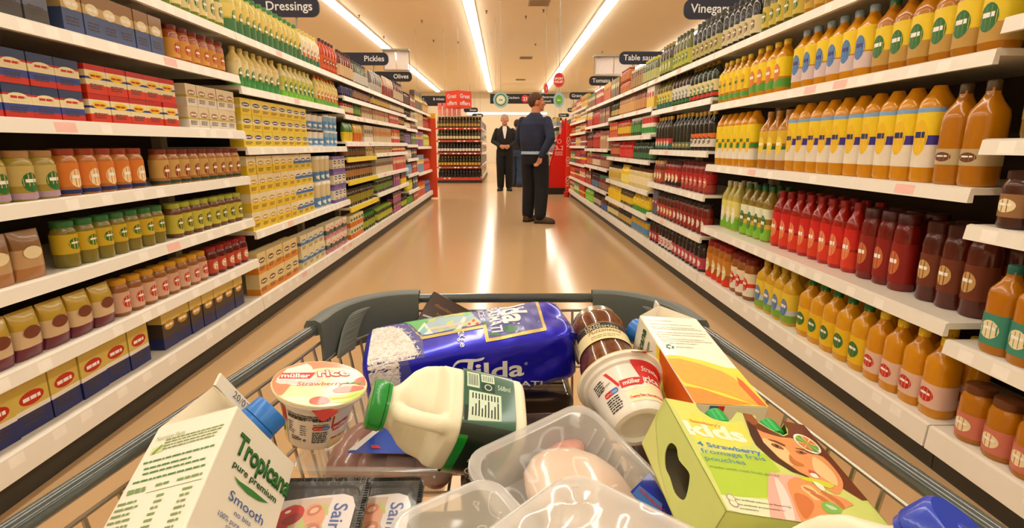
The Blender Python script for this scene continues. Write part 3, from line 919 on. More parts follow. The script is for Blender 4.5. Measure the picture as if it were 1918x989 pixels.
fill('R1', 4, [B('ribbed golden bottle of nut oil', 2.7, .075, .24, (176, 120, 20), (60, 46, 20), [(.1, .6, (200, 160, 40))], name='oil_bottle', emblem=BROWN),
               B('olive glass bottle with a yellow label', 3.15, .075, .26, (90, 84, 26), (50, 50, 26), [(.1, .5, (206, 180, 60))], name='oil_bottle', emblem=GREEN),
               B('dark vinegar bottle with a cream label', 3.63, .075, .26, (36, 30, 22), (30, 28, 26), [(.1, .46, (214, 204, 160))], name='vinegar_bottle', emblem=(110, 40, 30))], start=2.2)
# ---- right, third bay
fill('R2', 0, [J('black sauce jar with a pink label', 4.4, .085, .2, (36, 22, 20), BLACK, [(.1, .5, (190, 70, 90))], emblem=WHITE), J('black sauce jar with a white label', 4.8, .085, .2, (40, 26, 22), BLACK, [(.1, .5, (226, 206, 200))], emblem=RED), J('dark sauce jar with a red label', 5.07, .08, .2, (60, 20, 18), BLACK, [(.1, .5, (170, 40, 50))], emblem=WHITE)])
fill('R2', 1, [J('dark red cooking sauce jar with a dark lid', 4.4, .085, .22, (110, 26, 20), (36, 20, 18), [(.1, .56, (150, 40, 34))], emblem=WHITE), J('dark brown cooking sauce jar with a red label', 4.85, .085, .21, (90, 36, 22), (50, 26, 22), [(.1, .56, (176, 60, 44))], emblem=CREAM), T('slate grey tin', 5.07, .075, .22, (84, 90, 106), [(.1, .9, (96, 102, 122))], emblem=RED)])
fill('R2', 2, [J('crimson sauce jar with a maroon lid', 4.3, .09, .22, (130, 24, 22), (90, 16, 16), [(.08, .3, (160, 60, 50)), (.34, .62, (176, 30, 30))], emblem=(220, 130, 110)), J('red sauce jar with a black band', 4.75, .09, .21, (140, 30, 24), (60, 16, 14), [(.06, .2, BLACK), (.3, .62, (186, 40, 36))], emblem=CREAM), J('brown red sauce jar with a tan lid', 5.07, .085, .2, (120, 40, 26), TAN, [(.1, .6, (170, 80, 50))], emblem=CREAM)])
fill('R2', 3, [B('black sauce bottle with an orange and white label', 4.1, .08, .27, (34, 28, 22), (190, 150, 40), [(.1, .3, (226, 220, 206)), (.32, .44, (226, 110, 40))], emblem=BLACK), B('black sauce bottle with a gold cap', 4.6, .08, .28, (36, 40, 32), (206, 160, 30), [(.06, .22, (90, 120, 90))], emblem=GOLD), B('dark bottle with a red and teal label', 5.07, .08, .28, (44, 40, 30), (220, 170, 40), [(.05, .2, (60, 110, 100)), (.2, .34, (200, 50, 60))], emblem=CREAM)])
fill('R2', 4, [B('dark green vinegar bottle with a cream label', 4.2, .08, .24, (40, 50, 30), (170, 130, 50), [(.06, .16, (200, 50, 40)), (.2, .5, (226, 214, 160))], name='vinegar_bottle', emblem=GREEN), B('brown vinegar bottle with a pale label', 4.65, .075, .25, (60, 40, 24), (40, 44, 36), [(.06, .16, GREEN), (.2, .55, (226, 226, 206))], name='vinegar_bottle', emblem=GREY), B('olive vinegar bottle with a yellow label', 5.07, .075, .25, (110, 100, 40), (46, 46, 36), [(.05, .18, TEAL), (.2, .55, (230, 206, 90))], name='vinegar_bottle', emblem=GREEN)])
fill('R2', 5, [B('tall dark vinegar bottle with a cream neck', 4.25, .08, .27, (40, 40, 30), (60, 56, 40), [(.1, .46, (190, 180, 110))], name='vinegar_bottle', emblem=BROWN), B('tall olive vinegar bottle', 4.7, .075, .27, (100, 100, 40), (70, 70, 40), [(.1, .5, (190, 190, 80))], name='vinegar_bottle', emblem=GREEN), B('tall brown vinegar bottle', 5.07, .075, .26, (70, 50, 30), (150, 130, 50), [(.1, .5, (150, 160, 70))], name='vinegar_bottle', emblem=CREAM)])
# ---- right, fourth bay
fill('R3', 0, [J('small yellow jar with a blue lid', 5.8, .07, .16, (200, 160, 40), (60, 110, 160), [(.1, .5, (90, 140, 190))], emblem=YEL), J('dark jar with a tan label', 6.5, .08, .16, (50, 34, 20), BLACK, [(.2, .6, (190, 160, 90))], emblem=BLUE), J('cream-labelled brown jar', 7.17, .08, .16, (80, 60, 30), (214, 170, 50), [(.2, .6, (220, 206, 150))], emblem=GREEN)])
fill('R3', 1, [B('yellow mustard bottle with a green base', 5.8, .075, .17, (226, 190, 30), (236, 200, 40), [(.02, .3, (70, 150, 60)), (.4, .6, YEL)], emblem=GREEN), J('brown green jar with a yellow label', 6.4, .08, .17, (90, 80, 30), (70, 60, 40), [(.2, .6, (226, 190, 50))], emblem=GREEN), B('bright yellow sauce bottle', 7.17, .08, .17, (236, 196, 20), YEL, [(.1, .6, (244, 206, 30))], emblem=BROWN)])
fill('R3', 2, [J('cream horseradish jar with a brown lid', 6.0, .075, .2, (220, 200, 140), (90, 50, 30), [(.2, .6, (236, 220, 170))], emblem=GREEN), B('yellow squeezy sauce bottle', 6.5, .08, .21, (240, 204, 40), (200, 160, 40), [(.1, .5, (236, 220, 120))], emblem=RED), J('cream sauce jar with a gold label', 7.17, .08, .18, (214, 190, 130), (60, 50, 40), [(.2, .6, (206, 170, 70))], emblem=BROWN)])
fill('R3', 3, [B('dark green sauce bottle', 5.9, .08, .17, (30, 56, 36), (40, 90, 50), [(.1, .4, (60, 110, 70))], emblem=CREAM), B('bright red tomato sauce bottle', 6.6, .085, .19, (190, 30, 22), (210, 50, 40), [(.1, .5, (214, 60, 50))], emblem=WHITE), J('brown relish jar with red lid', 7.17, .08, .18, (120, 50, 30), (190, 40, 30), [(.2, .6, (200, 110, 70))], emblem=CREAM)])
fill('R3', 4, [T('white tin with a green and red band', 5.6, .08, .18, (230, 224, 210), [(.1, .4, (60, 150, 70)), (.4, .6, WHITE), (.6, .9, (206, 60, 50))], emblem=RED), J('green jar with a white lid', 6.1, .08, .18, (60, 90, 40), (236, 230, 220), [(.2, .6, (80, 150, 70))], emblem=WHITE), J('orange and yellow jar with a red lid', 6.7, .08, .18, (190, 90, 30), (200, 50, 30), [(.2, .6, (226, 190, 50))], emblem=GREEN), X('red and orange carton', 7.17, .09, .18, .06, [(.4, (220, 90, 40)), (1, (196, 40, 30))], emblem=YEL)])
fill('R3', 5, [X('white and yellow carton by the tins', 5.45, .08, .19, .06, [(.5, (236, 206, 70)), (1, (236, 228, 210))], emblem=RED), J('orange brown sauce jar', 5.9, .08, .19, (150, 80, 40), (110, 56, 30), [(.1, .6, (206, 150, 90))], emblem=CREAM), J('tan sauce jar with an orange label', 6.7, .08, .19, (190, 140, 80), (120, 70, 40), [(.1, .6, (220, 170, 110))], emblem=ORANGE), B('dark green bottle by the tan jars', 7.17, .07, .2, (40, 50, 34), BLACK, [(.1, .4, (200, 170, 100))], emblem=RED)])
fill('R3', 6, [B('green grey sauce bottle with a yellow cap', 5.6, .075, .22, (90, 100, 60), (206, 190, 60), [(.1, .5, (190, 190, 120))], emblem=GREEN), J('brown jar with a cream lid', 6.2, .085, .2, (110, 66, 36), (222, 210, 170), [(.1, .6, (176, 140, 90))], emblem=CREAM), J('orange jar stacked two high', 6.7, .085, .13, (190, 96, 40), (150, 60, 30), [(.1, .6, (206, 120, 60))], stack=2, emblem=CREAM), X('olive brown carton', 7.17, .09, .22, .06, [(.6, (110, 84, 50)), (1, (150, 130, 80))], emblem=CREAM)])
# ---- right, fifth and last bays
fill('R4', 0, [J('blue-labelled brown jar', 7.7, .085, .18, (90, 50, 34), BROWN, [(.1, .5, (80, 110, 170))], emblem=CREAM), J('dark jar with a pale label', 8.4, .085, .18, (60, 36, 26), BLACK, [(.2, .6, (200, 180, 160))], emblem=RED), B('lime green bottle', 9.17, .08, .2, (120, 190, 50), GREEN, [(.1, .5, (150, 210, 70))], emblem=WHITE)])
fill('R4', 1, [J('brown jar with a teal lid', 7.9, .085, .2, (110, 50, 34), (60, 130, 110), [(.1, .5, (150, 110, 90))], emblem=CREAM), J('dark jar with a blue label', 8.6, .085, .2, (60, 36, 30), BLACK, [(.1, .5, (100, 120, 160))], emblem=WHITE), X('red brown carton', 9.17, .09, .2, .06, [(.5, (176, 70, 50)), (1, (120, 40, 30))], emblem=CREAM)])
fill('R4', 2, [J('brown jar with a green lid', 7.9, .085, .19, (120, 60, 40), (70, 160, 90), [(.1, .55, (180, 130, 100))], emblem=GREEN), J('maroon jar with a cream label', 8.6, .085, .19, (110, 34, 30), (170, 40, 34), [(.1, .55, (220, 200, 170))], emblem=RED), J('lime-lidded red jar', 9.17, .085, .19, (150, 50, 40), (130, 180, 70), [(.1, .55, (200, 110, 80))], emblem=CREAM)])
fill('R4', 3, [X('cream and brown packet', 7.9, .1, .24, .06, [(.5, (196, 150, 110)), (1, (150, 80, 50))], emblem=CREAM), B('red ketchup bottle with a dark cap', 8.6, .085, .26, (176, 30, 26), (110, 20, 18), [(.1, .5, (196, 60, 46))], emblem=CREAM), B('brown sauce bottle with a red label', 9.17, .085, .25, (80, 36, 24), (60, 26, 20), [(.1, .5, (170, 60, 50))], emblem=CREAM)])
fill('R4', 4, [X('brown gravy carton with a tan front', 8.0, .1, .2, .06, [(.6, (150, 100, 70)), (1, (110, 60, 40))], emblem=(210, 180, 140)), B('red ketchup bottle with a red cap', 8.6, .085, .22, (186, 30, 26), (206, 50, 40), [(.1, .5, (206, 60, 50))], emblem=WHITE), X('red carton with a white corner', 9.17, .1, .21, .06, [(.7, (190, 50, 40)), (1, (226, 210, 196))], emblem=YEL)])
fill('R4', 5, [X('orange and yellow stuffing carton', 7.8, .1, .22, .06, [(.5, (220, 110, 50)), (1, (226, 180, 60))], emblem=RED), X('red and white gravy carton', 8.4, .1, .2, .06, [(.5, (200, 50, 44)), (.7, WHITE), (1, (206, 60, 50))], emblem=CREAM), X('brown and green packet', 9.17, .1, .2, .06, [(.5, (140, 90, 50)), (1, (90, 120, 60))], emblem=CREAM)])
for i, (a, b, c) in enumerate(((((200, 70, 50), 'orange red carton'), ((110, 170, 60), 'lime tub'), ((214, 190, 150), 'cream carton')), (((214, 60, 40), 'bright red carton'), ((190, 80, 50), 'rust carton'), ((226, 110, 60), 'orange carton')), (((206, 60, 40), 'red packet'), ((150, 60, 40), 'brick packet'), ((60, 130, 110), 'teal packet')), (((130, 50, 40), 'maroon packet'), ((200, 160, 120), 'tan packet'), ((176, 60, 50), 'russet packet')),
                              (((190, 60, 50), 'red pack'), ((214, 190, 80), 'straw pack'), ((200, 90, 60), 'copper pack')), (((236, 200, 60), 'yellow pack'), ((240, 214, 120), 'pale yellow pack'), ((214, 120, 60), 'amber pack')), (((226, 190, 60), 'yellow sachet box'), ((206, 60, 44), 'red sachet box'), ((220, 150, 70), 'orange sachet box')))):
    zz = UNITS['R5']['zs']
    h = .2 if i == 6 else zz[i + 1] - zz[i] - .07
    fill('R5', i, [X('%s near the display' % q[1], ye, .09, h - j * .015, .06, [(.35, q[0]), (.5, WHITE if (i + j) % 2 else YEL), (1, tuple(int(v * .9) for v in q[0]))], emblem=(RED, CREAM, NAVY)[(i + j) % 3]) for j, (q, ye) in enumerate(zip((a, b, c), (9.9, 10.6, 11.27)))])
# ---------------------------------------------------------------- far end of the aisle
REDLIP = M((206, 62, 40), rough=0.4)
t = shelf_unit('W0', 'wine unit', 'end unit of wine bottles with red shelf edges at the far end', -1, 0.0, 1.27, [.16, .46, .85, 1.19, 1.53], fronts=REDLIP, top=1.84)
t.location = (-1.89, 15.4, 0)
t.rotation_euler = (0, 0, -math.pi / 2)
t['group'] = 'wine end unit'
WB = [('black wine bottle with a red foil', (26, 20, 18), (60, 20, 20), (40, 30, 28)), ('dark bottle with a gold label', (40, 36, 16), (190, 150, 50), (206, 160, 50)),
      ('dark wine bottle with a white label', (24, 26, 20), (40, 30, 24), (226, 216, 200)), ('green wine bottle with a cream label', (60, 56, 24), (200, 180, 110), (222, 208, 170)),
      ('sparkling wine bottle with gold foil', (90, 70, 30), (206, 170, 80), (190, 150, 80))]
for i, (d, b, c, l) in enumerate(WB):
    pr = proto('bottle', False, w=.078, h=.25 if i == 0 else .285, body=b, cap=c, bands=[(.16, .42, l)], name='wine_bottle', shoulder=.56, neck=.34)
    lab = '%s on the %s shelf of the wine end unit' % (d, ('bottom', 'second', 'third', 'fourth', 'top')[i])
    for k in range(14):
        put('wine_bottle', pr, (-1.89 + .075 + k * .0862, 15.4 + .02 + .042, UNITS['W0']['zs'][i] - .0012), 0, lab, 'bottle', lab)
# pink packets standing on the wine unit
tb = tag(MB().box((-1.88, 15.6, 1.8405), (-.63, 15.93, 1.86)).build('top_board', SHELF), 'plain white board across the top of the wine end unit', 'board')
pr = proto('pouch', False, w=.12, h=.36, d=.08, bands=[(.5, (232, 150, 140)), (1, (222, 110, 100))], name='snack_packet')
for k in range(5):
    put('snack_packet', pr, (-1.8 + k * .135, 15.76, 1.8612), 0, 'pink packet standing on top of the wine end unit', 'packet', 'pink packets on the wine unit')
shelf_unit('W1', 'far left run', 'distant white shelf unit running back behind the wine bottles', -1, 15.96, 22.0, [.16, .5, .85, 1.2, 1.55], x=-.62, depth=.45)
shelf_unit('W2', 'far right run', 'distant white shelf unit running back behind the red display', 1, 14.4, 21.0, [.16, .5, .85, 1.2, 1.55], x=1.37, depth=.45)
for i in range(5):
    cs = [((214, 206, 196), 'white'), ((150, 110, 150), 'mauve'), ((196, 186, 160), 'cream'), ((120, 130, 140), 'grey'), ((190, 150, 150), 'rose')]
    a, b = cs[i], cs[(i + 2) % 5]
    fill('W1', i, [X('%s carton far off behind the wine' % a[1], 18.2, .16, .22, .09, [(.5, a[0]), (1, b[0])]), X('%s washing powder box far off' % b[1], 20.6, .18, .23, .09, [(.5, b[0]), (.7, PURPLE), (1, b[0])])])
    cs = [((90, 130, 110), 'sea green'), ((170, 150, 60), 'straw'), ((140, 60, 110), 'magenta'), ((200, 100, 60), 'amber'), ((110, 130, 150), 'slate')]
    a, b = cs[i], cs[(i + 2) % 5]
    fill('W2', i, [X('%s carton far off past the display' % a[1], 16.4, .16, .22, .09, [(.5, a[0]), (1, b[0])]), X('%s box far off past the display' % b[1], 18.4, .18, .23, .09, [(.5, b[0]), (1, a[0])])])

# red end panel on the left, red promotion wedge and tick panel on the right
t = thing('end_panel', 'tall orange red panel at the far end of the left shelves', 'panel', (-1.85, 10.83, 0))
MB().rbox((-.5, 0, .02), (.52, .045, 1.56), .008).build('board', M((222, 70, 30), rough=.4), t)
MB().rbox((-.5, .002, 1.561), (.52, .043, 1.66), .006).build('header', M((236, 176, 40), rough=.4), t)
DR = M((208, 22, 12), rough=.35)
t = thing('promotion_display', 'red wedge-shaped cardboard promotion display at the end of the right shelves', 'display', (0.95, 11.75, 0))
MB().rbox((-.02, -.03, 0), (.42, .62, .14), .01).build('base', M((30, 24, 22), rough=.5), t)
w = MB()
prof = [(0.0, .141), (.4, .141), (.4, 1.62), (.36, 1.6), (.3, 1.36), (.2, 1.0), (.06, .5), (0, .3)]
w.prism(prof, 0, .02, 0, lambda a, b, c: (a, c, b))
w.build('side_panel', DR, t)
w = MB()
w.prism(prof, .56, .58, 0, lambda a, b, c: (a, c, b))
w.build('side_panel', DR, t)
for z, x0 in ((.3, .02), (.62, .12), (.96, .22), (1.28, .3)):
    MB().box((x0, .021, z), (.395, .559, z + .015)).build('tray', M((190, 30, 20), rough=.4), t)
p = Print()
PW = M((250, 226, 214), rough=.5)
p.text('3', .16, .95, .13, PW, width=.06).text('for', .225, .95, .06, PW, width=.05).text('2', .28, .95, .13, PW, width=.06)
p.poly(ell(.25, 1.13, .045, .045), PW).poly(ell(.25, 1.13, .036, .036), DR, 2).lines(.16, .9, .18, 3, .03, PW, h=.012)
p.build('printed_offer', t, plane_fn((0, -.001, 0), (1, 0, 0), (0, 0, 1)))
for k, c in enumerate(((150, 60, 110), (196, 90, 130), (206, 150, 60))):
    pr = proto('carton', False, w=.09, h=.2, d=.16, bands=[(.6, c), (1, tuple(int(v * .8) for v in c))], name='gift_carton')
    put('gift_carton', pr, (1.295, 11.876 + k * .17, 1.2958), 0, '%s carton on the top tray of the red display' % ('purple', 'pink', 'amber')[k], 'packet', None or 'cartons on the red display')
t = thing('tick_panel', 'orange red panel with three white ticks beside the promotion display', 'panel', (1.305, 11.34, 0))
MB().rbox((0, 0, .02), (.5, .03, 1.5), .006).build('board', M((232, 58, 24), rough=.4), t)
p = Print()
for z in (.33, .74, 1.14):
    p.poly(ell(0.045, z, .042, .08), PW).poly(ell(0.045, z, .034, .066), M((226, 60, 30), rough=.5), 2)
    p.poly([(.02, z + .01), (.027, z + .02), (.04, z - .012), (.064, z + .04), (.07, z + .03), (.041, z - .035)], PW, 3)
    p.lines(.01, z - .12, .07, 1, .02, PW, h=.02)
p.build('printed_ticks', t, plane_fn((0, -.001, 0), (1, 0, 0), (0, 0, 1)))
MB().lathe([(.06, 0, 0), (.06, .11, 0)], 16).build('tin', M((196, 40, 30), rough=.35))
o = bpy.data.objects['tin']
o.name = 'paint_tin'
o.location = (1.31, 11.13, 0)
tag(o, 'small red tin left on the floor at the end of the right shelves', 'tin')

# ---------------------------------------------------------------- hanging and shelf-top signs
SIGN = M((26, 28, 48), rough=.45)
SIGNB = M((22, 22, 26), rough=.45)
LET = M((226, 226, 226), rough=.5)
METAL = M((150, 146, 136), rough=.35, metal=.7)


def category_sign(text, side, y, label, w=.8, edge=1.72, h=.18, z=2.31, pole=1.8326, mat=SIGN, second=None, ceil=False, px=1.95):
    """a sign with round ends standing across the shelf tops; side -1 left of the aisle"""
    x0, x1 = (edge, edge + w) if side > 0 else (-edge - w, -edge)
    cx = (x0 + x1) / 2
    t = thing('category_sign', label, 'sign', (cx, y, z), group='shelf category signs')
    MB().prism(rrect(-w / 2, -h / 2, w / 2, h / 2, h * .42), 0, .025, 0, lambda a, b, c: (a, c, b)).build('board', mat, t)
    p = Print()
    sz = h * .62 if not second else h * .4
    ax = -w / 2 + h * .35 if side > 0 else w / 2 - h * .35
    al = 'LEFT' if side > 0 else 'RIGHT'
    p.text(text, ax, -h * .18 if not second else h * .08, sz, LET, align=al, bold=.012)
    if second:
        p.text(second, ax, -h * .34, sz, LET, align=al, bold=.012)
    p.build('lettering', t, plane_fn((0, -.001, 0), (1, 0, 0), (0, 0, 1)))
    g = MB()
    if ceil:
        for q in (-w * .24, w * .24):
            g.tube([(q, .012, h / 2 - .01), (q, .012, RZ - z)], .004, 6)
        g.build('hanger_wire', METAL, t)
    else:
        q = side * px - cx
        g.tube([(q, .034, pole - z), (q, .034, .05)], .009, 8)
        g.build('post', METAL, t)
    return t


category_sign('Dressings', -1, 5.42, 'dark category sign reading Dressings above the left shelves')
category_sign('Pickles', -1, 8.5, 'dark navy category sign reading Pickles above the left shelves')
category_sign('Olives', -1, 10.6, 'dark category sign reading Olives under a white card holder', mat=SIGNB)
category_sign('Vinegars', 1, 5.45, 'dark category sign reading Vinegars above the right shelves')
category_sign('Table sauces', 1, 8.35, 'dark category sign reading Table sauces above the right shelves', w=.95)
category_sign('Tomato ketchup', 1, 11.2, 'black category sign reading Tomato ketchup under a white card holder', w=1.0, mat=SIGNB, pole=1.8906)
category_sign('Gravy', 1, 14.5, 'small black category sign reading Gravy over the far shelves', mat=SIGNB, w=.7, pole=1.7506, px=1.835)
for px, py, d, s in ((1063, 206, 21, 1), (1046, 216, 25, 1), (1035, 223, 28, 1), (895, 206, 19, -1), (905, 216, 24, -1)):
    q = at(px, py, d)
    category_sign('Cereals' if s > 0 else 'Soups', s, q.y, '%s tiny black sign in the distance %s' % ({206: 'topmost', 216: 'middle', 223: 'lowest'}[py], 'right of the standing man' if s > 0 else 'above the man in black'), edge=abs(q.x) if s > 0 else -q.x, h=.16, z=q.z, mat=SIGNB, ceil=True, w=.5)


def card_holder(x, y, z, w, label):
    t = thing('card_holder', label, 'card holder', (x, y, z), group='white card holders on the signs')
    MB().box((-w / 2, -.1, .34), (w / 2, .1, .37)).build('top_rail', METAL, t)
    for s in (-1, 1):
        m = MB().box((0, -.006, .02), (w * .44, .006, .34))
        a = math.radians(18) * s
        m.map(lambda v: (s * v.x * math.cos(a) + s * .012, v.x * abs(math.sin(a)) * .6 + v.y - .05, v.z))
        m.build('white_card', M((236, 226, 222), rough=.5), t)
        g = MB()
        g.tube([(s * w * .48, 0, .0), (s * w * .48, 0, .36)], .01, 6)
        g.build('side_post', METAL, t)
    MB().tube([(-w * .48, 0, .0), (w * .48, 0, .0)], .01, 6).build('bottom_rail', METAL, t)


card_holder(2.2, 11.24, 2.425, .8, 'metal card holder with two white cards over the Tomato ketchup sign')
card_holder(-2.0, 10.64, 2.425, .5, 'metal card holder with white cards over the Olives sign')


def hung(name, label, px, py, d, parts, wires, cat='sign', group=None, yaw=0):
    q = at(px, py, d)
    t = thing(name, label, cat, (q.x, q.y, q.z), yaw, group)
    parts(t)
    g = MB()
    for x, z in wires:
        g.tube([(x, .008, z), (x, .008, RZ - q.z)], .004, 6)
    g.build('hanger_wire', METAL, t)
    return t


def aisle_board(t):
    MB().rbox((-.95, 0, -.125), (.95, .02, .125), .006).build('board', SIGNB, t)
    p = Print()
    p.text('Crackers', -.5, .0, .09, LET, bold=.01).poly(ell(-.02, 0, .1, .1), M((214, 50, 36), rough=.5), 1)
    p.text('23', -.02, -.042, .12, LET, 3, align='CENTER', bold=.02).text('Macaroon', .42, .02, .085, LET, bold=.01).text('Spinach', .42, -.085, .085, LET, bold=.01)
    p.build('lettering', t, plane_fn((0, -.001, 0), (1, 0, 0), (0, 0, 1)))


hung('aisle_sign', 'long black aisle sign with a red disc reading 23 behind the man', 985, 185, 14.2, aisle_board, ((-.8, .12), (.8, .12)), group='hanging aisle signs')


def stuffing_board(t):
    MB().rbox((-.55, 0, -.14), (.55, .02, .14), .006).build('board', SIGNB, t)
    p = Print()
    p.text('Stuffing', -.5, .02, .1, LET, bold=.01).text('& mixes', 0.05, .02, .1, LET, bold=.01).text('Gravies', -.5, -.1, .09, LET, bold=.01)
    p.build('lettering', t, plane_fn((0, -.001, 0), (1, 0, 0), (0, 0, 1)))


hung('aisle_sign', 'black aisle sign reading Stuffing left of the red offers cube', 808, 189, 15.3, stuffing_board, ((-.4, .13), (.4, .13)), group='hanging aisle signs')


def disc_parts(rings, text, ts, tm, oval=1.0):
    def f(t):
        r0 = rings[0][0]
        MB().prism(ell(0, 0, r0, r0 * oval, 32), 0, .015, 0, lambda a, b, c: (a, c, b)).build('disc', M(rings[0][1], rough=.45), t)
        p = Print()
        for i, (r, c) in enumerate(rings[1:]):
            p.poly(ell(0, 0, r, r * oval, 32), M(c, rough=.5), i + 1)
        for i, s in enumerate(text):
            p.text(s, 0, (len(text) / 2 - i - .85) * ts * 1.05, ts, M(tm, rough=.5), len(rings) + 1, align='CENTER', bold=.03)
        p.build('printed_face', t, plane_fn((0, -.001, 0), (1, 0, 0), (0, 0, 1)))
    return f


hung('disc_sign', 'pale blue hanging disc with a green ring', 938, 187, 11.6, disc_parts([(.165, (150, 196, 206)), (.125, (70, 120, 60)), (.1, (214, 214, 170)), (.08, (232, 236, 214))], ['AA'], .06, (60, 90, 60)), ((0, .16),), group='hanging disc signs')
hung('disc_sign', 'red hanging disc with white block letters', 1047, 150, 11.0, disc_parts([(.115, (206, 110, 96)), (.1, (206, 44, 28))], ['SPORT', 'RELIEF'], .06, (244, 226, 216), 1.3), ((0, .14),), group='hanging disc signs')
hung('disc_sign', 'pale blue hanging oval with a green middle under the red disc', 1047, 187, 11.3, disc_parts([(.115, (150, 196, 210)), (.075, (110, 176, 50))], ['bio'], .06, (220, 236, 200), 1.35), ((0, .15),), group='hanging disc signs')
hung('disc_sign', 'small red hanging disc seen nearly edge-on', 1023, 166, 13.0, disc_parts([(.13, (206, 120, 110)), (.11, (206, 60, 44))], ['3'], .1, (244, 226, 216), 1.0), ((0, .12),), group='hanging disc signs', yaw=math.radians(62))


def offers(t):
    s, h = .25, .22
    OR = M((226, 66, 40), rough=.45)
    MB().rbox((-s, -s, -h), (s, s, h), .006).build('cube', OR, t)
    for k, (o, ex) in enumerate((((-s, -s - .001, 0), (1, 0, 0)), ((s + .001, -s, 0), (0, 1, 0)), ((-s - .001, s, 0), (0, -1, 0)))):
        p = Print()
        p.text('Great', s, .03, .15, LET, align='CENTER', bold=.015, width=.36).text('offers', s, -.15, .15, LET, align='CENTER', bold=.015, width=.38)
        p.build('lettering', t, plane_fn(o, ex, (0, 0, 1)))


hung('offers_sign', 'red hanging cube reading Great offers above the wine bottles', 859, 187, 14.6, offers, ((0, .21),), yaw=math.radians(-42))

# ---------------------------------------------------------------- people
SKIN = (206, 140, 104)


def remeshed(mb, name, mat, voxel, parent=None, smooth=4):
    o = mb.build('shape', mat)
    r = o.modifiers.new('r', 'REMESH')
    r.mode = 'VOXEL'
    r.voxel_size = voxel
    s = o.modifiers.new('s', 'SMOOTH')
    s.iterations = smooth
    s.factor = .5
    dg = bpy.context.evaluated_depsgraph_get()
    me = bpy.data.meshes.new_from_object(o.evaluated_get(dg))
    bpy.data.objects.remove(o)
    me.name = name
    me.materials.clear()
    me.materials.append(mat)
    me.polygons.foreach_set('material_index', [0] * len(me.polygons))
    me.polygons.foreach_set('use_smooth', [True] * len(me.polygons))
    return link(name, me, parent)


def limb(mb, pts, rad):
    """tapered limb with round joints, finely stepped"""
    P = [Vector(p) for p in pts]
    path, rr = [], []
    for i in range(len(P) - 1):
        for k in range(6):
            f = k / 6
            path.append(P[i].lerp(P[i + 1], f))
            rr.append(rad[i] + (rad[i + 1] - rad[i]) * f)
    path.append(P[-1])
    rr.append(rad[-1])
    mb.tube(path, rr, 14)
    for p, r in zip(P, rad):
        mb.ellipsoid(p, (r, r, r), 12, 8)


def loft(mb, rings, seg=20):
    vs, fs = [], []
    for cx, cy, cz, rx, ry in rings:
        for i in range(seg):
            a = 2 * math.pi * i / seg
            vs.append((cx + rx * math.cos(a), cy + ry * math.sin(a), cz))
    n = len(rings)
    for j in range(n - 1):
        for i in range(seg):
            a, b = j * seg + i, j * seg + (i + 1) % seg
            fs.append((a, b, b + seg, a + seg))
    fs += [tuple(range(seg - 1, -1, -1)), tuple(range((n - 1) * seg, n * seg))]
    mb.add(vs, fs)


def rot2(v, a):
    return Vector((v[0] * math.cos(a) - v[1] * math.sin(a), v[0] * math.sin(a) + v[1] * math.cos(a), v[2]))


def hand(mb, wrist, d, palm, side):
    """palm, four bent fingers of different length and a thumb; d points to the fingertips, palm is where the palm faces"""
    d, n = Vector(d).normalized(), Vector(palm)
    n = (n - d * n.dot(d)).normalized()
    e = d.cross(n) * side
    w = Vector(wrist)
    rot = Matrix((e, n, d)).transposed()
    mb.ellipsoid(w + d * .045, (.042, .018, .055), 12, 8, rot=rot)
    for k, (off, ln) in enumerate(((-.03, .062), (-.01, .075), (.011, .07), (.03, .055))):
        a = w + d * .085 + e * off
        b = a + d * ln * .45 + n * .006
        c = b + d * ln * .3 + n * ln * .28
        g = c + d * ln * .05 + n * ln * .3
        limb(mb, [a - d * .02, a, b, c, g], [.009, .0095, .009, .008, .007])
    a = w + d * .03 - e * .034
    limb(mb, [a, a + d * .03 - e * .022 + n * .006, a + d * .055 - e * .022 + n * .018], [.012, .0105, .009])


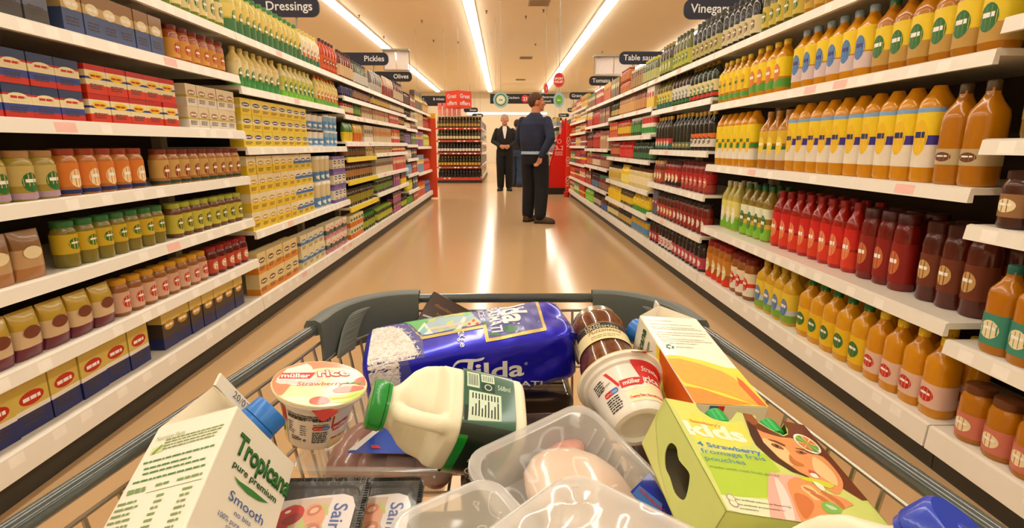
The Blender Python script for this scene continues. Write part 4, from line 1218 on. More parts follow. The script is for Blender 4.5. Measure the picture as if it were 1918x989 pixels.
def person(label, base, yaw, s, head_yaw, hair_col, skin, feet, elbows, wrists, hands, top, legs_col, shoe_col, jacket=False, shirt=None, bulk=1.0, tail=None, voxel=.0065):
    """local frame: x to the person's right, y forward; yaw turns clockwise from away-from-camera"""
    hips = [(-.095, 0, .92), (.095, 0, .92)]
    sh = [(-.182, -.01, 1.385), (.182, -.01, 1.385)]
    knees = []
    for (fx, fy, fa), hp in zip(feet, hips):
        knees.append(((hp[0] + fx) / 2, (hp[1] + fy) / 2 + .035, .49))
    b = MB()
    loft(b, [(0, 0, .84, .12, .09), (0, 0, .9, .165, .115), (0, 0, 1.0, .165, .115), (0, .005, 1.1, .15, .11), (0, .01, 1.25, .17, .12), (0, 0, 1.36, .18, .115), (0, -.005, 1.43, .15, .085), (0, -.005, 1.48, .07, .065)])
    limb(b, [(0, -.005, 1.42), (0, .025, 1.55)], [.066, .06])
    for i in (0, 1):
        limb(b, [hips[i], knees[i], (feet[i][0], feet[i][1] - .01, .09)], [.085, .058, .04])
        limb(b, [sh[i], elbows[i], wrists[i]], [.052, .042, .029])
        hand(b, wrists[i], hands[i][0], hands[i][1], 1 if i else -1)
        f = feet[i]
        c, n = math.sin(math.radians(f[2])), math.cos(math.radians(f[2]))
        limb(b, [(f[0], f[1], .06), (f[0] + c * .13, f[1] + n * .13, .04)], [.04, .03])
    hc = Vector((0, .04, 1.63))
    R = Matrix.Rotation(-head_yaw, 3, 'Z') * 1.07
    H = lambda v: hc + R @ Vector(v)
    h = MB()
    b.ellipsoid(hc + R @ Vector((0, -.008, .015)), (.076, .095, .1), 18, 12, rot=R)
    b.ellipsoid(H((0, .03, -.05)), (.06, .062, .068), 14, 10, rot=R)
    b.ellipsoid(H((0, .072, -.088)), (.028, .022, .02), 10, 8, rot=R)
    limb(b, [H((0, .086, .012)), H((0, .108, -.026)), H((0, .09, -.034))], [.009, .014, .012])
    b.ellipsoid(H((0, .082, -.06)), (.024, .014, .01), 10, 8, rot=R)
    for q in (-1, 1):
        b.ellipsoid(H((q * .078, -.004, -.012)), (.012, .022, .034), 10, 8, rot=R)
        b.ellipsoid(H((q * .036, .07, -.022)), (.026, .022, .02), 10, 8, rot=R)
    b.ellipsoid(H((0, .077, .03)), (.05, .016, .012), 10, 8, rot=R)
    sc = lambda mb: mb.map(lambda v: v * s)
    o = remeshed(sc(b), 'person', M(skin, rough=.5, var=.1, scale=14, sss=.1), voxel)
    o.location = base
    o.rotation_euler = (0, 0, -yaw)
    tag(o, label, 'person')
    for q in (-1, 1):
        e = MB().ellipsoid(H((q * .034, .078, .004)), (.0125, .009, .008), 10, 8, 0, R)
        e.ellipsoid(H((q * .034, .0855, .004)), (.005, .003, .0055), 8, 6, 1, R)
        sc(e).build('eye', [M((226, 216, 206), rough=.3), M((50, 36, 28), rough=.3)], o, True)
        e = MB()
        limb(e, [H((q * .018, .094, .026)), H((q * .05, .08, .026))], [.004, .003])
        sc(e).build('eyebrow', M(tuple(int(v * .8) for v in hair_col), rough=.8), o, True)
    e = MB().ellipsoid(H((0, .0945, -.061)), (.022, .004, .005), 10, 6, 0, R)
    sc(e).build('lips', M((170, 90, 80), rough=.5), o, True)
    # short hair: a cap over the back and top of the skull
    hm = MB()
    hm.ellipsoid(H((0, -.014, .022)), (.081, .1, .103), 24, 16, rot=R)
    keep = []
    for f in hm.f:
        c = sum((hm.v[i] for i in f), Vector()) / len(f)
        l = R.inverted() @ (c - hc)
        if l.z > .058 - max(0, -(l.y - .06)) * .98 and not (abs(l.x) > .06 and l.y > -.01 and l.z < .02):
            keep.append(f)
    hm.f, hm.m = keep, [0] * len(keep)
    ho = sc(hm).build('hair', mottled(hair_col, tuple(int(v * .6) for v in hair_col), 60, .8, bump=.6), o, True, recalc=False, angle=80)
    sm = ho.modifiers.new('thickness', 'SOLIDIFY')
    sm.thickness = .012 * s
    # top
    j = MB()
    k = bulk
    loft(j, [(0, .0, .965, .172 * k, .128 * k), (0, 0, 1.0, .186 * k, .14 * k), (0, .0, 1.1, .192 * k, .148 * k), (0, .005, 1.25, .2 * k, .15 * k), (0, 0, 1.34, .195 * k, .138 * k), (0, -.005, 1.415, .165, .112), (0, -.005, 1.455, .11, .09), (0, -.005, 1.49, .075, .072)])
    for i in (0, 1):
        w = Vector(wrists[i])
        el = Vector(elbows[i])
        cut = w - (w - el).normalized() * .015
        limb(j, [sh[i], Vector(sh[i]).lerp(el, .5), el, cut], [.056 * k, .062 * k, .057 * k, .04 * k])
    remeshed(sc(j), 'jacket' if jacket else 'sweatshirt', mottled(top, tuple(int(v * .7) for v in top), 9, .85, bump=.5), voxel, o, 3)
    if shirt:
        p = MB()
        p.prism([(-.045, 1.475), (.045, 1.475), (.05, 1.4), (.012, 1.2), (-.012, 1.2), (-.05, 1.4)], 0, .012, 0, lambda a, z, c: (a, .157 * k + .012 - c - (max(0, z - 1.32) * .42), z))
        sc(p).build('shirt_front', M(shirt, rough=.7), o)
    if tail:
        p = MB()
        loft(p, [(0, .0, .942, .18 * k, .137 * k), (0, 0, .99, .178 * k, .132 * k)], 28)
        sc(p).build('shirt_tail', M(tail, rough=.7), o, True)
    tr = MB()
    loft(tr, [(0, 0, .8, .165, .13), (0, 0, .9, .186, .142), (0, 0, .985, .172, .126)])
    for i in (0, 1):
        a = Vector((feet[i][0], feet[i][1] - .01, .115))
        limb(tr, [hips[i], Vector(hips[i]).lerp(Vector(knees[i]), .5), knees[i], Vector(knees[i]).lerp(a, .6), a], [.104, .108, .098, .09, .082])
    remeshed(sc(tr), 'trousers', mottled(legs_col, tuple(int(v * .6) for v in legs_col), 8, .9, bump=.6), voxel, o, 3)
    for i in (0, 1):
        f = feet[i]
        c, n = math.sin(math.radians(f[2])), math.cos(math.radians(f[2]))
        D, E2 = Vector((c, n, 0)), Vector((n, -c, 0))
        m = MB()
        out = smooth_poly([(-.045, -.075), (.045, -.075), (.05, .02), (.054, .12), (.03, .2), (-.02, .2), (-.05, .12), (-.046, .02)], 3)
        F = Vector((f[0], f[1], 0))
        m.prism(out, 0, .025, 1, lambda a, b2, z: F + E2 * a + D * b2 + Vector((0, 0, z)))
        rg = []
        for z, kx, y1 in ((.025, 1, 1), (.05, .97, .98), (.075, .86, .78), (.1, .8, .3)):
            rg.append([F + E2 * (a * kx) + D * (b2 * (y1 if b2 > 0 else .98)) + Vector((0, 0, z)) for a, b2 in out])
        nn = len(out)
        m.add([v for r in rg for v in r], [(q * nn + i2, q * nn + (i2 + 1) % nn, (q + 1) * nn + (i2 + 1) % nn, (q + 1) * nn + i2) for q in range(3) for i2 in range(nn)] + [tuple(range(3 * nn, 4 * nn))], 0)
        sc(m).build('shoe', [M(shoe_col, rough=.5), M((40, 32, 26), rough=.7)], o, True, angle=50)
    return o


person('man in a navy sweatshirt and dark trousers standing side-on in the aisle', (.425, 7.38, 0), math.radians(28), .985, math.radians(58), (96, 62, 36), (196, 122, 86),
       [(-.11, .03, 8), (.12, -.06, 78)], [(-.25, .02, 1.14), (.28, -.11, 1.15)], [(-.23, .16, .95), (.185, -.205, .915)],
       [((0, .3, -1), (1, 0, 0)), ((-.45, -.05, -1), (-.5, -.8, 0))], (36, 44, 74), (22, 24, 32), (84, 58, 36), bulk=1.1, tail=(170, 190, 210), voxel=.0058)
person('man in a black jacket and white shirt with hands clasped, facing the trolley', (.03, 12.75, 0), math.radians(180), 1.0, 0, (206, 196, 186), (214, 150, 120),
       [(-.1, .0, -12), (.1, 0, 14)], [(-.27, -.02, 1.14), (.27, -.02, 1.14)], [(-.11, .2, 1.03), (.11, .2, 1.03)],
       [((.9, .35, -.1), (0, -1, .2)), ((-.9, .35, -.1), (0, -1, .2))], (28, 28, 28), (22, 22, 24), (30, 28, 28), jacket=True, shirt=(236, 232, 226), voxel=.007)
person('person in blue jeans partly hidden behind the man in the navy sweatshirt', (.34, 13.9, 0), math.radians(20), .96, 0, (70, 50, 40), SKIN,
       [(-.1, .05, 0), (.1, -.05, 5)], [(-.25, .0, 1.14), (.25, 0, 1.14)], [(-.24, .1, .9), (.24, .1, .9)],
       [((0, .2, -1), (1, 0, 0)), ((0, .2, -1), (-1, 0, 0))], (40, 44, 56), (60, 84, 120), (60, 50, 44), voxel=.008)
# ---------------------------------------------------------------- the shopping trolley
TZ = 0.823
RAILM = M((70, 78, 76), rough=.2, coat=.6)
BUMPM = M((88, 94, 88), rough=.45, var=.03, scale=200, bump=.02)
STEEL = M((170, 164, 150), rough=.36, metal=.9)


def rim_path():
    pts = [(-.303, .08), (-.2857, .267), (-.2277, .635)]
    for i in range(1, 13):
        a = math.radians(180 - 7.5 * i)
        pts.append((-.127 + .1007 * math.cos(a), .635 + .116 * math.sin(a)))
    pts.append((.1325, .749))
    for i in range(1, 13):
        a = math.radians(90 - 7.5 * i)
        pts.append((.1325 + .103 * math.cos(a), .63 + .119 * math.sin(a)))
    pts += [(.2807, .257), (.303, .08)]
    return [Vector((x, y, TZ)) for x, y in pts]


RP = rim_path()
RLEN = [0.0]
for i in range(1, len(RP)):
    RLEN.append(RLEN[-1] + (RP[i] - RP[i - 1]).length)


def rim_at(s):
    """point on the rim and its outward direction at arc length s"""
    s = max(0, min(RLEN[-1], s))
    i = next((k for k in range(1, len(RLEN)) if RLEN[k] >= s), len(RLEN) - 1)
    f = (s - RLEN[i - 1]) / (RLEN[i] - RLEN[i - 1])
    def tan(k):
        return (RP[min(len(RP) - 1, k + 1)] - RP[max(0, k - 1)]).normalized()
    d = tan(i - 1).lerp(tan(i), f).normalized()
    return RP[i - 1].lerp(RP[i], f), Vector((-d.y, d.x, 0))


TB = Vector((0, .42, 0))
tr = thing('shopping_trolley', 'wire shopping trolley with grey plastic rim, full of groceries', 'trolley', TB)
loc = lambda mb: mb.map(lambda v: v - TB)
loc(MB().tube([RP[0] - Vector((-.004, .05, 0))] + RP + [RP[-1] - Vector((.004, .05, 0))], .007, 12)).build('rim_rail', RAILM, tr, True)
for side, (s0, s1) in (('l', (RLEN[2] - .02, RLEN[14] + .004)), ('r', (RLEN[15] - .004, RLEN[27] + .02))):
    sec = [(.0105, -.008), (.0112, .004), (.007, .0112), (-.004, .0122), (-.0105, .009), (-.0125, .002), (-.013, -.3), (-.0095, -.31), (-.0085, -.006), (.006, -.0095)]
    n = 26
    vs, fs = [], []
    for k in range(n + 1):
        f = k / n
        p, o = rim_at(s0 + (s1 - s0) * f)
        g = f if side == 'l' else 1 - f
        drop = .04 + .008 * math.sin(math.pi * min(1, g * 1.1)) + .004 * g
        for a, b in sec:
            vs.append(p + o * a + Vector((0, 0, b if b > -.2 else (-drop if b > -.305 else -drop - .001))))
    m = len(sec)
    for k in range(n):
        for i in range(m):
            fs.append((k * m + i, k * m + (i + 1) % m, (k + 1) * m + (i + 1) % m, (k + 1) * m + i))
    fs += [tuple(range(m - 1, -1, -1)), tuple(range(n * m, (n + 1) * m))]
    bo = loc(MB().add(vs, fs)).build('corner_bumper', BUMPM, tr, True, angle=35)
    leaf = smooth_poly([(.72, .002), (.64, -.006), (.56, -.02), (.49, -.036), (.44, -.046), (.28, -.044), (.14, -.042), (.24, -.026), (.36, -.01), (.5, .001)], 3)

    def lf(x, y, z, s0=s0, s1=s1, side=side):
        f = x * .8 if side == 'l' else 1 - x * .8
        p, o = rim_at(s0 + (s1 - s0) * f)
        return p - o * (.0128 + z + .004 * max(0, -y / .045)) + Vector((0, 0, y - .002))
    pr_ = Print()
    pr_.poly(leaf, M((120, 126, 118), rough=.42), 1)
    fl = MB().prism(leaf, 0.0005, .0035, 0, lf)
    loc(fl).build('moulded_flange', M((112, 118, 110), rough=.42), bo)
wr = MB()
inset = lambda z: .004 + .03 * (TZ - z) / .16
wp = lambda s, z: rim_at(s)[0] - rim_at(s)[1] * inset(z) + Vector((0, 0, z - TZ))
s = .012
while s < RLEN[-1]:
    wr.tube([wp(s, .806), wp(s, .74), wp(s, .664)], .0019, 6)
    s += .027
for z, r in ((.806, .0019), (.782, .0026), (.725, .002), (.662, .003)):
    wr.tube([wp(RLEN[-1] * k / 70, z) for k in range(71)], r, 6)
for k in range(19):
    y = .09 + k * .034
    x = .275 - .105 * y if y < .62 else .205 - (y - .62) * .9
    wr.tube([(-x, y, .659), (x, y, .659)], .0018, 6)
for k in range(-6, 7):
    wr.tube([(k * .032, .06, .656), (k * .032, .705, .656)], .0018, 6)
for z in (.662, .72, .78, .806):
    x = .303 - inset(z)
    wr.tube([(-x, .08, z), (x, .08, z)], .0022, 6)
for k in range(-10, 11):
    wr.tube([(k * .027, .08, .662), (k * .027, .08, .806)], .0018, 6)
loc(wr).build('wire_basket', STEEL, tr, True)
ch = MB()
for sx in (-1, 1):
    ch.tube([(sx * .19, .66, .165), (sx * .21, .5, .17), (sx * .25, .02, .2), (sx * .275, -.06, .3), (sx * .275, -.02, .64), (sx * .28, .04, .66), (sx * .29, -.03, .8), (sx * .285, -.11, .95)], .011, 10)
ch.tube([(-.19, .66, .165), (-.1, .69, .165), (.1, .69, .165), (.19, .66, .165)], .011, 10)
ch.tube([(-.25, .02, .2), (.25, .02, .2)], .009, 10)
ch.tube([(-.28, .04, .656), (-.2, .62, .65), (.2, .62, .65), (.28, .04, .656)], .007, 8)
loc(ch).build('base_frame', STEEL, tr, True)
loc(MB().tube([(-.3, -.11, .955), (.3, -.11, .955)], .016, 14)).build('handle', M((226, 110, 30), rough=.4), tr, True)
for x, y in ((-.19, .64), (.19, .64), (-.25, .06), (.25, .06)):
    c = MB().box((x - .022, y - .03, .1), (x + .022, y + .03, .17))
    c.box((x - .022, y - .015, .055), (x - .016, y + .015, .1)).box((x + .016, y - .015, .055), (x + .022, y + .015, .1))
    co = loc(c).build('castor', STEEL, tr)
    w = MB().lathe([(.05, -.012, 0), (.058, -.009, 0), (.06, 0, 0), (.058, .009, 0), (.05, .012, 0)], 20).map(lambda v: (v.z + x, v.x + y, v.y + .0605))
    loc(w).build('wheel', M((50, 50, 48), rough=.6), co, True)

# ---------------------------------------------------------------- helpers for the groceries
def tpx(p, f, t, a, b, top, mat, lay=3, **k):
    """lettering whose baseline runs between two points read off the photo, with capitals as tall as a third"""
    A, Bv, Cv = Vector(f(a)), Vector(f(b)), Vector(f(top))
    d = Bv - A
    ang = math.atan2(d.y, d.x)
    h = abs((Cv - A).dot(Vector((-d.y, d.x)).normalized()))
    return p.text(t, A.x, A.y, h / .72, mat, lay, rot=ang, width=d.length, **k)


def pp(p, f, pts, mat, lay=1, sm=0):
    q = [f(a) for a in pts]
    return p.poly(smooth_poly(q, sm) if sm else q, mat, lay)


def crop(x0, y0, k):
    return lambda *a: [(x0 + x / k, y0 + y / k) for x, y in a]


def panel(mb, outer, holes, z0, z1, m, fn):
    loops = [outer] + holes
    flat = [q for l in loops for q in l]
    tri = geometry.tessellate_polygon([[Vector((x, y, 0)) for x, y in l] for l in loops])
    n = len(flat)
    vs = [fn(x, y, z0) for x, y in flat] + [fn(x, y, z1) for x, y in flat]
    fs = [tuple(reversed(t)) for t in tri] + [tuple(q + n for q in t) for t in tri]
    b = 0
    for l in loops:
        k = len(l)
        fs += [(b + i, b + (i + 1) % k, n + b + (i + 1) % k, n + b + i) for i in range(k)]
        b += k
    mb.add(vs, fs, m)


PAPER = M((240, 232, 214), rough=.38, coat=.25, var=.02)
INKG, INKDG, INKB, INKK = M((70, 130, 60), rough=.5), M((22, 78, 34), rough=.4), M((50, 90, 160), rough=.5), M((36, 34, 34), rough=.5)
INKW, INKR = M((246, 242, 236), rough=.45), M((206, 34, 26), rough=.45)


def ridged_cap(r, h, mat, name, parent, mw, teeth=30):
    vs, fs = [], []
    n = teeth * 2
    for z, k in ((0, 1.0), (h * .86, .97), (h, .9)):
        for i in range(n):
            a = 2 * math.pi * i / n
            rr = r * k * (1 + (.028 if i % 2 and z < h * .9 else 0))
            vs.append((rr * math.cos(a), rr * math.sin(a), z))
    for j in range(2):
        for i in range(n):
            fs.append((j * n + i, j * n + (i + 1) % n, (j + 1) * n + (i + 1) % n, (j + 1) * n + i))
    fs += [tuple(range(n - 1, -1, -1)), tuple(range(2 * n, 3 * n))]
    mb = MB().add(vs, fs)
    mb.lathe([(r * .25, h, 0), (r * .22, h * 1.04, 0)], 12)
    return mb.map(lambda v: mw @ v).build(name, mat, parent, True, angle=50)


# ---------------------------------------------------------------- two juice cartons
def juice_carton(label, o, xa, ya, za, sx, w, wy, L):
    mw = frame(o, xa, ya, za)
    X = sx * w
    gh, fin = w * .46, w * .2
    v = [(0, 0, -L), (X, 0, -L), (X, wy, -L), (0, wy, -L), (0, 0, 0), (X, 0, 0), (X, wy, 0), (0, wy, 0),
         (X / 2, 0, gh), (X / 2, wy, gh), (X / 2, w * .36, gh * .86), (X / 2, wy - w * .36, gh * .86),
         (X / 2 - .0012, 0, gh), (X / 2 - .0012, wy, gh), (X / 2 - .0012, 0, gh + fin), (X / 2 - .0012, wy, gh + fin), (X / 2 + .0012, 0, gh + fin), (X / 2 + .0012, wy, gh + fin), (X / 2 + .0012, 0, gh), (X / 2 + .0012, wy, gh)]
    f = [(0, 1, 2, 3), (0, 1, 5, 4), (1, 2, 6, 5), (2, 3, 7, 6), (3, 0, 4, 7), (4, 7, 9, 8), (5, 6, 9, 8), (4, 10, 8), (5, 8, 10), (4, 5, 10), (7, 9, 11), (6, 11, 9), (7, 11, 6),
         (12, 13, 15, 14), (14, 15, 17, 16), (16, 17, 19, 18), (12, 14, 16, 18), (13, 19, 17, 15)]
    ob = MB().add(v, f).build('juice_carton', PAPER)
    ob.matrix_world = mw
    bv = ob.modifiers.new('soft_edges', 'BEVEL')
    bv.width, bv.segments, bv.limit_method = .0012, 2, 'ANGLE'
    tag(ob, label, 'carton')
    # cap on the sloping panel above the front
    a, b = Vector((0, wy / 2, 0)), Vector((X / 2, wy / 2, gh))
    n = Vector((-sx * gh, 0, abs(X) / 2)).normalized()
    n = Vector((-sx * abs(n.x), 0, abs(n.z)))
    c = a.lerp(b, .5) + n * .0004
    CAPB = M((44, 120, 206), rough=.35, coat=.2)
    m4 = axis_frame(c, n, (0, 1, 0))
    MB().lathe([(.0165, 0, 0), (.0165, .003, 0), (.0145, .004, 0)], 24).map(lambda q: m4 @ q).build('spout_ring', CAPB, ob, True)
    ridged_cap(.0155, .0135, CAPB, 'screw_cap', ob, axis_frame(c + n * .004, n, (0, 1, 0)))
    return ob, mw


CA, mwA = juice_carton('white juice carton with blue cap and green lettering at the front left of the trolley', (-.1942, .3597, .8551), (.951, -.08, .2987), (.3052, .3978, -.8652), (-.0497, .914, .4027), -1, .066, .079, .19)
k = crop(190, 700, 3.42)
f = px_on(mwA, (0, 0, 0), (0, 1, 0), (0, 0, 1))
p = Print()
tpx(p, f, 'Tropicana', *k((848, 492), (1185, 800), (868, 345)), INKDG, bold=.035)
tpx(p, f, 'Tropicana', *k((852, 484), (1181, 790), (870, 350)), M((58, 124, 52), rough=.4), 4, bold=.0)
tpx(p, f, 'pure premium', *k((835, 590), (1108, 832), (846, 545)), INKDG, bold=.02)
pp(p, f, k((845, 655), (880, 690), (960, 745), (1065, 832), (1000, 815), (930, 770), (870, 705)), M((60, 130, 60), rough=.5), 3)
tpx(p, f, 'Smooth', *k((806, 800), (1022, 975), (822, 735)), INKB, bold=.0)
tpx(p, f, 'no bits', *k((842, 905), (945, 980), (852, 872)), INKB)
tpx(p, f, '100% pure', *k((738, 905), (872, 1000), (746, 868)), INKB)
tpx(p, f, 'orange', *k((786, 985), (880, 1050), (792, 955)), INKB)
p.build('printed_front', CA, lambda x, y, l: (l, x, y))
f = px_on(mwA, (0, 0, 0), (1, 0, 0), (0, 0, 1))
p = Print()
GS = M((120, 150, 90), rough=.5)
tpx(p, f, 'Nutrition Facts', *k((352, 438), (535, 388), (358, 412)), GS, bold=.0)
for i, (a, b) in enumerate((((412, 432), (778, 350)), ((405, 450), (765, 370)), ((398, 470), (730, 402)), ((390, 490), (712, 424)))):
    A, Bv = Vector(f(k(a)[0])), Vector(f(k(b)[0]))
    p.lines(A.x, A.y, (Bv - A).length, 1, .0022, GS, h=.0011, ragged=0, seed=i)
for i, (a, b) in enumerate((((268, 585), (720, 472)), ((270, 622), (580, 538)), ((262, 655), (665, 548)), ((200, 712), (660, 600)))):
    A, Bv = Vector(f(k(a)[0])), Vector(f(k(b)[0]))
    p.lines(A.x, A.y, (Bv - A).length, 1, .0028, INKG, h=.0014, ragged=0, seed=i + 9)
pp(p, f, k((330, 480), (412, 448), (395, 495), (308, 525)), M((206, 214, 160), rough=.5), 1)
pp(p, f, k((322, 515), (390, 455), (398, 462), (335, 520)), M((130, 160, 60), rough=.5), 2)
for a, b in (((345, 725), (430, 705)), ((482, 690), (640, 655)), ((165, 770), (280, 740)), ((160, 785), (275, 758))):
    A, Bv = Vector(f(k(a)[0])), Vector(f(k(b)[0]))
    p.lines(A.x, A.y, (Bv - A).length, 1, .003, GS, h=.0018, ragged=0, seed=3)
A, Bv = Vector(f(k((285, 768))[0])), Vector(f(k((640, 685))[0]))
p.poly([(A.x, A.y), (Bv.x, A.y), (Bv.x, A.y + .0005), (A.x, A.y + .0005)], GS)
for i in range(11):
    y = A.y - .005 - i * .0042
    p.lines(-.063, y, .018, 1, .003, GS, h=.0016, seed=i).lines(-.034, y, .007, 1, .003, GS, h=.0016, seed=i + 20).lines(-.015, y, .008, 1, .003, GS, h=.0016, seed=i + 40)
p.build('printed_side', CA, lambda x, y, l: (x, -l, y))
p = Print().text('20/03', .02, .0, .009, M((90, 90, 90), rough=.5))
p.build('stamped_date', CA, lambda x, y, l: (-.033 + .0013 + l, x, .066 * .46 + .004 + y))

sB = 1.05
CB, mwB = juice_carton('white juice carton with orange slices printed on it, lying at the back right', CAMP + (Vector((.1502, .5634, .8563)) - CAMP) * sB, (.9936, .0729, -.0864), (-.0975, .1648, -.9815), (-.0573, .9836, .1709), 1, .0693, .0693, .166)
k = crop(1160, 560, 4.497)
f = px_on(mwB, (0, 0, 0), (1, 0, 0), (0, 0, 1))
p = Print()
OR1, OR2, ORY, ORD_ = M((244, 168, 48), rough=.45, var=.15, scale=160), M((238, 140, 24), rough=.45, var=.15, scale=160), M((246, 214, 60), rough=.45), M((214, 96, 14), rough=.45, var=.15, scale=120)
GT = M((150, 160, 130), rough=.5)
pp(p, f, k((372, 478), (430, 472), (520, 480), (700, 520), (900, 580), (1000, 590), (1265, 912), (645, 900), (540, 720)), ORY, 1)
pp(p, f, k((392, 505), (500, 505), (660, 545), (860, 612), (960, 665), (1190, 890), (1150, 895), (900, 800), (560, 705), (535, 690)), OR1, 2)
pp(p, f, k((545, 735), (700, 760), (900, 830), (1130, 893), (660, 893), (600, 830)), OR2, 2)
pp(p, f, k((985, 660), (1040, 700), (1240, 905), (1170, 895), (1010, 730)), ORD_, 3)
for i, (a, b) in enumerate((((232, 180), (430, 180)), ((260, 212), (610, 226)), ((268, 236), (640, 258)), ((280, 250), (690, 268)), ((300, 280), (730, 305)), ((312, 300), (725, 325)), ((322, 318), (420, 320)), ((340, 335), (715, 352)), ((350, 352), (780, 372)), ((365, 372), (655, 382)), ((480, 408), (620, 410)))):
    A, Bv = Vector(f(k(a)[0])), Vector(f(k(b)[0]))
    p.lines(A.x, A.y, (Bv - A).length, 1, .0022, GT, h=.0009, ragged=0, seed=i)
for q in range(3):
    a0 = math.radians(90 + q * 120)
    cx, cy = f(k((424, 403))[0])
    pts = [(cx + r * math.cos(a0 + d) * .0042, cy + r * math.sin(a0 + d) * .0042) for r, d in ((1, -.7), (1.15, 0), (1, .5), (1.3, .7), (.7, 1.1), (.55, .5), (.65, 0), (.6, -.7))]
    p.poly(pts, M((60, 130, 80), rough=.5), 2)
p.build('printed_side', CB, lambda x, y, l: (x, -l, y), bounds=(.0006, -.166, .0687, 0))
p = Print()
f2 = px_on(mwB, (0, 0, 0), (0, -1, 0), (0, 0, 1))
p.text('Tropicana', -.064, -.03, .019, INKDG, 3, bold=.03, width=.06).text('pure premium', -.06, -.047, .011, INKDG, 3, bold=.015, width=.05)
p.poly([(0, -.166), (0, -.068), (-.012, -.075), (-.03, -.1), (-.04, -.166)], ORD_, 1)
p.poly([(0, -.062), (0, -.072), (-.012, -.08), (-.03, -.105), (-.04, -.166), (-.046, -.166), (-.034, -.1), (-.014, -.07)], ORY, 2)
p.build('printed_front', CB, lambda x, y, l: (-l, -x, y), bounds=(-.0687, -.166, -.0006, 0))
p = Print()
p.poly([(.002, -.02), (.01, -.02), (.01, -.014), (.002, -.014)], INKB).poly([(.01, -.02), (.016, -.02), (.016, -.014), (.01, -.014)], INKR)
p.build('printed_base', CB, lambda x, y, l: (x + .012, -y - .013, -.166 - l))
# ---------------------------------------------------------------- carton of yogurt pouches
sk = .85
KO = CAMP + (Vector((.1454, .4441, .817)) - CAMP) * sk
KX, KY = Vector((.9546, .1354, -.2653)), Vector((-.0791, .974, .2123))
KZ = KX.cross(KY)
mwK = frame(KO, KX, KY, KZ)
KW, KH, KD = .1275, .1045, .047
k = crop(1190, 720, 3.676)
f = px_on(mwK, (0, 0, 0), (1, 0, 0), (0, 1, 0))
CARD = M((206, 216, 120), rough=.4, coat=.3)
KG, KI = M((190, 208, 90), rough=.4, coat=.3), M((120, 104, 76), rough=.7)
th = .0008
n1 = [f(a) for a in k((400, 112), (420, 150), (455, 195), (510, 228), (580, 250), (640, 256), (662, 240), (690, 175))]
n2 = [f(a) for a in k((815, 200), (838, 250), (900, 292), (970, 330), (1020, 350), (1050, 335), (1030, 255))]
n1[0], n1[-1], n2[0], n2[-1] = [(q[0], 0.0) for q in (n1[0], n1[-1], n2[0], n2[-1])]
front = [(0, 0)] + n1 + n2 + [(KW, 0), (KW, -KH), (0, -KH)]
ks = MB()
panel(ks, front, [], -th, 0, 0, lambda x, y, z: (x, y, z))
panel(ks, [(0, 0), (KW, 0), (KW, -KH), (0, -KH)], [], -KD, -KD + th, 0, lambda x, y, z: (x, y, z))
fl = px_on(mwK, (0, 0, 0), (0, 0, 1), (0, 1, 0))
hole = smooth_poly([fl(a) for a in k((255, 405), (285, 440), (300, 520), (365, 600), (372, 660), (350, 770), (320, 795), (270, 745), (235, 640), (205, 570), (205, 470), (228, 415))], 3)
hole = [(max(-KD + .004, min(-.003, x)), max(-KH + .004, min(-.004, y))) for x, y in hole]
panel(ks, [(0, 0), (-KD, 0), (-KD, -KH), (0, -KH)], [hole], 0, th * .6, 0, lambda x, y, z: (z, y, x))
panel(ks, [(-.001, -.001), (-KD + .001, -.001), (-KD + .001, -KH + .001), (-.001, -KH + .001)], [hole], th * .6, th, 1, lambda x, y, z: (z, y, x))
panel(ks, [(.001, -.001), (KW - .001, -.001), (KW - .001, -KH + .001), (.001, -KH + .001)], [], -KD + th, -KD + th * 1.3, 1, lambda x, y, z: (x, y, z))
panel(ks, [(0, 0), (-KD, 0), (-KD, -KH), (0, -KH)], [], KW - th, KW, 0, lambda x, y, z: (z, y, x))
panel(ks, [(0, 0), (KW, 0), (KW, -KD), (0, -KD)], [], -KH, -KH + th, 0, lambda x, y, z: (x, z, y))
# top panel with two openings that run on from the notches in the front
def opening(a, b):
    return [(a, -.0001), (b, -.0001), (b, -.02), (b - .004, -.027), ((a + b) / 2, -.03), (a + .004, -.027), (a, -.02)]
top = [(0, 0), (n1[0][0], 0)] + [(x, y) for x, y in (lambda a, b: [(a, -.02), (a + .005, -.028), (b - .005, -.028), (b, -.02)])(n1[0][0], n1[-1][0])] + [(n1[-1][0], 0), (n2[0][0], 0)] + [(x, y) for x, y in (lambda a, b: [(a, -.02), (a + .005, -.028), (b - .005, -.028), (b, -.02)])(n2[0][0], n2[-1][0])] + [(n2[-1][0], 0), (KW, 0), (KW, -KD), (0, -KD)]
panel(ks, top, [], -th, 0, 0, lambda x, y, z: (x, z, y))
kb = ks.build('yogurt_carton', [CARD, KI])
kb.matrix_world = mwK
tag(kb, 'lime green carton of strawberry yogurt pouches with a girl printed on its front', 'carton')
p = Print()
C = lambda *c, **q: M(c, rough=.42, coat=.3, **q)
B0 = [(.0003, -.0003)] + [(x, y - .0004) for x, y in n1] + [(x, y - .0004) for x, y in n2] + [(KW - .0003, -.0003), (KW - .0003, -KH), (.0003, -KH)]
PL = lambda pts, mat, lay=1, sm=0: pp(p, f, k(*pts), mat, lay, sm)
PL([(215, 85), (400, 115), (440, 180), (560, 255), (660, 262), (740, 250), (800, 400), (640, 470), (420, 420), (330, 260)], C(216, 222, 110), 1)
PL([(340, 240), (400, 200), (560, 262), (680, 268), (760, 300), (800, 420), (600, 440), (420, 400)], C(232, 222, 90), 2)
PL([(440, 470), (900, 480), (1000, 600), (940, 620), (910, 780), (600, 770), (520, 600)], C(176, 206, 60), 1)
PL([(585, 760), (900, 795), (1080, 840), (1120, 950), (930, 935), (640, 865)], C(226, 230, 190), 2)
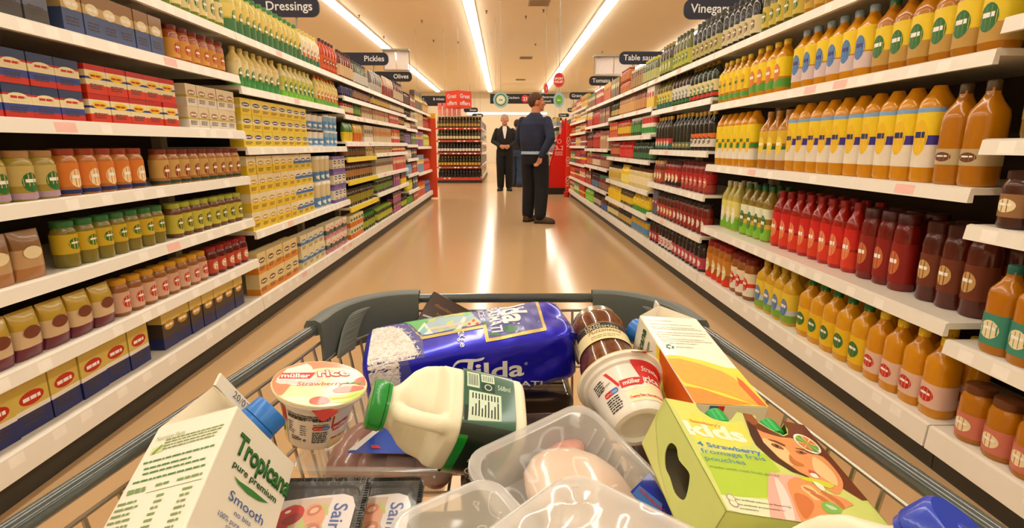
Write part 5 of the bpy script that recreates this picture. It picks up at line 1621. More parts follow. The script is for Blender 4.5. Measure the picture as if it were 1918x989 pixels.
# the girl: hair, face, pink sleeve, hands, green pouch
HR, HR2, SKN, SKS, SKL = C(110, 50, 20), C(70, 30, 14), C(224, 150, 92), C(196, 112, 58), C(242, 196, 140)
PL([(735, 190), (795, 200), (840, 262), (920, 310), (1020, 358), (1050, 345), (1050, 310), (1010, 252), (1165, 280), (1225, 360), (1440, 610), (1600, 800), (1560, 800), (1380, 690), (1180, 640), (1080, 600), (900, 460), (790, 340)], HR, 3)
PL([(790, 290), (880, 330), (1000, 365), (1100, 380), (1180, 470), (1290, 500), (1400, 620), (1430, 700), (1380, 760), (1200, 640), (1100, 590), (960, 500), (850, 390)], SKN, 4, 3)
PL([(880, 370), (1000, 420), (1060, 470), (1090, 560), (1010, 520), (900, 430)], SKL, 5, 3)
PL([(1220, 500), (1290, 540), (1370, 620), (1390, 700), (1300, 650), (1230, 590)], SKL, 5, 3)
PL([(770, 250), (830, 300), (880, 400), (990, 510), (1120, 600), (1190, 640), (1080, 605), (940, 520), (830, 420), (790, 350)], HR2, 6)
PL([(745, 200), (800, 215), (850, 270), (800, 280), (760, 250)], C(150, 80, 36), 5, 2)
PL([(932, 410), (965, 412), (1005, 432), (1022, 452), (985, 444), (945, 428)], C(150, 84, 46), 7, 2)
PL([(958, 416), (978, 422), (986, 438), (966, 434)], C(50, 28, 18), 8, 2)
PL([(1104, 458), (1150, 463), (1184, 478), (1150, 484), (1114, 474)], C(160, 92, 52), 7, 2)
PL([(1128, 463), (1148, 468), (1154, 480), (1134, 476)], C(50, 28, 18), 8, 2)
PL([(905, 380), (960, 388), (1030, 420), (1020, 428), (955, 400)], C(120, 64, 32), 7, 2)
PL([(1090, 440), (1150, 446), (1200, 466), (1150, 456)], C(130, 70, 36), 7, 2)
PL([(1060, 480), (1090, 520), (1150, 550), (1160, 566), (1100, 560), (1060, 530)], SKS, 7, 2)
PL([(1190, 590), (1235, 605), (1270, 640), (1230, 640), (1200, 615)], C(196, 80, 70), 8, 2)
PL([(1200, 615), (1240, 620), (1262, 650), (1215, 640)], C(240, 232, 220), 9, 2)
PL([(930, 600), (1000, 620), (1130, 632), (1180, 660), (1090, 640), (1050, 690), (1090, 760), (1100, 860), (1150, 945), (1120, 955), (930, 930), (910, 780), (915, 640)], C(232, 176, 160), 4)
PL([(955, 640), (1010, 690), (1060, 790), (1100, 930), (1040, 940), (990, 780)], C(246, 214, 204), 5, 2)
PL([(1045, 680), (1110, 645), (1200, 670), (1290, 740), (1420, 780), (1500, 830), (1480, 840), (1400, 880), (1320, 960), (1200, 985), (1140, 940), (1090, 820)], SKN, 6, 3)
PL([(1140, 700), (1200, 700), (1260, 750), (1300, 790), (1240, 800), (1190, 760), (1150, 730)], SKL, 7, 3)
PL([(1090, 760), (1150, 760), (1210, 800), (1230, 850), (1180, 930), (1130, 880)], C(206, 116, 62), 7, 3)
for a in ([(1200, 745), (1280, 770), (1380, 850), (1420, 860), (1400, 875), (1300, 815), (1220, 765)], [(1290, 735), (1400, 800), (1440, 850), (1425, 860), (1370, 810), (1280, 750)], [(1150, 705), (1180, 715), (1230, 740), (1240, 752), (1180, 735)]):
    PL(a, SKS, 8, 2)
PL([(1130, 640), (1200, 645), (1360, 690), (1340, 720), (1260, 690), (1150, 660)], C(206, 206, 50), 8, 2)
PL([(1220, 668), (1290, 700), (1300, 740), (1250, 710)], C(240, 236, 200), 9, 2)
PL([(1280, 820), (1340, 815), (1420, 860), (1400, 895), (1330, 890), (1290, 860)], C(126, 180, 70), 9, 3)
PL([(1300, 830), (1350, 840), (1390, 866), (1350, 866)], C(190, 214, 190), 10, 2)
# round fruit badge
bc = f(k((1180, 412))[0])
p.poly(ell(bc[0], bc[1], .0105, .0105), C(236, 236, 226), 9)
for i in range(8):
    a0, a1 = math.radians(i * 45), math.radians(i * 45 + 40)
    p.poly([bc] + [(bc[0] + .0088 * math.cos(a0 + (a1 - a0) * q / 4), bc[1] + .0088 * math.sin(a0 + (a1 - a0) * q / 4)) for q in range(5)], C(*((110, 160, 50) if (i // 2) % 2 else (214, 130, 40))), 10)
tpx(p, f, 'just for kids', *k((1160, 442), (1275, 485), (1162, 432)), INKK, 11)
tpx(p, f, "Sainsbury's", *k((378, 258), (590, 300), (382, 242)), C(226, 120, 30), 6, bold=.01)
tpx(p, f, 'kids', *k((372, 340), (780, 402), (345, 250)), C(250, 244, 214), 5, bold=.04)
tpx(p, f, '4 Strawberry', *k((432, 420), (872, 488), (440, 392)), C(60, 130, 190), 5, bold=.02)
tpx(p, f, 'fromage frais', *k((460, 470), (902, 530), (462, 440)), C(80, 140, 180), 5)
tpx(p, f, 'pouches', *k((485, 520), (765, 556), (488, 490)), C(80, 140, 180), 5)
tpx(p, f, 'made with real fruit puree', *k((512, 572), (995, 640), (514, 556)), C(110, 150, 90), 6)
tpx(p, f, 'No artificial colours or flavourings', *k((688, 797), (1075, 855), (690, 784)), INKK, 6)
tpx(p, f, 'No artificial preservatives or', *k((705, 832), (1035, 880), (707, 820)), INKK, 6)
tpx(p, f, 'sweeteners', *k((722, 860), (850, 878), (724, 848)), INKK, 6)
for a in ((658, 785), (676, 820)):
    c = f(k(a)[0])
    p.poly(ell(c[0], c[1], .0032, .0032), C(170, 150, 160), 6).poly(ell(c[0], c[1], .0024, .0024), C(226, 230, 190), 7)
p.build('printed_front', kb, lambda x, y, l: (x, y, l), lift=.00006, bounds=(.0002, -KH, KW - .0002, -.0002))
p = Print()
p.poly([(-.0005, -.002), (-.02, -.002), (-.038, -.03), (-.046, -.06), (-.046, -.03), (-.046, -.0005), (-.0005, -.0005)], C(216, 218, 130), 1)
p.poly(hole[:1] + [(-.002, -.06), (-.002, -.1), (-.02, -.1)], C(196, 212, 110), 1) if False else None
p.build('printed_side', kb, lambda x, y, l: (-l, y, x))
tuck = MB()
panel(tuck, [(0.004, -.002), (KW - .004, -.002), (KW - .012, -.018), (.012, -.018)], [], -KH + th, -KH + 2 * th, 0, lambda x, y, z: (x, z, y))
tuck.build('tuck_flap', KI, kb)
for i, (c0, c1) in enumerate(((n1[0][0], n1[-1][0]), (n2[0][0], n2[-1][0]))):
    cx = c0 * .42 + c1 * .58
    vs, fs = [], []
    for j in range(9):
        t = j / 8
        y = -.098 + .08 * t
        dd = .017 * (1 - abs(2 * t - .7) ** 3 / 2.4) + .002
        ww = .021 if t < .6 else .021 - .014 * (t - .6) / .4
        for q in range(14):
            a = 2 * math.pi * q / 14
            vs.append((cx + ww * math.cos(a), y, -.0235 + dd * math.sin(a)))
    for j in range(8):
        for q in range(14):
            fs.append((j * 14 + q, j * 14 + (q + 1) % 14, (j + 1) * 14 + (q + 1) % 14, (j + 1) * 14 + q))
    fs += [tuple(range(13, -1, -1)), tuple(range(8 * 14, 9 * 14))]
    po = MB().add(vs, fs).build('yogurt_pouch', M((90, 140, 50), rough=.3, coat=.4), None, True)
    po.matrix_world = mwK
    tag(po, ('green-capped pouch showing in the first notch of the lime carton, beside the lettering', 'green-capped pouch showing in the notch by the printed hair on the lime carton')[i], 'pouch', 'pouches inside the lime carton')
    GC = M((30, 170, 76), rough=.35)
    MB().lathe([(.0062, 0, 0), (.0062, .012, 0)], 14).map(lambda v: Vector((cx + v.x, -.02 + v.z, -.0098 + v.y))).build('spout', INKW, po, True)
    ridged_cap(.0085, .0155, GC, 'screw_cap', po, Matrix.Translation((cx, -.0125, -.0098)) @ Matrix.Rotation(-math.pi / 2, 4, 'X'), 22)

# ---------------------------------------------------------------- bag of rice
RO = Vector((-.1542, .5566, .8034))
RXv, RYv = Vector((.982, .1538, .1094)), Vector((-.1622, .9842, .0718))
mwR = frame(RO, RXv, RYv, RXv.cross(RYv))
RL, RW, RT_ = .235, .115, .07
NE = 7.0


def bag_half(x):
    t = x / RL
    e = 1.0
    if t < .1:
        e = .94 + .06 * math.sin(math.pi / 2 * t / .1)
    if t > .88:
        e = 1 - .05 * ((t - .88) / .12) ** 2
    return RW / 2 * (e * .5 + .5), RT_ / 2 * e


def wrinkle(x, a):
    t = x / RL
    return .0009 * math.sin(a * 5 + t * 9) * (.25 + t) + (.0011 * math.sin(t * 31 + a * 7) + .0007 * math.sin(t * 57 - a * 9)) * max(0, t - .4)


def bag(x, ang, l=0.0):
    a, b = bag_half(x)
    c, s = math.cos(ang), math.sin(ang)
    q = (abs(c) ** NE + abs(s) ** NE) ** (-1 / NE)
    w = wrinkle(x, ang) + l
    return Vector((x, RW / 2 + (a * q + w) * c, -RT_ / 2 + (b * q + w) * s))


def bag_top(x, y, l):
    """point on the upper face above (x, y)"""
    a, b = bag_half(x)
    u = max(-.985, min(.985, (y - RW / 2) / a))
    v = (1 - abs(u) ** NE) ** (1 / NE)
    return bag(max(.001, min(RL - .001, x)), math.atan2(b * v / b * 1.0, u), l + .0004) if False else bag(max(.001, min(RL - .001, x)), math.atan2(v, u), l + .0004)


def bag_side(x, z, l):
    """point on the near narrow side at height z"""
    a, b = bag_half(x)
    u = max(-.985, min(.985, (z + RT_ / 2) / b))
    v = (1 - abs(u) ** NE) ** (1 / NE)
    return bag(max(.001, min(RL - .001, x)), math.atan2(u, -v), l + .0004)


nx, na = 48, 72
vs, fs = [], []
for i in range(nx + 1):
    for j in range(na):
        vs.append(bag(RL * i / nx, 2 * math.pi * j / na))
for i in range(nx):
    for j in range(na):
        fs.append((i * na + j, i * na + (j + 1) % na, (i + 1) * na + (j + 1) % na, (i + 1) * na + j))
m0 = len(vs)
for x, kk in ((-.006, .86), (-.009, .4)):
    for j in range(na):
        q = bag(0, 2 * math.pi * j / na)
        vs.append(Vector((x, RW / 2 + (q.y - RW / 2) * kk, -RT_ / 2 + (q.z + RT_ / 2) * kk)))
for x, kk in ((RL + .006, .92), (RL + .004, .3)):
    for j in range(na):
        q = bag(RL, 2 * math.pi * j / na)
        vs.append(Vector((x, RW / 2 + (q.y - RW / 2) * kk, -RT_ / 2 + (q.z + RT_ / 2) * kk)))
def ringf(a, b):
    return [(a + j, a + (j + 1) % na, b + (j + 1) % na, b + j) for j in range(na)]
fs += ringf(m0, 0) + ringf(m0 + na, m0) + [tuple(range(m0 + na, m0 + 2 * na))] + ringf(nx * na, m0 + 2 * na) + ringf(m0 + 2 * na, m0 + 3 * na) + [tuple(range(m0 + 3 * na, m0 + 4 * na))]
BAGB = M((26, 24, 196), rough=.3, metal=.35, coat=.5, var=.2, scale=26, bump=.25)
rb = MB().add(vs, fs).build('rice_bag', BAGB, None, True, angle=70)
rb.matrix_world = mwR
tag(rb, 'big shiny blue bag of basmati rice lying across the front of the trolley', 'bag')
# folded flap of the bag's mouth at the right-hand end
fm = MB()
for j, (x, z) in enumerate(((RL + .004, -.004), (RL + .012, -.008), (RL + .015, -.03), (RL + .011, -.052))):
    pass
prof = [(RL + .003, -.006), (RL + .011, -.009), (RL + .016, -.03), (RL + .012, -.05), (RL + .009, -.05), (RL + .011, -.03), (RL + .007, -.016), (RL + .003, -.014)]
fm.prism(prof, .006, RW - .008, 0, lambda a, b, c: (a, c, b))
fm.build('folded_flap', M((24, 22, 130), rough=.3, metal=.35, coat=.5, var=.2, scale=30, bump=.25), rb, True)
k = crop(660, 530, 4.359)
f = px_on(mwR, (0, 0, 0), (1, 0, 0), (0, 1, 0))
p = Print()
NB, PGOLD, PIC = M((70, 70, 150), rough=.4, coat=.3), M((206, 180, 96), rough=.35, metal=.3), M((150, 180, 190), rough=.4)
GRN, GRD, PNK = M((90, 180, 100), rough=.4, coat=.3), M((50, 110, 70), rough=.4), M((226, 180, 166), rough=.4)
PL2 = lambda pts, mat, lay=1, sm=0: pp(p, f, k(*pts), mat, lay, sm)
# gold-edged picture panel on the broad face
PL2([(140, 365), (300, 322), (430, 328), (520, 385), (575, 470), (592, 640), (560, 700), (60, 800), (60, 365)], NB, 1)
PL2([(440, 330), (540, 262), (1440, 100), (1500, 98), (1588, 380), (1090, 472), (1068, 372), (570, 462)], PGOLD, 1)
PL2([(440, 330), (540, 262), (1430, 100), (1476, 100), (1558, 362), (1114, 448), (1092, 344), (568, 438)], NB, 2)
PL2([(560, 268), (940, 200), (985, 260), (1065, 330), (562, 432)], PIC, 3)
PL2([(300, 300), (420, 275), (540, 262), (600, 280), (618, 330), (560, 360), (530, 395), (480, 350), (400, 318)], GRN, 4, 2)
rg = random.Random(5)
YG = M((186, 196, 96), rough=.4)
for i in range(15):
    cx, cy = rg.uniform(640, 920), rg.uniform(235, 400)
    PL2([(cx - 30, cy + 10), (cx + 5, cy - 14), (cx + 34, cy - 22), (cx + 22, cy + 6), (cx - 5, cy + 16)], YG, 4, 2)
PL2([(570, 385), (900, 322), (905, 338), (575, 402)], PNK, 5)
PL2([(845, 385), (905, 280), (935, 285), (885, 380)], M((240, 214, 204), rough=.4), 5)
PL2([(530, 400), (590, 330), (660, 415), (600, 425)], M((226, 222, 200), rough=.4), 5)
PL2([(548, 405), (590, 358), (615, 400), (570, 425)], M((120, 180, 190), rough=.4), 6)
PL2([(930, 330), (1000, 285), (1050, 340), (940, 365)], M((232, 196, 140), rough=.4), 5)
for cx, cy in ((955, 340), (990, 312), (1020, 338)):
    PL2([(cx - 16, cy + 4), (cx, cy - 14), (cx + 16, cy), (cx, cy + 12)], M((206, 60, 40), rough=.4), 6, 2)
PL2([(1240, 372), (1260, 345), (1310, 345), (1350, 365), (1330, 392), (1262, 405)], GRD, 4, 2)
PL2([(1120, 430), (1130, 405), (1180, 400), (1215, 425)], GRD, 4)
PL2([(1050, 330), (1080, 315), (1110, 335), (1115, 380), (1095, 345)], GRD, 4)
PL2([(905, 260), (935, 215), (985, 205), (960, 262)], GRN, 4, 2)
WH = M((240, 236, 228), rough=.4)
tpx(p, f, 'ilda', *k((1200, 168), (1240, 338), (1398, 150)), WH, 6, bold=.03)
PL2([(1372, 122), (1396, 116), (1414, 158), (1398, 168), (1386, 140)], WH, 6, 2)
PL2([(1195, 150), (1300, 118), (1380, 128), (1378, 142), (1296, 138), (1204, 168)], WH, 6)
tpx(p, f, 'E BASMATI', *k((1090, 168), (1142, 408), (1172, 160)), WH, 6, bold=.02)
tpx(p, f, 'RICE', *k((1012, 205), (1040, 285), (1058, 198)), WH, 6, bold=.01)
tpx(p, f, '2Kg e', *k((862, 408), (882, 512), (912, 402)), WH, 6, bold=.01)
c = f(k((1358, 333))[0])
p.poly(ell(c[0], c[1], .0016, .0016, 12), WH, 6)
p.build('printed_face', rb, bag_top, lift=.00012, cutx=.006, cuty=.006, bounds=(.0, .003, .236, .1135))
# the near side: big white lettering
p = Print()
fs_ = px_on(mwR, (0, 0, 0), (1, 0, 0), (0, 0, 1))
PL3 = lambda pts, mat, lay=1, sm=0: pp(p, fs_, k(*pts), mat, lay, sm)
tpx(p, fs_, 'ilda', *k((1008, 790), (1402, 752), (1030, 652)), WH, 3, bold=.022)
PL3([(815, 708), (825, 670), (860, 635), (930, 622), (1010, 622), (1055, 612), (1078, 608), (1070, 625), (1030, 640), (960, 648), (880, 650), (840, 675)], WH, 3, 2)
PL3([(945, 648), (990, 644), (968, 790), (920, 796)], WH, 3)
c = fs_(k((1418, 656))[0])
p.poly(ell(c[0], c[1], .0019, .0019), WH, 3).poly(ell(c[0], c[1], .0015, .0015), M((30, 30, 170), rough=.35), 4).text('R', c[0] - .0007, c[1] - .0008, .0022, WH, 6)
tpx(p, fs_, 'BASMATI', *k((1080, 872), (1550, 826), (1090, 830)), WH, 3, bold=.02)
p.poly([(.0, -.064), (.046, -.064), (.05, -.03), (.046, -.004), (.0, -.004)], NB, 1)
p.build('printed_edge', rb, bag_side, lift=.00012, cutx=.005, cuty=.005, bounds=(.0, -.067, .236, -.003))
# photo of loose rice that wraps over the left-hand end
RICEM = mottled((250, 244, 238), (224, 212, 202), 260, .5, bump=.2, detail=3, dist=1.5)
grain = [M((250, 246, 240), rough=.45), M((228, 218, 208), rough=.45), M((206, 196, 188), rough=.45)]
p, p2 = Print(), Print()
f = px_on(mwR, (0, 0, 0), (1, 0, 0), (0, 1, 0))
edge = [f(a) for a in k((100, 378), (160, 368), (240, 360), (330, 364), (400, 388), (440, 425), (480, 465), (522, 545), (498, 600), (492, 650), (470, 720), (60, 760))]


def inside(x, y, P):
    c = False
    for a in range(len(P)):
        (x1, y1), (x2, y2) = P[a - 1], P[a]
        if (y1 > y) != (y2 > y) and x < (x2 - x1) * (y - y1) / (y2 - y1) + x1:
            c = not c
    return c


p.poly(edge, RICEM, 3)
p2.poly([(.0, -.003), (.036, -.003), (.034, -.03), (.03, -.066), (.0, -.066)], RICEM, 3)
for i in range(620):
    x, y, a, L = rg.uniform(.0, .06), rg.uniform(.004, .113), rg.uniform(-.9, .9) + rg.choice((0, 1.6)), rg.uniform(.003, .0055)
    if not inside(x, y, edge) and not inside(x - L, y, edge):
        continue
    p.poly(ell(x, y, L, .0006, 7, a), rg.choice(grain), 4 + i % 3)
for i in range(260):
    x, y, a, L = rg.uniform(.0, .034), rg.uniform(-.06, -.004), rg.uniform(-.9, .9), rg.uniform(.003, .0055)
    p2.poly(ell(x, y, L, .0006, 7, a), rg.choice(grain), 4 + i % 3)
p.build('printed_rice', rb, bag_top, lift=.00012, cutx=.008, cuty=.008, bounds=(.0, .003, .07, .1135))
p2.build('printed_rice', rb, bag_side, lift=.00012, cutx=.008, cuty=.008, bounds=(.0, -.067, .05, -.003))

# ---------------------------------------------------------------- rice pudding pots
POTM = M((240, 234, 224), rough=.25, coat=.3, sss=.05)
CR2, ORG2, REDP = M((246, 226, 170), rough=.35, coat=.4), M((226, 96, 50), rough=.35, coat=.4), M((206, 36, 26), rough=.4)


def pot_prof(r, h):
    return [(.5, 0), (.58, .01), (.62, .05), (.66, .18), (.7, .4), (.75, .66), (.8, .8), (.81, .84), (.88, .86), (.89, .93), (.985, .945), (1.0, .965), (1.0, .985), (.97, .99)], r, h


def pudding_pot(label, c, up, r, h, hint):
    mw = axis_frame(c, up, hint)
    prof = [(a * r, (b - 1) * h, 0) for a, b in pot_prof(r, h)[0]]
    # base recess, outer wall, lip
    prof = [(.42 * r, -h + .004, 0), (.45 * r, -h, 0)] + prof
    ob = MB().lathe(prof, 48).build('pudding_pot', POTM, None, True, angle=30)
    ob.matrix_world = mw
    tag(ob, label, 'pot')
    L = MB().lathe([(.985 * r, -.0006, 0), (1.005 * r, .0004, 0), (.93 * r, .0012, 0), (.3 * r, .0004, 0)], 48)
    lid = L.build('foil_lid', CR2, ob, True)
    tab = MB().prism(smooth_poly([(-.3, -.94), (.25, -.96), (.1, -1.08), (-.02, -1.13), (-.16, -1.06)], 3), 0, .0006, 0, lambda x, y, z: (x * r + .25 * r, y * r, -.001 - max(0, -y - .98) * r * 1.2 - z))
    tab.build('peel_tab', M((170, 36, 30), rough=.35, coat=.3), ob)
    return ob, lid, mw


def pot_fn(r, h, zmid):
    P, _, _ = pot_prof(r, h)
    def f(x, y, l):
        b = 1 + y / h
        i = next((q for q in range(1, len(P)) if P[q][1] >= b), len(P) - 1)
        (r0, b0), (r1, b1) = P[i - 1], P[i]
        rr = (r0 + (r1 - r0) * (b - b0) / max(1e-6, b1 - b0)) * r
        a = x / (.74 * r) - math.pi / 2
        return ((rr + l + .0003) * math.cos(a), (rr + l + .0003) * math.sin(a), y)
    return f


def brand_flash(p, x, y, s, fill=True):
    """red block with white lettering and its pale swoosh"""
    p.poly([(x - .6 * s, y - .16 * s), (x + .35 * s, y - .16 * s), (x + .5 * s, y - .05 * s), (x + .5 * s, y + .34 * s), (x + .42 * s, y + .34 * s), (x + .4 * s, y + .22 * s), (x - .6 * s, y + .22 * s)], REDP, 5)
    p.text('m\u00fcller', x - .08 * s, y - .06 * s, .3 * s, WH, 7, align='CENTER', bold=.025, width=.8 * s)
    p.poly(smooth_poly([(x - .64 * s, y - .18 * s), (x + .3 * s, y - .18 * s), (x + .48 * s, y - .08 * s), (x + .54 * s, y + .3 * s), (x + .6 * s, y - .1 * s), (x + .44 * s, y - .3 * s), (x + .1 * s, y - .28 * s), (x - .2 * s, y - .34 * s), (x - .6 * s, y - .3 * s)], 3), WH, 4)
    p.text('rice', x + .56 * s, y - .02 * s, .5 * s, REDP, 5, bold=.07, width=.92 * s).text('rice', x + .58 * s, y, .48 * s, WH, 7, bold=.02, width=.88 * s)


PA, lidA, mwPA = pudding_pot('strawberry rice pudding pot standing upright with its printed lid showing', CAMP + (Vector((-.2032, .5506, .7834)) - CAMP) * .9, (.184, -.049, .9817), .045, .0588, (1, .18, -.1))
p = Print()
r = .0447
p.poly(ell(0, 0, r, r, 48), CR2, 1)
p.poly(smooth_poly([(-.99 * r, .05 * r), (-.8 * r, .58 * r), (-.3 * r, .94 * r), (.3 * r, .94 * r), (.7 * r, .68 * r), (.3 * r, .74 * r), (-.2 * r, .6 * r), (-.5 * r, .2 * r), (-.6 * r, -.3 * r), (-.7 * r, -.66 * r), (-.9 * r, -.4 * r)], 4), M((232, 130, 80), rough=.35, coat=.4), 2)
p.poly([(-.92 * r, .0), (-.8 * r, .5 * r), (-.42 * r, .82 * r), (-.3 * r, .7 * r), (-.12 * r, .22 * r), (-.2 * r, -.1 * r), (-.5 * r, -.22 * r), (-.8 * r, -.15 * r)], M((238, 230, 216), rough=.35, coat=.4), 3)
p.poly([(-.88 * r, .02 * r), (-.24 * r, .12 * r), (-.16 * r, .42 * r), (-.86 * r, .28 * r)], REDP, 5)
p.text('m\u00fcller', -.84 * r, .08 * r, .25 * r, WH, 7, rot=.14, bold=.03, width=.6 * r)
p.poly(smooth_poly([(-.9 * r, -.04 * r), (-.3 * r, .02 * r), (-.12 * r, .2 * r), (-.08 * r, .5 * r), (.0, .46 * r), (.02 * r, .1 * r), (-.16 * r, -.16 * r), (-.5 * r, -.14 * r), (-.8 * r, -.2 * r)], 3), M((220, 206, 200), rough=.35), 4)
p.text('rice', -.1 * r, .24 * r, .46 * r, REDP, 6, rot=.22, bold=.07, width=.72 * r).text('rice', -.085 * r, .255 * r, .44 * r, WH, 8, rot=.22, bold=.025, width=.69 * r)
p.text('Strawberry', -.46 * r, -.22 * r, .24 * r, M((206, 70, 50), rough=.4), 6, rot=.16, shear=.25, width=.98 * r)
STR = mottled((206, 50, 34), (232, 110, 70), 300, .35, coat=.3)
p.poly(smooth_poly([(.3 * r, -.28 * r), (.5 * r, -.1 * r), (.8 * r, -.04 * r), (.95 * r, -.08 * r), (.9 * r, -.2 * r), (.6 * r, -.36 * r), (.36 * r, -.4 * r)], 3), STR, 4)
p.poly(smooth_poly([(.7 * r, .18 * r), (.9 * r, .4 * r), (.97 * r, .1 * r), (.95 * r, -.02 * r), (.8 * r, .02 * r)], 3), STR, 4)
p.poly(smooth_poly([(-.1 * r, -.72 * r), (.04 * r, -.6 * r), (.24 * r, -.62 * r), (.3 * r, -.8 * r), (.1 * r, -.92 * r), (-.08 * r, -.88 * r)], 3), STR, 4)
LF = M((96, 150, 50), rough=.4)
for a in ([(.46 * r, .0), (.6 * r, .1 * r), (.62 * r, .02 * r)], [(.6 * r, .02 * r), (.74 * r, .16 * r), (.74 * r, .04 * r)], [(.74 * r, .04 * r), (.9 * r, .16 * r), (.86 * r, .0)]):
    p.poly(a, LF, 6)
LM = M((176, 214, 50), rough=.35, coat=.3)
p.poly([(.24 * r, -.56 * r), (.6 * r, -.44 * r), (.97 * r, -.2 * r), (.94 * r, -.34 * r), (.6 * r, -.56 * r), (.3 * r, -.64 * r)], LM, 5)
p.poly([(.3 * r, -.7 * r), (.62 * r, -.6 * r), (.92 * r, -.38 * r), (.86 * r, -.5 * r), (.6 * r, -.78 * r), (.34 * r, -.8 * r)], LM, 5)
p.poly([(.3 * r, -.64 * r), (.6 * r, -.565 * r), (.93 * r, -.35 * r), (.92 * r, -.375 * r), (.6 * r, -.6 * r), (.3 * r, -.68 * r)], M((226, 206, 60), rough=.4), 5)
p.poly(smooth_poly([(-.62 * r, -.72 * r), (-.3 * r, -.64 * r), (-.1 * r, -.7 * r), (-.12 * r, -.94 * r), (-.4 * r, -.9 * r)], 3), M((250, 238, 206), rough=.4), 3)
p.build('printed_lid', lidA, lambda x, y, l: (x, y, .0013 + l), lift=.00008)
p = Print()
h = .0588
for i, (x, n, w) in enumerate(((-.026, 8, .02), (.0, 9, .0165))):
    p.lines(x, -.02 - .0, w, 2, .0022, INKK, h=.0011, ragged=.05, seed=i)
p.lines(-.026, -.0135 - .003, .042, 3, .0022, INKK, h=.0012, ragged=.05, seed=4)
p.lines(-.026, -.027, .009, 6, .0024, INKK, h=.0009, ragged=.4, seed=5).lines(-.012, -.029, .008, 5, .0026, INKK, h=.0009, ragged=.3, seed=6)
p.text('500g e', -.022, -.0465, .0062, INKK, 3, bold=.02)
p.text('can be eaten', .0005, -.0265, .0028, INKK, 3, bold=.02)
p.poly(rrect(.0, -.0325, .0165, -.0275, .0024), REDP, 2).poly(rrect(.009, -.0325, .0165, -.0275, .0024), M((50, 120, 200), rough=.4), 3)
p.text('HOT or COLD', .0083, -.0312, .0028, INKW, 4, align='CENTER', width=.014)
p.lines(.0003, -.036, .016, 6, .0023, INKK, h=.0013, ragged=.15, seed=7)
p.poly([(.018, -.016), (.02, -.018), (.0195, -.032), (.018, -.032)], REDP, 2)
p.poly([(.02, -.0275), (.038, -.0245), (.038, -.0325), (.02, -.0355)], REDP, 2).text('m\u00fcller', .021, -.0335, .0068, INKW, 4, rot=.16, bold=.03)
p.poly([(.019, -.046), (.04, -.04), (.04, -.056), (.02, -.056)], CR2, 1).lines(.02, -.045, .02, 1, .003, REDP, h=.0016, ragged=0)
p.poly([(-.048, -.014), (-.03, -.014), (-.029, -.03), (-.048, -.03)], REDP, 1).poly([(-.048, -.03), (-.0295, -.03), (-.0285, -.056), (-.048, -.056)], CR2, 1).poly(smooth_poly([(-.044, -.03), (-.034, -.034), (-.032, -.042), (-.042, -.046)], 3), LF, 2)
p.build('printed_wall', PA, pot_fn(.045, h, -.03), lift=.00008, cutx=.004, cuty=.004)

mB_up = Vector((-.1512, .9224, .3555))
PB, lidB, mwPB = pudding_pot('strawberry rice pudding pot tipped over on its side beside the sauce jar', CAMP + (Vector((.132, .5641, .776)) - CAMP) * .87, mB_up, .0435, .0569, (1, .25, -.05))
# printing runs round the side turned up, lid end at the top
p = Print()
TW = M((250, 232, 190), rough=.35, coat=.3)
p.poly([(-.008, -.008), (.036, -.008), (.036, -.03), (-.002, -.026)], REDP, 1)
p.poly([(-.022, -.036), (-.004, -.027), (.034, -.03), (.034, -.049), (-.022, -.049)], TW, 1)
p.text('Strawberry', .001, -.0175, .0075, INKW, 4, shear=.25, width=.03)
brand_flash(p, -.011, -.0295, .021)
p.text('Creamy Dairy Rice with Strawberry', -.02, -.0455, .0036, REDP, 3, bold=.03, width=.044)
p.poly([(-.034, -.012), (-.031, -.012), (-.024, -.028), (-.026, -.03)], REDP, 1)
p.text('can be eaten', -.045, -.024, .003, INKK, 3, rot=.1, width=.014)
p.poly(rrect(-.043, -.034, -.027, -.0288, .0024), REDP, 2).poly(rrect(-.035, -.034, -.027, -.0288, .0024), M((50, 120, 200), rough=.4), 3)
p.text('HOT or COLD', -.035, -.0328, .0027, INKW, 4, align='CENTER', width=.013)
p.lines(-.044, -.0375, .016, 6, .0024, INKK, h=.0013, ragged=.2, seed=8).lines(-.05, -.016, .013, 5, .0022, INKK, h=.0012, ragged=.2, seed=9)
fnB = pot_fn(.0435, .0569, -.03)
PB_TURN = math.radians(10)


def turned(x, y, l):
    v = Vector(fnB(x, y, l))
    return rot2(v, PB_TURN)


p.build('printed_wall', PB, turned, lift=.00008, cutx=.004, cuty=.004)
STRB = M((196, 40, 30), rough=.35, coat=.3)
# ---------------------------------------------------------------- jar of pasta sauce
jc = CAMP + (Vector((.1076, .6118, .8272)) - CAMP) * 1.05 + Vector((.0025, .002, .003))
jn = Vector((.05, -.95, -.3)).normalized()
mwJ = axis_frame(jc, -jn, (1, .2, 0))
jr = .0325
SAUCE = mottled((96, 36, 12), (150, 84, 30), 90, .25, coat=1.0, detail=4, dist=.6)
jp = [(.86, -.118), (.97, -.112), (1.0, -.1), (1.0, -.082), (.94, -.074), (.93, -.07), (.93, -.04), (.95, -.036), (1.0, -.03), (1.0, -.02), (.93, -.0125), (.86, -.01)]
jar = MB().lathe([(a * jr, b, 0) for a, b in jp], 40).build('sauce_jar', SAUCE, None, True, angle=60)
jar.matrix_world = mwJ
tag(jar, 'glass jar of red brown pasta sauce wedged between the rice bag and the juice carton', 'jar')
MB().lathe([(a * jr + .0012, b, 0) for a, b in jp], 40).build('glass_wall', M((250, 246, 238), rough=.02, trans=1.0, ior=1.3, var=.0), jar, True, angle=60)
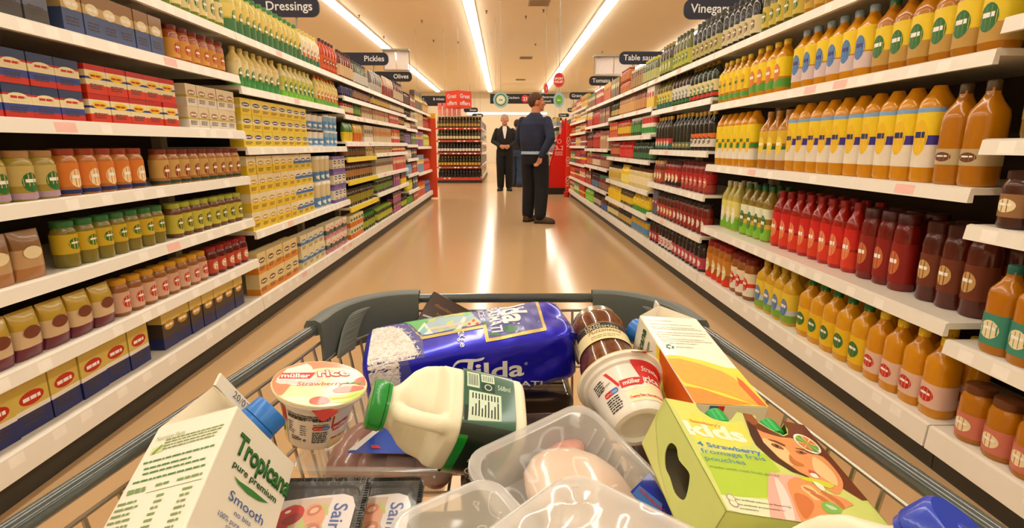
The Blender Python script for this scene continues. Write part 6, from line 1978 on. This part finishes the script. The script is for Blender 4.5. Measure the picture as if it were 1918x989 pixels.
MB().lathe([(.85 * jr, -.0122, 0), (.88 * jr, -.0115, 0), (.88 * jr, -.001, 0), (.84 * jr, .0005, 0), (.78 * jr, .0005, 0), (.76 * jr, -.0006, 0)], 36).build('twist_lid', M((186, 180, 166), rough=.25, metal=.8), jar, True)
p = Print()
LB, LK = M((232, 216, 166), rough=.45), M((40, 34, 28), rough=.45)
p.poly([(-.06, -.071), (.045, -.071), (.045, -.04), (-.06, -.04)], LB, 1).poly([(-.04, -.052), (.045, -.052), (.045, -.0405), (-.04, -.0405)], LK, 2)
p.text('LOYD', -.022, -.0462, .0062, LB, 4, width=.019).text('GROSSMAN', -.022, -.0512, .0062, LB, 4, width=.04)
p.text('Puttanesca', -.02, -.0585, .0085, M((120, 84, 40), rough=.45), 4, shear=.3, width=.04)
p.lines(-.018, -.064, .036, 2, .003, M((150, 120, 70), rough=.5), h=.0012).lines(-.05, -.046, .01, 7, .003, LK, h=.0012)


def jar_fn(x, y, l):
    a = x / jr - math.pi / 2 - .15
    rr = .94 * jr + .0016 + l
    return (rr * math.cos(a), rr * math.sin(a), y)


p.build('paper_label', jar, jar_fn, lift=.0001, cutx=.003)

# ---------------------------------------------------------------- milk bottles
MILK = M((240, 234, 206), rough=.35, sss=.15, var=.02)


def superk(a, n):
    return (abs(math.cos(a)) ** n + abs(math.sin(a)) ** n) ** (-1 / n)


def milk_bottle(label, cap_c, axis_up, edge_dir, r, h, capm, voxel):
    """frame: z to the cap, +x along the edge that carries the handle"""
    mw = axis_frame(cap_c, axis_up, edge_dir)
    seg, n = 40, 4.0
    b = MB()
    rings = []
    for z, rx, ry, off, nn in ((-1.0, .8, .8, 0, 4), (-.985, .95, .95, 0, 4), (-.96, 1, 1, 0, 4), (-.5, 1, 1, 0, 4), (-.465, 1, 1, 0, 4), (-.435, .86, 1, -.14, 4), (-.405, .6, .98, -.4, 3.4), (-.32, .54, .94, -.42, 3), (-.25, .5, .82, -.34, 2.6), (-.195, .5, .64, -.16, 2.2), (-.155, .5, .52, 0, 2), (-.13, .47, .47, 0, 2), (-.06, .47, .47, 0, 2)):
        rings.append((z * h, rx * r, ry * r, off * r, nn))
    vs, fs = [], []
    for z, rx, ry, off, nn in rings:
        for i in range(seg):
            a = 2 * math.pi * i / seg
            q = superk(a + math.pi / 4, nn)
            vs.append((off + rx * q * math.cos(a), ry * q * math.sin(a), z))
    for j in range(len(rings) - 1):
        for i in range(seg):
            fs.append((j * seg + i, j * seg + (i + 1) % seg, (j + 1) * seg + (i + 1) % seg, (j + 1) * seg + i))
    fs += [tuple(range(seg - 1, -1, -1)), tuple(range((len(rings) - 1) * seg, len(rings) * seg))]
    b.add(vs, fs)
    limb(b, [(.3 * r, 0, -.175 * h), (.74 * r, 0, -.215 * h), (1.0 * r, 0, -.3 * h), (1.08 * r, 0, -.41 * h), (.94 * r, 0, -.5 * h)], [.2 * r, .2 * r, .19 * r, .2 * r, .26 * r])
    ob = remeshed(b, 'milk_bottle', MILK, voxel, None, 5)
    ob.matrix_world = mw
    tag(ob, label, 'bottle')
    MB().lathe([(.5 * r, -.115 * h, 0), (.56 * r, -.112 * h, 0), (.56 * r, -.092 * h, 0), (.5 * r, -.09 * h, 0)], 36).build('tamper_ring', capm, ob, True)
    ridged_cap(.57 * r, .09 * h, capm, 'screw_cap', ob, Matrix.Translation((0, 0, -.088 * h)), 36)
    return ob, mw


capP, baseP = at(692, 755, .468), at(962, 806, .503)
axU = (capP - baseP).normalized()
tocam = (CAMP - at(830, 780, .47)).normalized()
edgeD = (tocam + Vector((0, -.1, -.12))).normalized()
mr, mh = .038, (capP - baseP).length
BM1, mwM = milk_bottle('small milk bottle with green cap and dark green label lying on its side', capP, axU, edgeD, mr, mh, M((20, 140, 50), rough=.3, coat=.3), .0016)
# sleeve label: dark green faces, bright green stripe, black picture face
DG, BG, BK = M((16, 84, 54), rough=.3, coat=.5), M((10, 140, 40), rough=.3, coat=.5), M((20, 36, 24), rough=.3, coat=.5)
z0, z1 = -.9 * mh, -.545 * mh
vs, fs, ms = [], [], []
N = 96
for z in (z0, z1):
    for i in range(N):
        a = 2 * math.pi * i / N
        q = superk(a + math.pi / 4, 4) * (mr + .0012)
        vs.append((q * math.cos(a), q * math.sin(a), z))
for i in range(N):
    fs.append((i, (i + 1) % N, N + (i + 1) % N, N + i))
    d = 360 * (i + .5) / N
    ms.append(0 if 8 < d < 190 else 2)
lb = MB().add(vs, fs, ms).build('sleeve_label', [DG, BG, BK], BM1, True, recalc=False, angle=60)
TOPSIDE = 1


def milk_face(quad):
    """plane of one flat side: quad +1 is the side 45 degrees round from the handle edge, -1 the other one; x runs along the bottle from cap to base"""
    c45 = math.cos(math.pi / 4)
    n = Vector((c45, quad * c45, 0))
    e = Vector((-c45, quad * c45, 0))
    def g(x, y, l):
        # y measured from the side's middle, towards the far edge
        a = y
        k_ = mr + .0013 + l
        u = max(-.96, min(.96, a / (mr + .0012)))
        d = k_ * (1 - abs(u) ** 4) ** .25
        return n * d + e * a + Vector((0, 0, -x))
    return g


p = Print()
PG = M((206, 226, 200), rough=.4)
x0 = -z1
L_ = z1 - z0
p.poly([(x0 + .1 * L_, -.026), (x0 + .72 * L_, -.022), (x0 + .72 * L_, .004), (x0 + .1 * L_, .004)], PG, 1)
for i in range(9):
    x = x0 + (.16 + .06 * i) * L_
    p.lines(-.022 + 0, 0, 0, 0, 1, PG) if False else None
    p.poly([(x, -.021), (x + .0012, -.021), (x + .0012, -.021 + .008 + .004 * (i % 3)), (x, -.021 + .008 + .004 * (i % 3))], INKK, 2)
    p.poly([(x, -.004), (x + .0012, -.004), (x + .0012, .002), (x, .002)], INKK, 2)
p.poly([(x0 + .03 * L_, -.026), (x0 + .09 * L_, -.026), (x0 + .09 * L_, -.012), (x0 + .03 * L_, -.012)], INKK, 2)
p.poly([(x0 + .06 * L_, .008), (x0 + .3 * L_, .008), (x0 + .3 * L_, .026), (x0 + .06 * L_, .026)], PG, 1)
p.poly([(x0 + .34 * L_, .016), (x0 + .6 * L_, .016), (x0 + .6 * L_, .026), (x0 + .34 * L_, .026)], PG, 1)
for i in range(6):
    x = x0 + (.09 + .033 * i) * L_
    p.poly([(x, .01), (x + .0007, .01), (x + .0007, .024), (x, .024)], INKK, 2)
    x = x0 + (.37 + .036 * i) * L_
    p.poly([(x, .0175), (x + .0006, .0175), (x + .0006, .0245), (x, .0245)], INKK, 2)
p.poly([(x0 + .34 * L_, .006), (x0 + .6 * L_, .006), (x0 + .6 * L_, .015), (x0 + .34 * L_, .015)], M((10, 50, 30), rough=.4), 1).poly(ell(x0 + .47 * L_, .0105, .0036, .0036), PG, 2).poly(ell(x0 + .47 * L_, .0105, .0027, .0027), M((10, 50, 30), rough=.4), 3)
p.text('568ml', x0 + .66 * L_, .01, .008, PG, 2, rot=.0, width=.012)
p.build('printed_panel', lb, milk_face(1), lift=.0001, cuty=.003)
p = Print()
p.poly([(x0, -.03), (x0 + .16 * L_, -.03), (x0 + .16 * L_, .034), (x0, .034)], BG, 1).poly([(x0 + .88 * L_, -.03), (x0 + L_, -.03), (x0 + L_, .034), (x0 + .88 * L_, .034)], BG, 1)
# 'SO organic' lettering runs round the bottle
p.text('S', x0 + .48 * L_, .03, .016, INKR, 3, rot=-math.pi / 2, bold=.02)
ox, oy = x0 + .53 * L_, .0145
p.poly(ell(ox, oy, .0068, .0068), INKW, 3).poly(ell(ox, oy, .0054, .0054), BK, 4)
p.text('organic', x0 + .68 * L_, .032, .006, INKW, 3, rot=-math.pi / 2)
p.text('british', x0 + .3 * L_, .03, .004, INKR, 3, rot=-math.pi / 2)
for cx, cy in ((.44, -.001), (.56, -.01)):
    for q in range(9):
        a = q * .7
        p.poly(ell(x0 + cx * L_ + .0028 * math.cos(a), cy + .0028 * math.sin(a), .0022, .0011, 8, a), M((226, 216, 180), rough=.4), 5)
    p.poly(ell(x0 + cx * L_, cy, .0014, .0014, 10), M((206, 170, 60), rough=.4), 6)
p.poly([(x0 + .62 * L_, -.004), (x0 + .86 * L_, -.012), (x0 + .86 * L_, -.0132), (x0 + .62 * L_, -.0052)], M((120, 160, 60), rough=.4), 3)
p.poly([(x0 + .62 * L_, -.027), (x0 + .86 * L_, -.027), (x0 + .86 * L_, -.0165), (x0 + .62 * L_, -.0165)], PG, 3).poly([(x0 + .63 * L_, -.0265), (x0 + .85 * L_, -.0265), (x0 + .85 * L_, -.017), (x0 + .63 * L_, -.017)], INKK, 4)
p.poly([(x0 + .67 * L_, -.025), (x0 + .72 * L_, -.025), (x0 + .81 * L_, -.0185), (x0 + .76 * L_, -.0185)], INKR, 6).poly([(x0 + .67 * L_, -.0185), (x0 + .73 * L_, -.0185), (x0 + .82 * L_, -.025), (x0 + .76 * L_, -.025)], INKR, 5)
p.build('printed_panel', lb, milk_face(-1), lift=.0001, cuty=.003)
p = Print()
for i, t_ in enumerate(('NR 03 30 H', 'KZ 008 N07')):
    p.text(t_, .335 * mh + i * .0065, .011, .0042, M((110, 110, 120), rough=.6), 2, rot=-math.pi / 2, width=.02)
p.build('stamped_date', BM1, lambda x, y, l: (-.02 + .0, .0, 0) and ((-.24 * mr) - (.68 * mr + l + .0006) * superk(math.radians(60) + math.pi / 4, 3.2) * -.35, .68 * mr + .004 + l, -x + y * .0) if False else (-.22 * mr + y, .7 * mr + .001 + l, -x)) if False else None
cap2 = at(1812, 1000, .245)
BM2, mwM2 = milk_bottle('large milk bottle with blue cap at the front right corner of the trolley', cap2, (.45, -.3, .8), (-.5, -.6, .3), .035, .18, M((36, 66, 190), rough=.3, coat=.3), .002)

# ---------------------------------------------------------------- clear trays of meat and fruit
CLEAR = M((232, 232, 228), rough=.08, alpha=.2, spec=.8, var=0, coat=.6)
MILKY = M((226, 224, 220), rough=.12, alpha=.36, spec=.7, var=0, coat=.6)
FILM = M((238, 236, 232), rough=.06, alpha=.1, spec=1.0, var=0, coat=1.0, bump=.35, scale=16)
FILMW = M((228, 222, 214), rough=.07, alpha=.42, spec=1.0, var=.04, coat=1.0, bump=.4, scale=14)


def food_tray(name, label, mw, W, L, dp, r, mat, taper=.014, lip=.008, film=FILM, ribs=True, thick=.0008, amp=1.0):
    """x 0..W, y 0..-L, rim at z = 0, tray hanging below it"""
    def ringp(i, z, q=6):
        rr = max(.004, r - i * .5)
        return [(x, y, z) for x, y in rrect(i, -L + i, W - i, -i, rr, q)]
    levels = [(0, -.004), (0, 0), (lip * .4, .0012), (lip, 0), (lip + .001, -.003), (lip + .003, -dp * .45), (lip + .0045, -dp * .5), (lip + taper * .8, -dp * .95), (lip + taper + .004, -dp)]
    vs, fs = [], []
    for i, z in levels:
        vs += ringp(i, z)
    n = len(vs) // len(levels)
    for j in range(len(levels) - 1):
        for i in range(n):
            fs.append((j * n + i, j * n + (i + 1) % n, (j + 1) * n + (i + 1) % n, (j + 1) * n + i))
    fs.append(tuple(range((len(levels) - 1) * n, len(levels) * n)))
    ob = MB().add(vs, fs).build(name, mat, None, True, angle=50)
    ob.matrix_world = mw
    tag(ob, label, 'tray')
    sd = ob.modifiers.new('thickness', 'SOLIDIFY')
    sd.thickness = thick
    if ribs:
        g = MB()
        for sx in (lip + .0045, W - lip - .0045):
            q = -.03
            while q > -L + .03:
                g.tube([(sx, q, -.004), (sx + (.004 if sx < W / 2 else -.004), q, -dp * .9)], .0012, 6)
                q -= .011
        g.build('side_ribs', mat, ob, True)
    if film:
        nx_, ny_ = 22, 22
        vs, fs = [], []
        rg2 = random.Random(len(label))
        ph = rg2.random() * 6
        for i in range(nx_ + 1):
            for j in range(ny_ + 1):
                u, v = i / nx_, j / ny_
                x, y = lip * .5 + u * (W - lip), -lip * .5 - v * (L - lip)
                e = min(u, 1 - u, v, 1 - v)
                # keep inside the rounded corners
                cx, cy = max(r - x, 0, x - (W - r)), max(r + y, 0, -y - (L - r))
                if cx > 0 and cy > 0 and math.hypot(cx, cy) > r - .001:
                    s_ = (r - .001) / math.hypot(cx, cy)
                    x += (cx - cx * s_) * (1 if x < r else -1)
                    y -= (cy - cy * s_) * (1 if -y < r else -1)
                b_ = min(1, e * 6)
                vs.append((x, y, .0018 + b_ * (-.004 * b_ + .0016 * amp * math.sin(u * 17 + v * 9 + ph) * math.sin(v * 13 - u * 5))))
        for i in range(nx_):
            for j in range(ny_):
                a = i * (ny_ + 1) + j
                fs.append((a, a + ny_ + 1, a + ny_ + 2, a + 1))
        MB().add(vs, fs).build('film_lid', film, ob, True, angle=80)
    return ob


def lumps(name, parent, spots, mat, voxel=.003, smooth=6):
    m = MB()
    for c, r_, a in spots:
        m.ellipsoid(c, r_, 14, 10, 0, Matrix.Rotation(a, 3, 'Z'))
    return remeshed(m, name, mat, voxel, parent, smooth)


# meat tray under the upright pot
z1_ = .736
mw = Matrix.Translation((-.203, .625, z1_)) @ Matrix.Rotation(math.radians(-2), 4, 'Z')
TM = food_tray('meat_tray', 'clear tray of pinkish brown meat with a blue label, under the upright pot', mw, .165, .165, .042, .02, CLEAR)
MEAT = mottled((146, 84, 66), (196, 132, 106), 22, .3, coat=.5, detail=4, sss=.1)
rg = random.Random(3)
for i in range(4):
    lumps('meat_slice', TM, [((.04 + i * .03, -.085 + rg.uniform(-.01, .01), -.025), (.024, .062, .0135), rg.uniform(-.3, .3)), ((.04 + i * .03, -.12, -.024), (.02, .028, .012), .3)], MEAT, .003)
p = Print()
BL, BLL = M((40, 84, 190), rough=.2, coat=.6), M((80, 140, 210), rough=.3, coat=.4)
p.poly([(.075, -.06), (.162, -.06), (.162, -.14), (.05, -.14)], BL, 1).poly([(.074, -.072), (.082, -.068), (.058, -.135), (.05, -.135)], INKW, 2)
p.text("Sainsbury's", .128, -.07, .011, BLL, 3, rot=math.radians(-112), bold=.01)
for i in range(5):
    p.text('skinless british turkey', .15 - i * .008, -.072, .005, BLL, 3, rot=math.radians(-112))
p.poly(ell(.138, -.126, .013, .006), M((130, 190, 70), rough=.4), 3).poly([(.07, -.126), (.078, -.126), (.082, -.132), (.073, -.132)], INKR, 4)
lbm = p.build('printed_label', TM, lambda x, y, l: (x, y, .0035 + l), lift=.0002)

# chicken tray in the middle
sc_ = .9
mwC = frame(CAMP + (Vector((-.0403, .4117, .7785)) - CAMP) * sc_, (.7877, .6149, .037), (-.5816, .7226, .3738), (.2031, -.3159, .9268))
TC = food_tray('chicken_tray', 'tilted clear tray of pale chicken breast with a blue label, mid trolley', mwC, .14, .15, .045, .022, MILKY)
CHK = mottled((240, 222, 202), (228, 194, 172), 14, .25, coat=.8, detail=3, sss=.25)
lumps('chicken_breast', TC, [((.085, -.062, -.024), (.042, .05, .02), .5), ((.06, -.1, -.026), (.034, .04, .018), .2), ((.1, -.11, -.028), (.03, .045, .016), .1)], CHK, .003)
lumps('chicken_piece', TC, [((.036, -.1, -.026), (.018, .012, .012), .6), ((.03, -.11, -.028), (.014, .012, .01), .2)], M((226, 184, 146), rough=.3, coat=.6, sss=.2), .0025)
lumps('chicken_piece', TC, [((.095, -.026, -.03), (.034, .014, .012), .1)], mottled((206, 120, 110), (232, 170, 150), 60, .3, coat=.6), .0025)
q0 = px_on(mwC, (0, 0, .003), (1, 0, 0), (0, 1, 0))
p = Print()
lp = [(1180, 922), (1217, 886), (1262, 960), (1236, 986)]
pp(p, q0, lp, M((24, 44, 170), rough=.3, coat=.4), 1)
pp(p, q0, [(1184, 926), (1197, 910), (1240, 945), (1236, 984)], M((70, 120, 200), rough=.3, coat=.4), 2)
tpx(p, q0, "Sainsbury's", (1196, 920), (1244, 965), (1199, 914), INKR, 4, bold=.01)
p.build('printed_label', TC, lambda x, y, l: (x, y, .0034 + l), lift=.0002)

# film-topped tray in the foreground
c0 = at(1072, 876, .335)
pL, pR = at(900, 1000, .27), at(1310, 992, .285)
ex = (pR - c0).normalized()
nn = ex.cross((c0 - pL).normalized()).normalized()
ey = nn.cross(ex)
mwF = frame(c0, ex, ey, nn)
TF = food_tray('film_tray', 'clear tray with a shiny wrinkled film top at the bottom edge of the photo', mwF, .105, .12, .034, .024, MILKY, film=FILMW, amp=2.4)
lumps('meat_piece', TF, [((.06, -.06, -.02), (.04, .04, .012), .2), ((.08, -.09, -.02), (.035, .03, .011), .9)], CHK, .003)

# small tray of yellow fruit
c0 = at(905, 893, .372)
mwY = frame(c0, (.8, .55, 0), (-.55, .8, .12), Vector((.8, .55, 0)).cross(Vector((-.55, .8, .12)))) 
mwY = mwY @ Matrix.Translation((-.075, 0, 0))
TY = food_tray('fruit_tray', 'small clear tray holding yellow pineapple pieces, left of the chicken tray', mwY, .082, .11, .036, .018, MILKY)
PINE = mottled((236, 196, 40), (246, 222, 90), 60, .3, coat=.6, sss=.2)
rg = random.Random(9)
for i in range(7):
    lumps('pineapple_piece', TY, [((.024 + .017 * (i % 3), -.035 - .02 * (i // 3), -.022 + .004 * (i % 2)), (.012, .01, .009), rg.uniform(0, 3)), ((.027 + .017 * (i % 3), -.04 - .02 * (i // 3), -.022), (.009, .011, .008), rg.uniform(0, 3))], PINE, .002, 3)

# two black trays of ham
BLKT = M((26, 26, 26), rough=.25, coat=.4, var=.2, scale=160, bump=.25)
HAM, HAMD, TOMR, TOMD, LEAF2 = M((232, 160, 120), rough=.35, coat=.5), M((206, 116, 80), rough=.35, coat=.5), M((206, 36, 26), rough=.25, coat=.6), M((150, 20, 18), rough=.3, coat=.5), M((190, 206, 110), rough=.4, coat=.4)
for nm, px, dz, W_ in (('ham tray with its label showing tomatoes and ham rolls, beside the juice carton', 699, 0, .105), ('ham tray with a black rim, half covered by the other ham tray', 797, .016, .084)):
    c0 = at(px, 894, .452 + dz)
    L_h = .15
    ax, ay = Vector((1, -.03, .03)).normalized(), Vector((.02, .93, .36)).normalized()
    ax = (ax - ay * ax.dot(ay)).normalized()
    mw = frame(c0, ax, ay, ax.cross(ay)) @ Matrix.Translation((-W_, 0, 0))
    m = MB()
    lv = [(0, -.002), (0, .0006), (.0075, .0006), (.0085, -.002), (.012, -.01), (.014, -.011)]
    vs, fs = [], []
    for i_, z in lv:
        vs += [(x, y, z) for x, y in rrect(i_, -L_h + i_, W_ - i_, -i_, .008, 4)]
    n_ = len(vs) // len(lv)
    for j in range(len(lv) - 1):
        fs += [(j * n_ + i, j * n_ + (i + 1) % n_, (j + 1) * n_ + (i + 1) % n_, (j + 1) * n_ + i) for i in range(n_)]
    fs += [tuple(range((len(lv) - 1) * n_, len(lv) * n_)), tuple(range(n_ - 1, -1, -1))]
    hb = m.add(vs, fs).build('ham_tray', BLKT, None, True, angle=30)
    hb.matrix_world = mw
    tag(hb, 'black ' + nm, 'tray')
    cr = MB()
    for i in range(int(W_ / .0022)):
        x = .003 + i * .0022
        if x < W_ - .003:
            cr.box((x, -.0068, .0006), (x + .0012, -.0012, .0012))
    for i in range(int(L_h / .0022)):
        y = -.006 - i * .0022
        if y > -L_h + .005:
            cr.box((W_ - .0068, y, .0006), (W_ - .0012, y + .0012, .0012))
    cr.build('crimped_seal', BLKT, hb)
    MB().add([(.004, -.004, .0014), (W_ - .004, -.004, .0014), (W_ - .004, -L_h + .004, .0014), (.004, -L_h + .004, .0014)], [(0, 3, 2, 1)]).build('film_lid', M((240, 240, 240), rough=.06, alpha=.1, spec=1, coat=1.0, var=0, bump=.3, scale=20), hb)
    p = Print()
    lw = W_ - .0085
    p.poly([(.004, -.026), (lw - .03, -.017)] + [(lw - .012, -.0155), (lw - .004, -.018), (lw, -.026), (lw, -L_h + .01), (.004, -L_h + .01)], M((232, 226, 226), rough=.3, coat=.5), 1)
    p.poly([(lw - .045, -.02), (lw - .02, -.0185), (lw - .024, -.06), (lw - .028, -.14), (.004, -.14), (.004, -.09), (lw - .05, -.05)], M((214, 190, 170), rough=.35, coat=.4), 2)
    for cx, cy, rx_, ry_, a in ((-.05, -.034, .011, .0085, .5), (-.06, -.046, .012, .009, .6), (-.058, -.062, .011, .009, .2)):
        if lw + cx > .012:
            p.poly(ell(lw + cx, cy, rx_, ry_, 18, a), TOMR, 4).poly(ell(lw + cx + .002, cy - .003, rx_ * .7, ry_ * .5, 14, a), TOMD, 5).poly(ell(lw + cx - .003, cy + .003, .0025, .0012, 10, a), INKW, 6)
    for i in range(9):
        cx, cy = lw - .05 + .012 * (i % 3), -.03 - .012 * (i // 3) - .004 * (i % 2)
        p.poly(smooth_poly([(cx - .005, cy - .004), (cx - .001, cy + .006), (cx + .004, cy + .003), (cx + .006, cy - .004), (cx, cy - .002)], 2), LEAF2, 3)
    for i, (cx, cy) in enumerate(((-.031, -.034), (-.028, -.05), (-.04, -.058), (-.03, -.068), (-.046, -.076), (-.032, -.086))):
        cx += lw
        p.poly(ell(cx, cy, .0085, .0105, 18, .5), HAM, 5).poly(ell(cx - .001, cy + .004, .006, .0042, 14, .5), HAMD, 6).poly(ell(cx - .001, cy + .004, .0035, .0022, 12, .5), M((240, 190, 150), rough=.35), 7)
    p.text("Sainsbury's", lw - .0165, -.024, .0155, M((40, 84, 160), rough=.35, coat=.4), 5, rot=-math.pi / 2 - .04, bold=.015, width=.066)
    p.build('printed_label', hb, lambda x, y, l: (x, y, .0007 + l), lift=.00007)

# ---------------------------------------------------------------- dark packs: chocolate box by the front rail, film packs underneath
CH = M((56, 34, 28), rough=.25, coat=.6, var=.1)
cA, cB, cD = at(813, 545, .76), at(866, 574, .757), at(784, 588, .75)
ex = (cB - cA).normalized()
ey = (cD - cA)
ey = (ey - ex * ey.dot(ex)).normalized()
mwH = frame(cA, ex, -ey, ex.cross(-ey))
ch = MB().rbox((0, -.075, -.012), (.062, 0, 0), .0012).build('chocolate_box', CH)
ch.matrix_world = mwH
tag(ch, 'thin dark brown chocolate box leaning behind the rice bag at the front rail', 'box')
p = Print().text('chocolates', .012, -.018, .007, M((170, 110, 60), rough=.4), 2).text('Belgian', .02, -.028, .005, M((170, 110, 60), rough=.4), 2)
p.poly([(.004, -.036), (.03, -.031), (.056, -.04), (.056, -.0415), (.03, -.0335), (.004, -.0385)], M((206, 196, 190), rough=.4), 2)
p.build('printed_front', ch, lambda x, y, l: (x, y, l))
p = Print().poly([(-.0115, -.073), (-.0005, -.073), (-.0005, -.002), (-.0115, -.002)], M((96, 88, 60), rough=.35, metal=.3), 1)
p.build('printed_edge', ch, lambda x, y, l: (-l, y, x))
DKF = M((62, 50, 42), rough=.12, coat=.8, var=.35, scale=18, bump=.35)


def soft_pack(label, lo, hi, mat, yaw, name='film_pack'):
    m = MB().rbox(tuple((a - b) / 2 for a, b in zip(lo, hi)), tuple((b - a) / 2 for a, b in zip(lo, hi)), .012, 0, 4)
    ob = m.build(name, mat, None, True, angle=80)
    ob.location = tuple((a + b) / 2 for a, b in zip(lo, hi))
    ob.rotation_euler = (0, 0, yaw)
    tag(ob, label, 'pack')
    s_ = MB()
    w_, d_, z_ = (hi[0] - lo[0]) / 2, (hi[1] - lo[1]) / 2, (hi[2] - lo[2]) / 2
    s_.box((-w_ * .9, -.004, z_), (w_ * .9, .004, z_ + .0012))
    s_.build('film_seam', mat, ob)
    return ob


soft_pack('dark brown film pack showing between the rice bag and the tipped pot', (-.045, .45, .668), (.115, .575, .738), DKF, .05)
soft_pack('black film pack deep in the trolley between the milk bottle and the chicken tray', (-.085, .3, .668), (.02, .43, .72), M((26, 24, 26), rough=.12, coat=.8, var=.3, scale=18, bump=.3), .1)
soft_pack('grey brown pack lying under the juice carton and the lime carton on the right', (.135, .39, .668), (.2, .54, .735), M((96, 80, 66), rough=.2, coat=.5, var=.3, scale=18, bump=.3), 0)
soft_pack('brown film pack under the front of the rice bag', (-.14, .625, .668), (.09, .705, .73), DKF, 0)
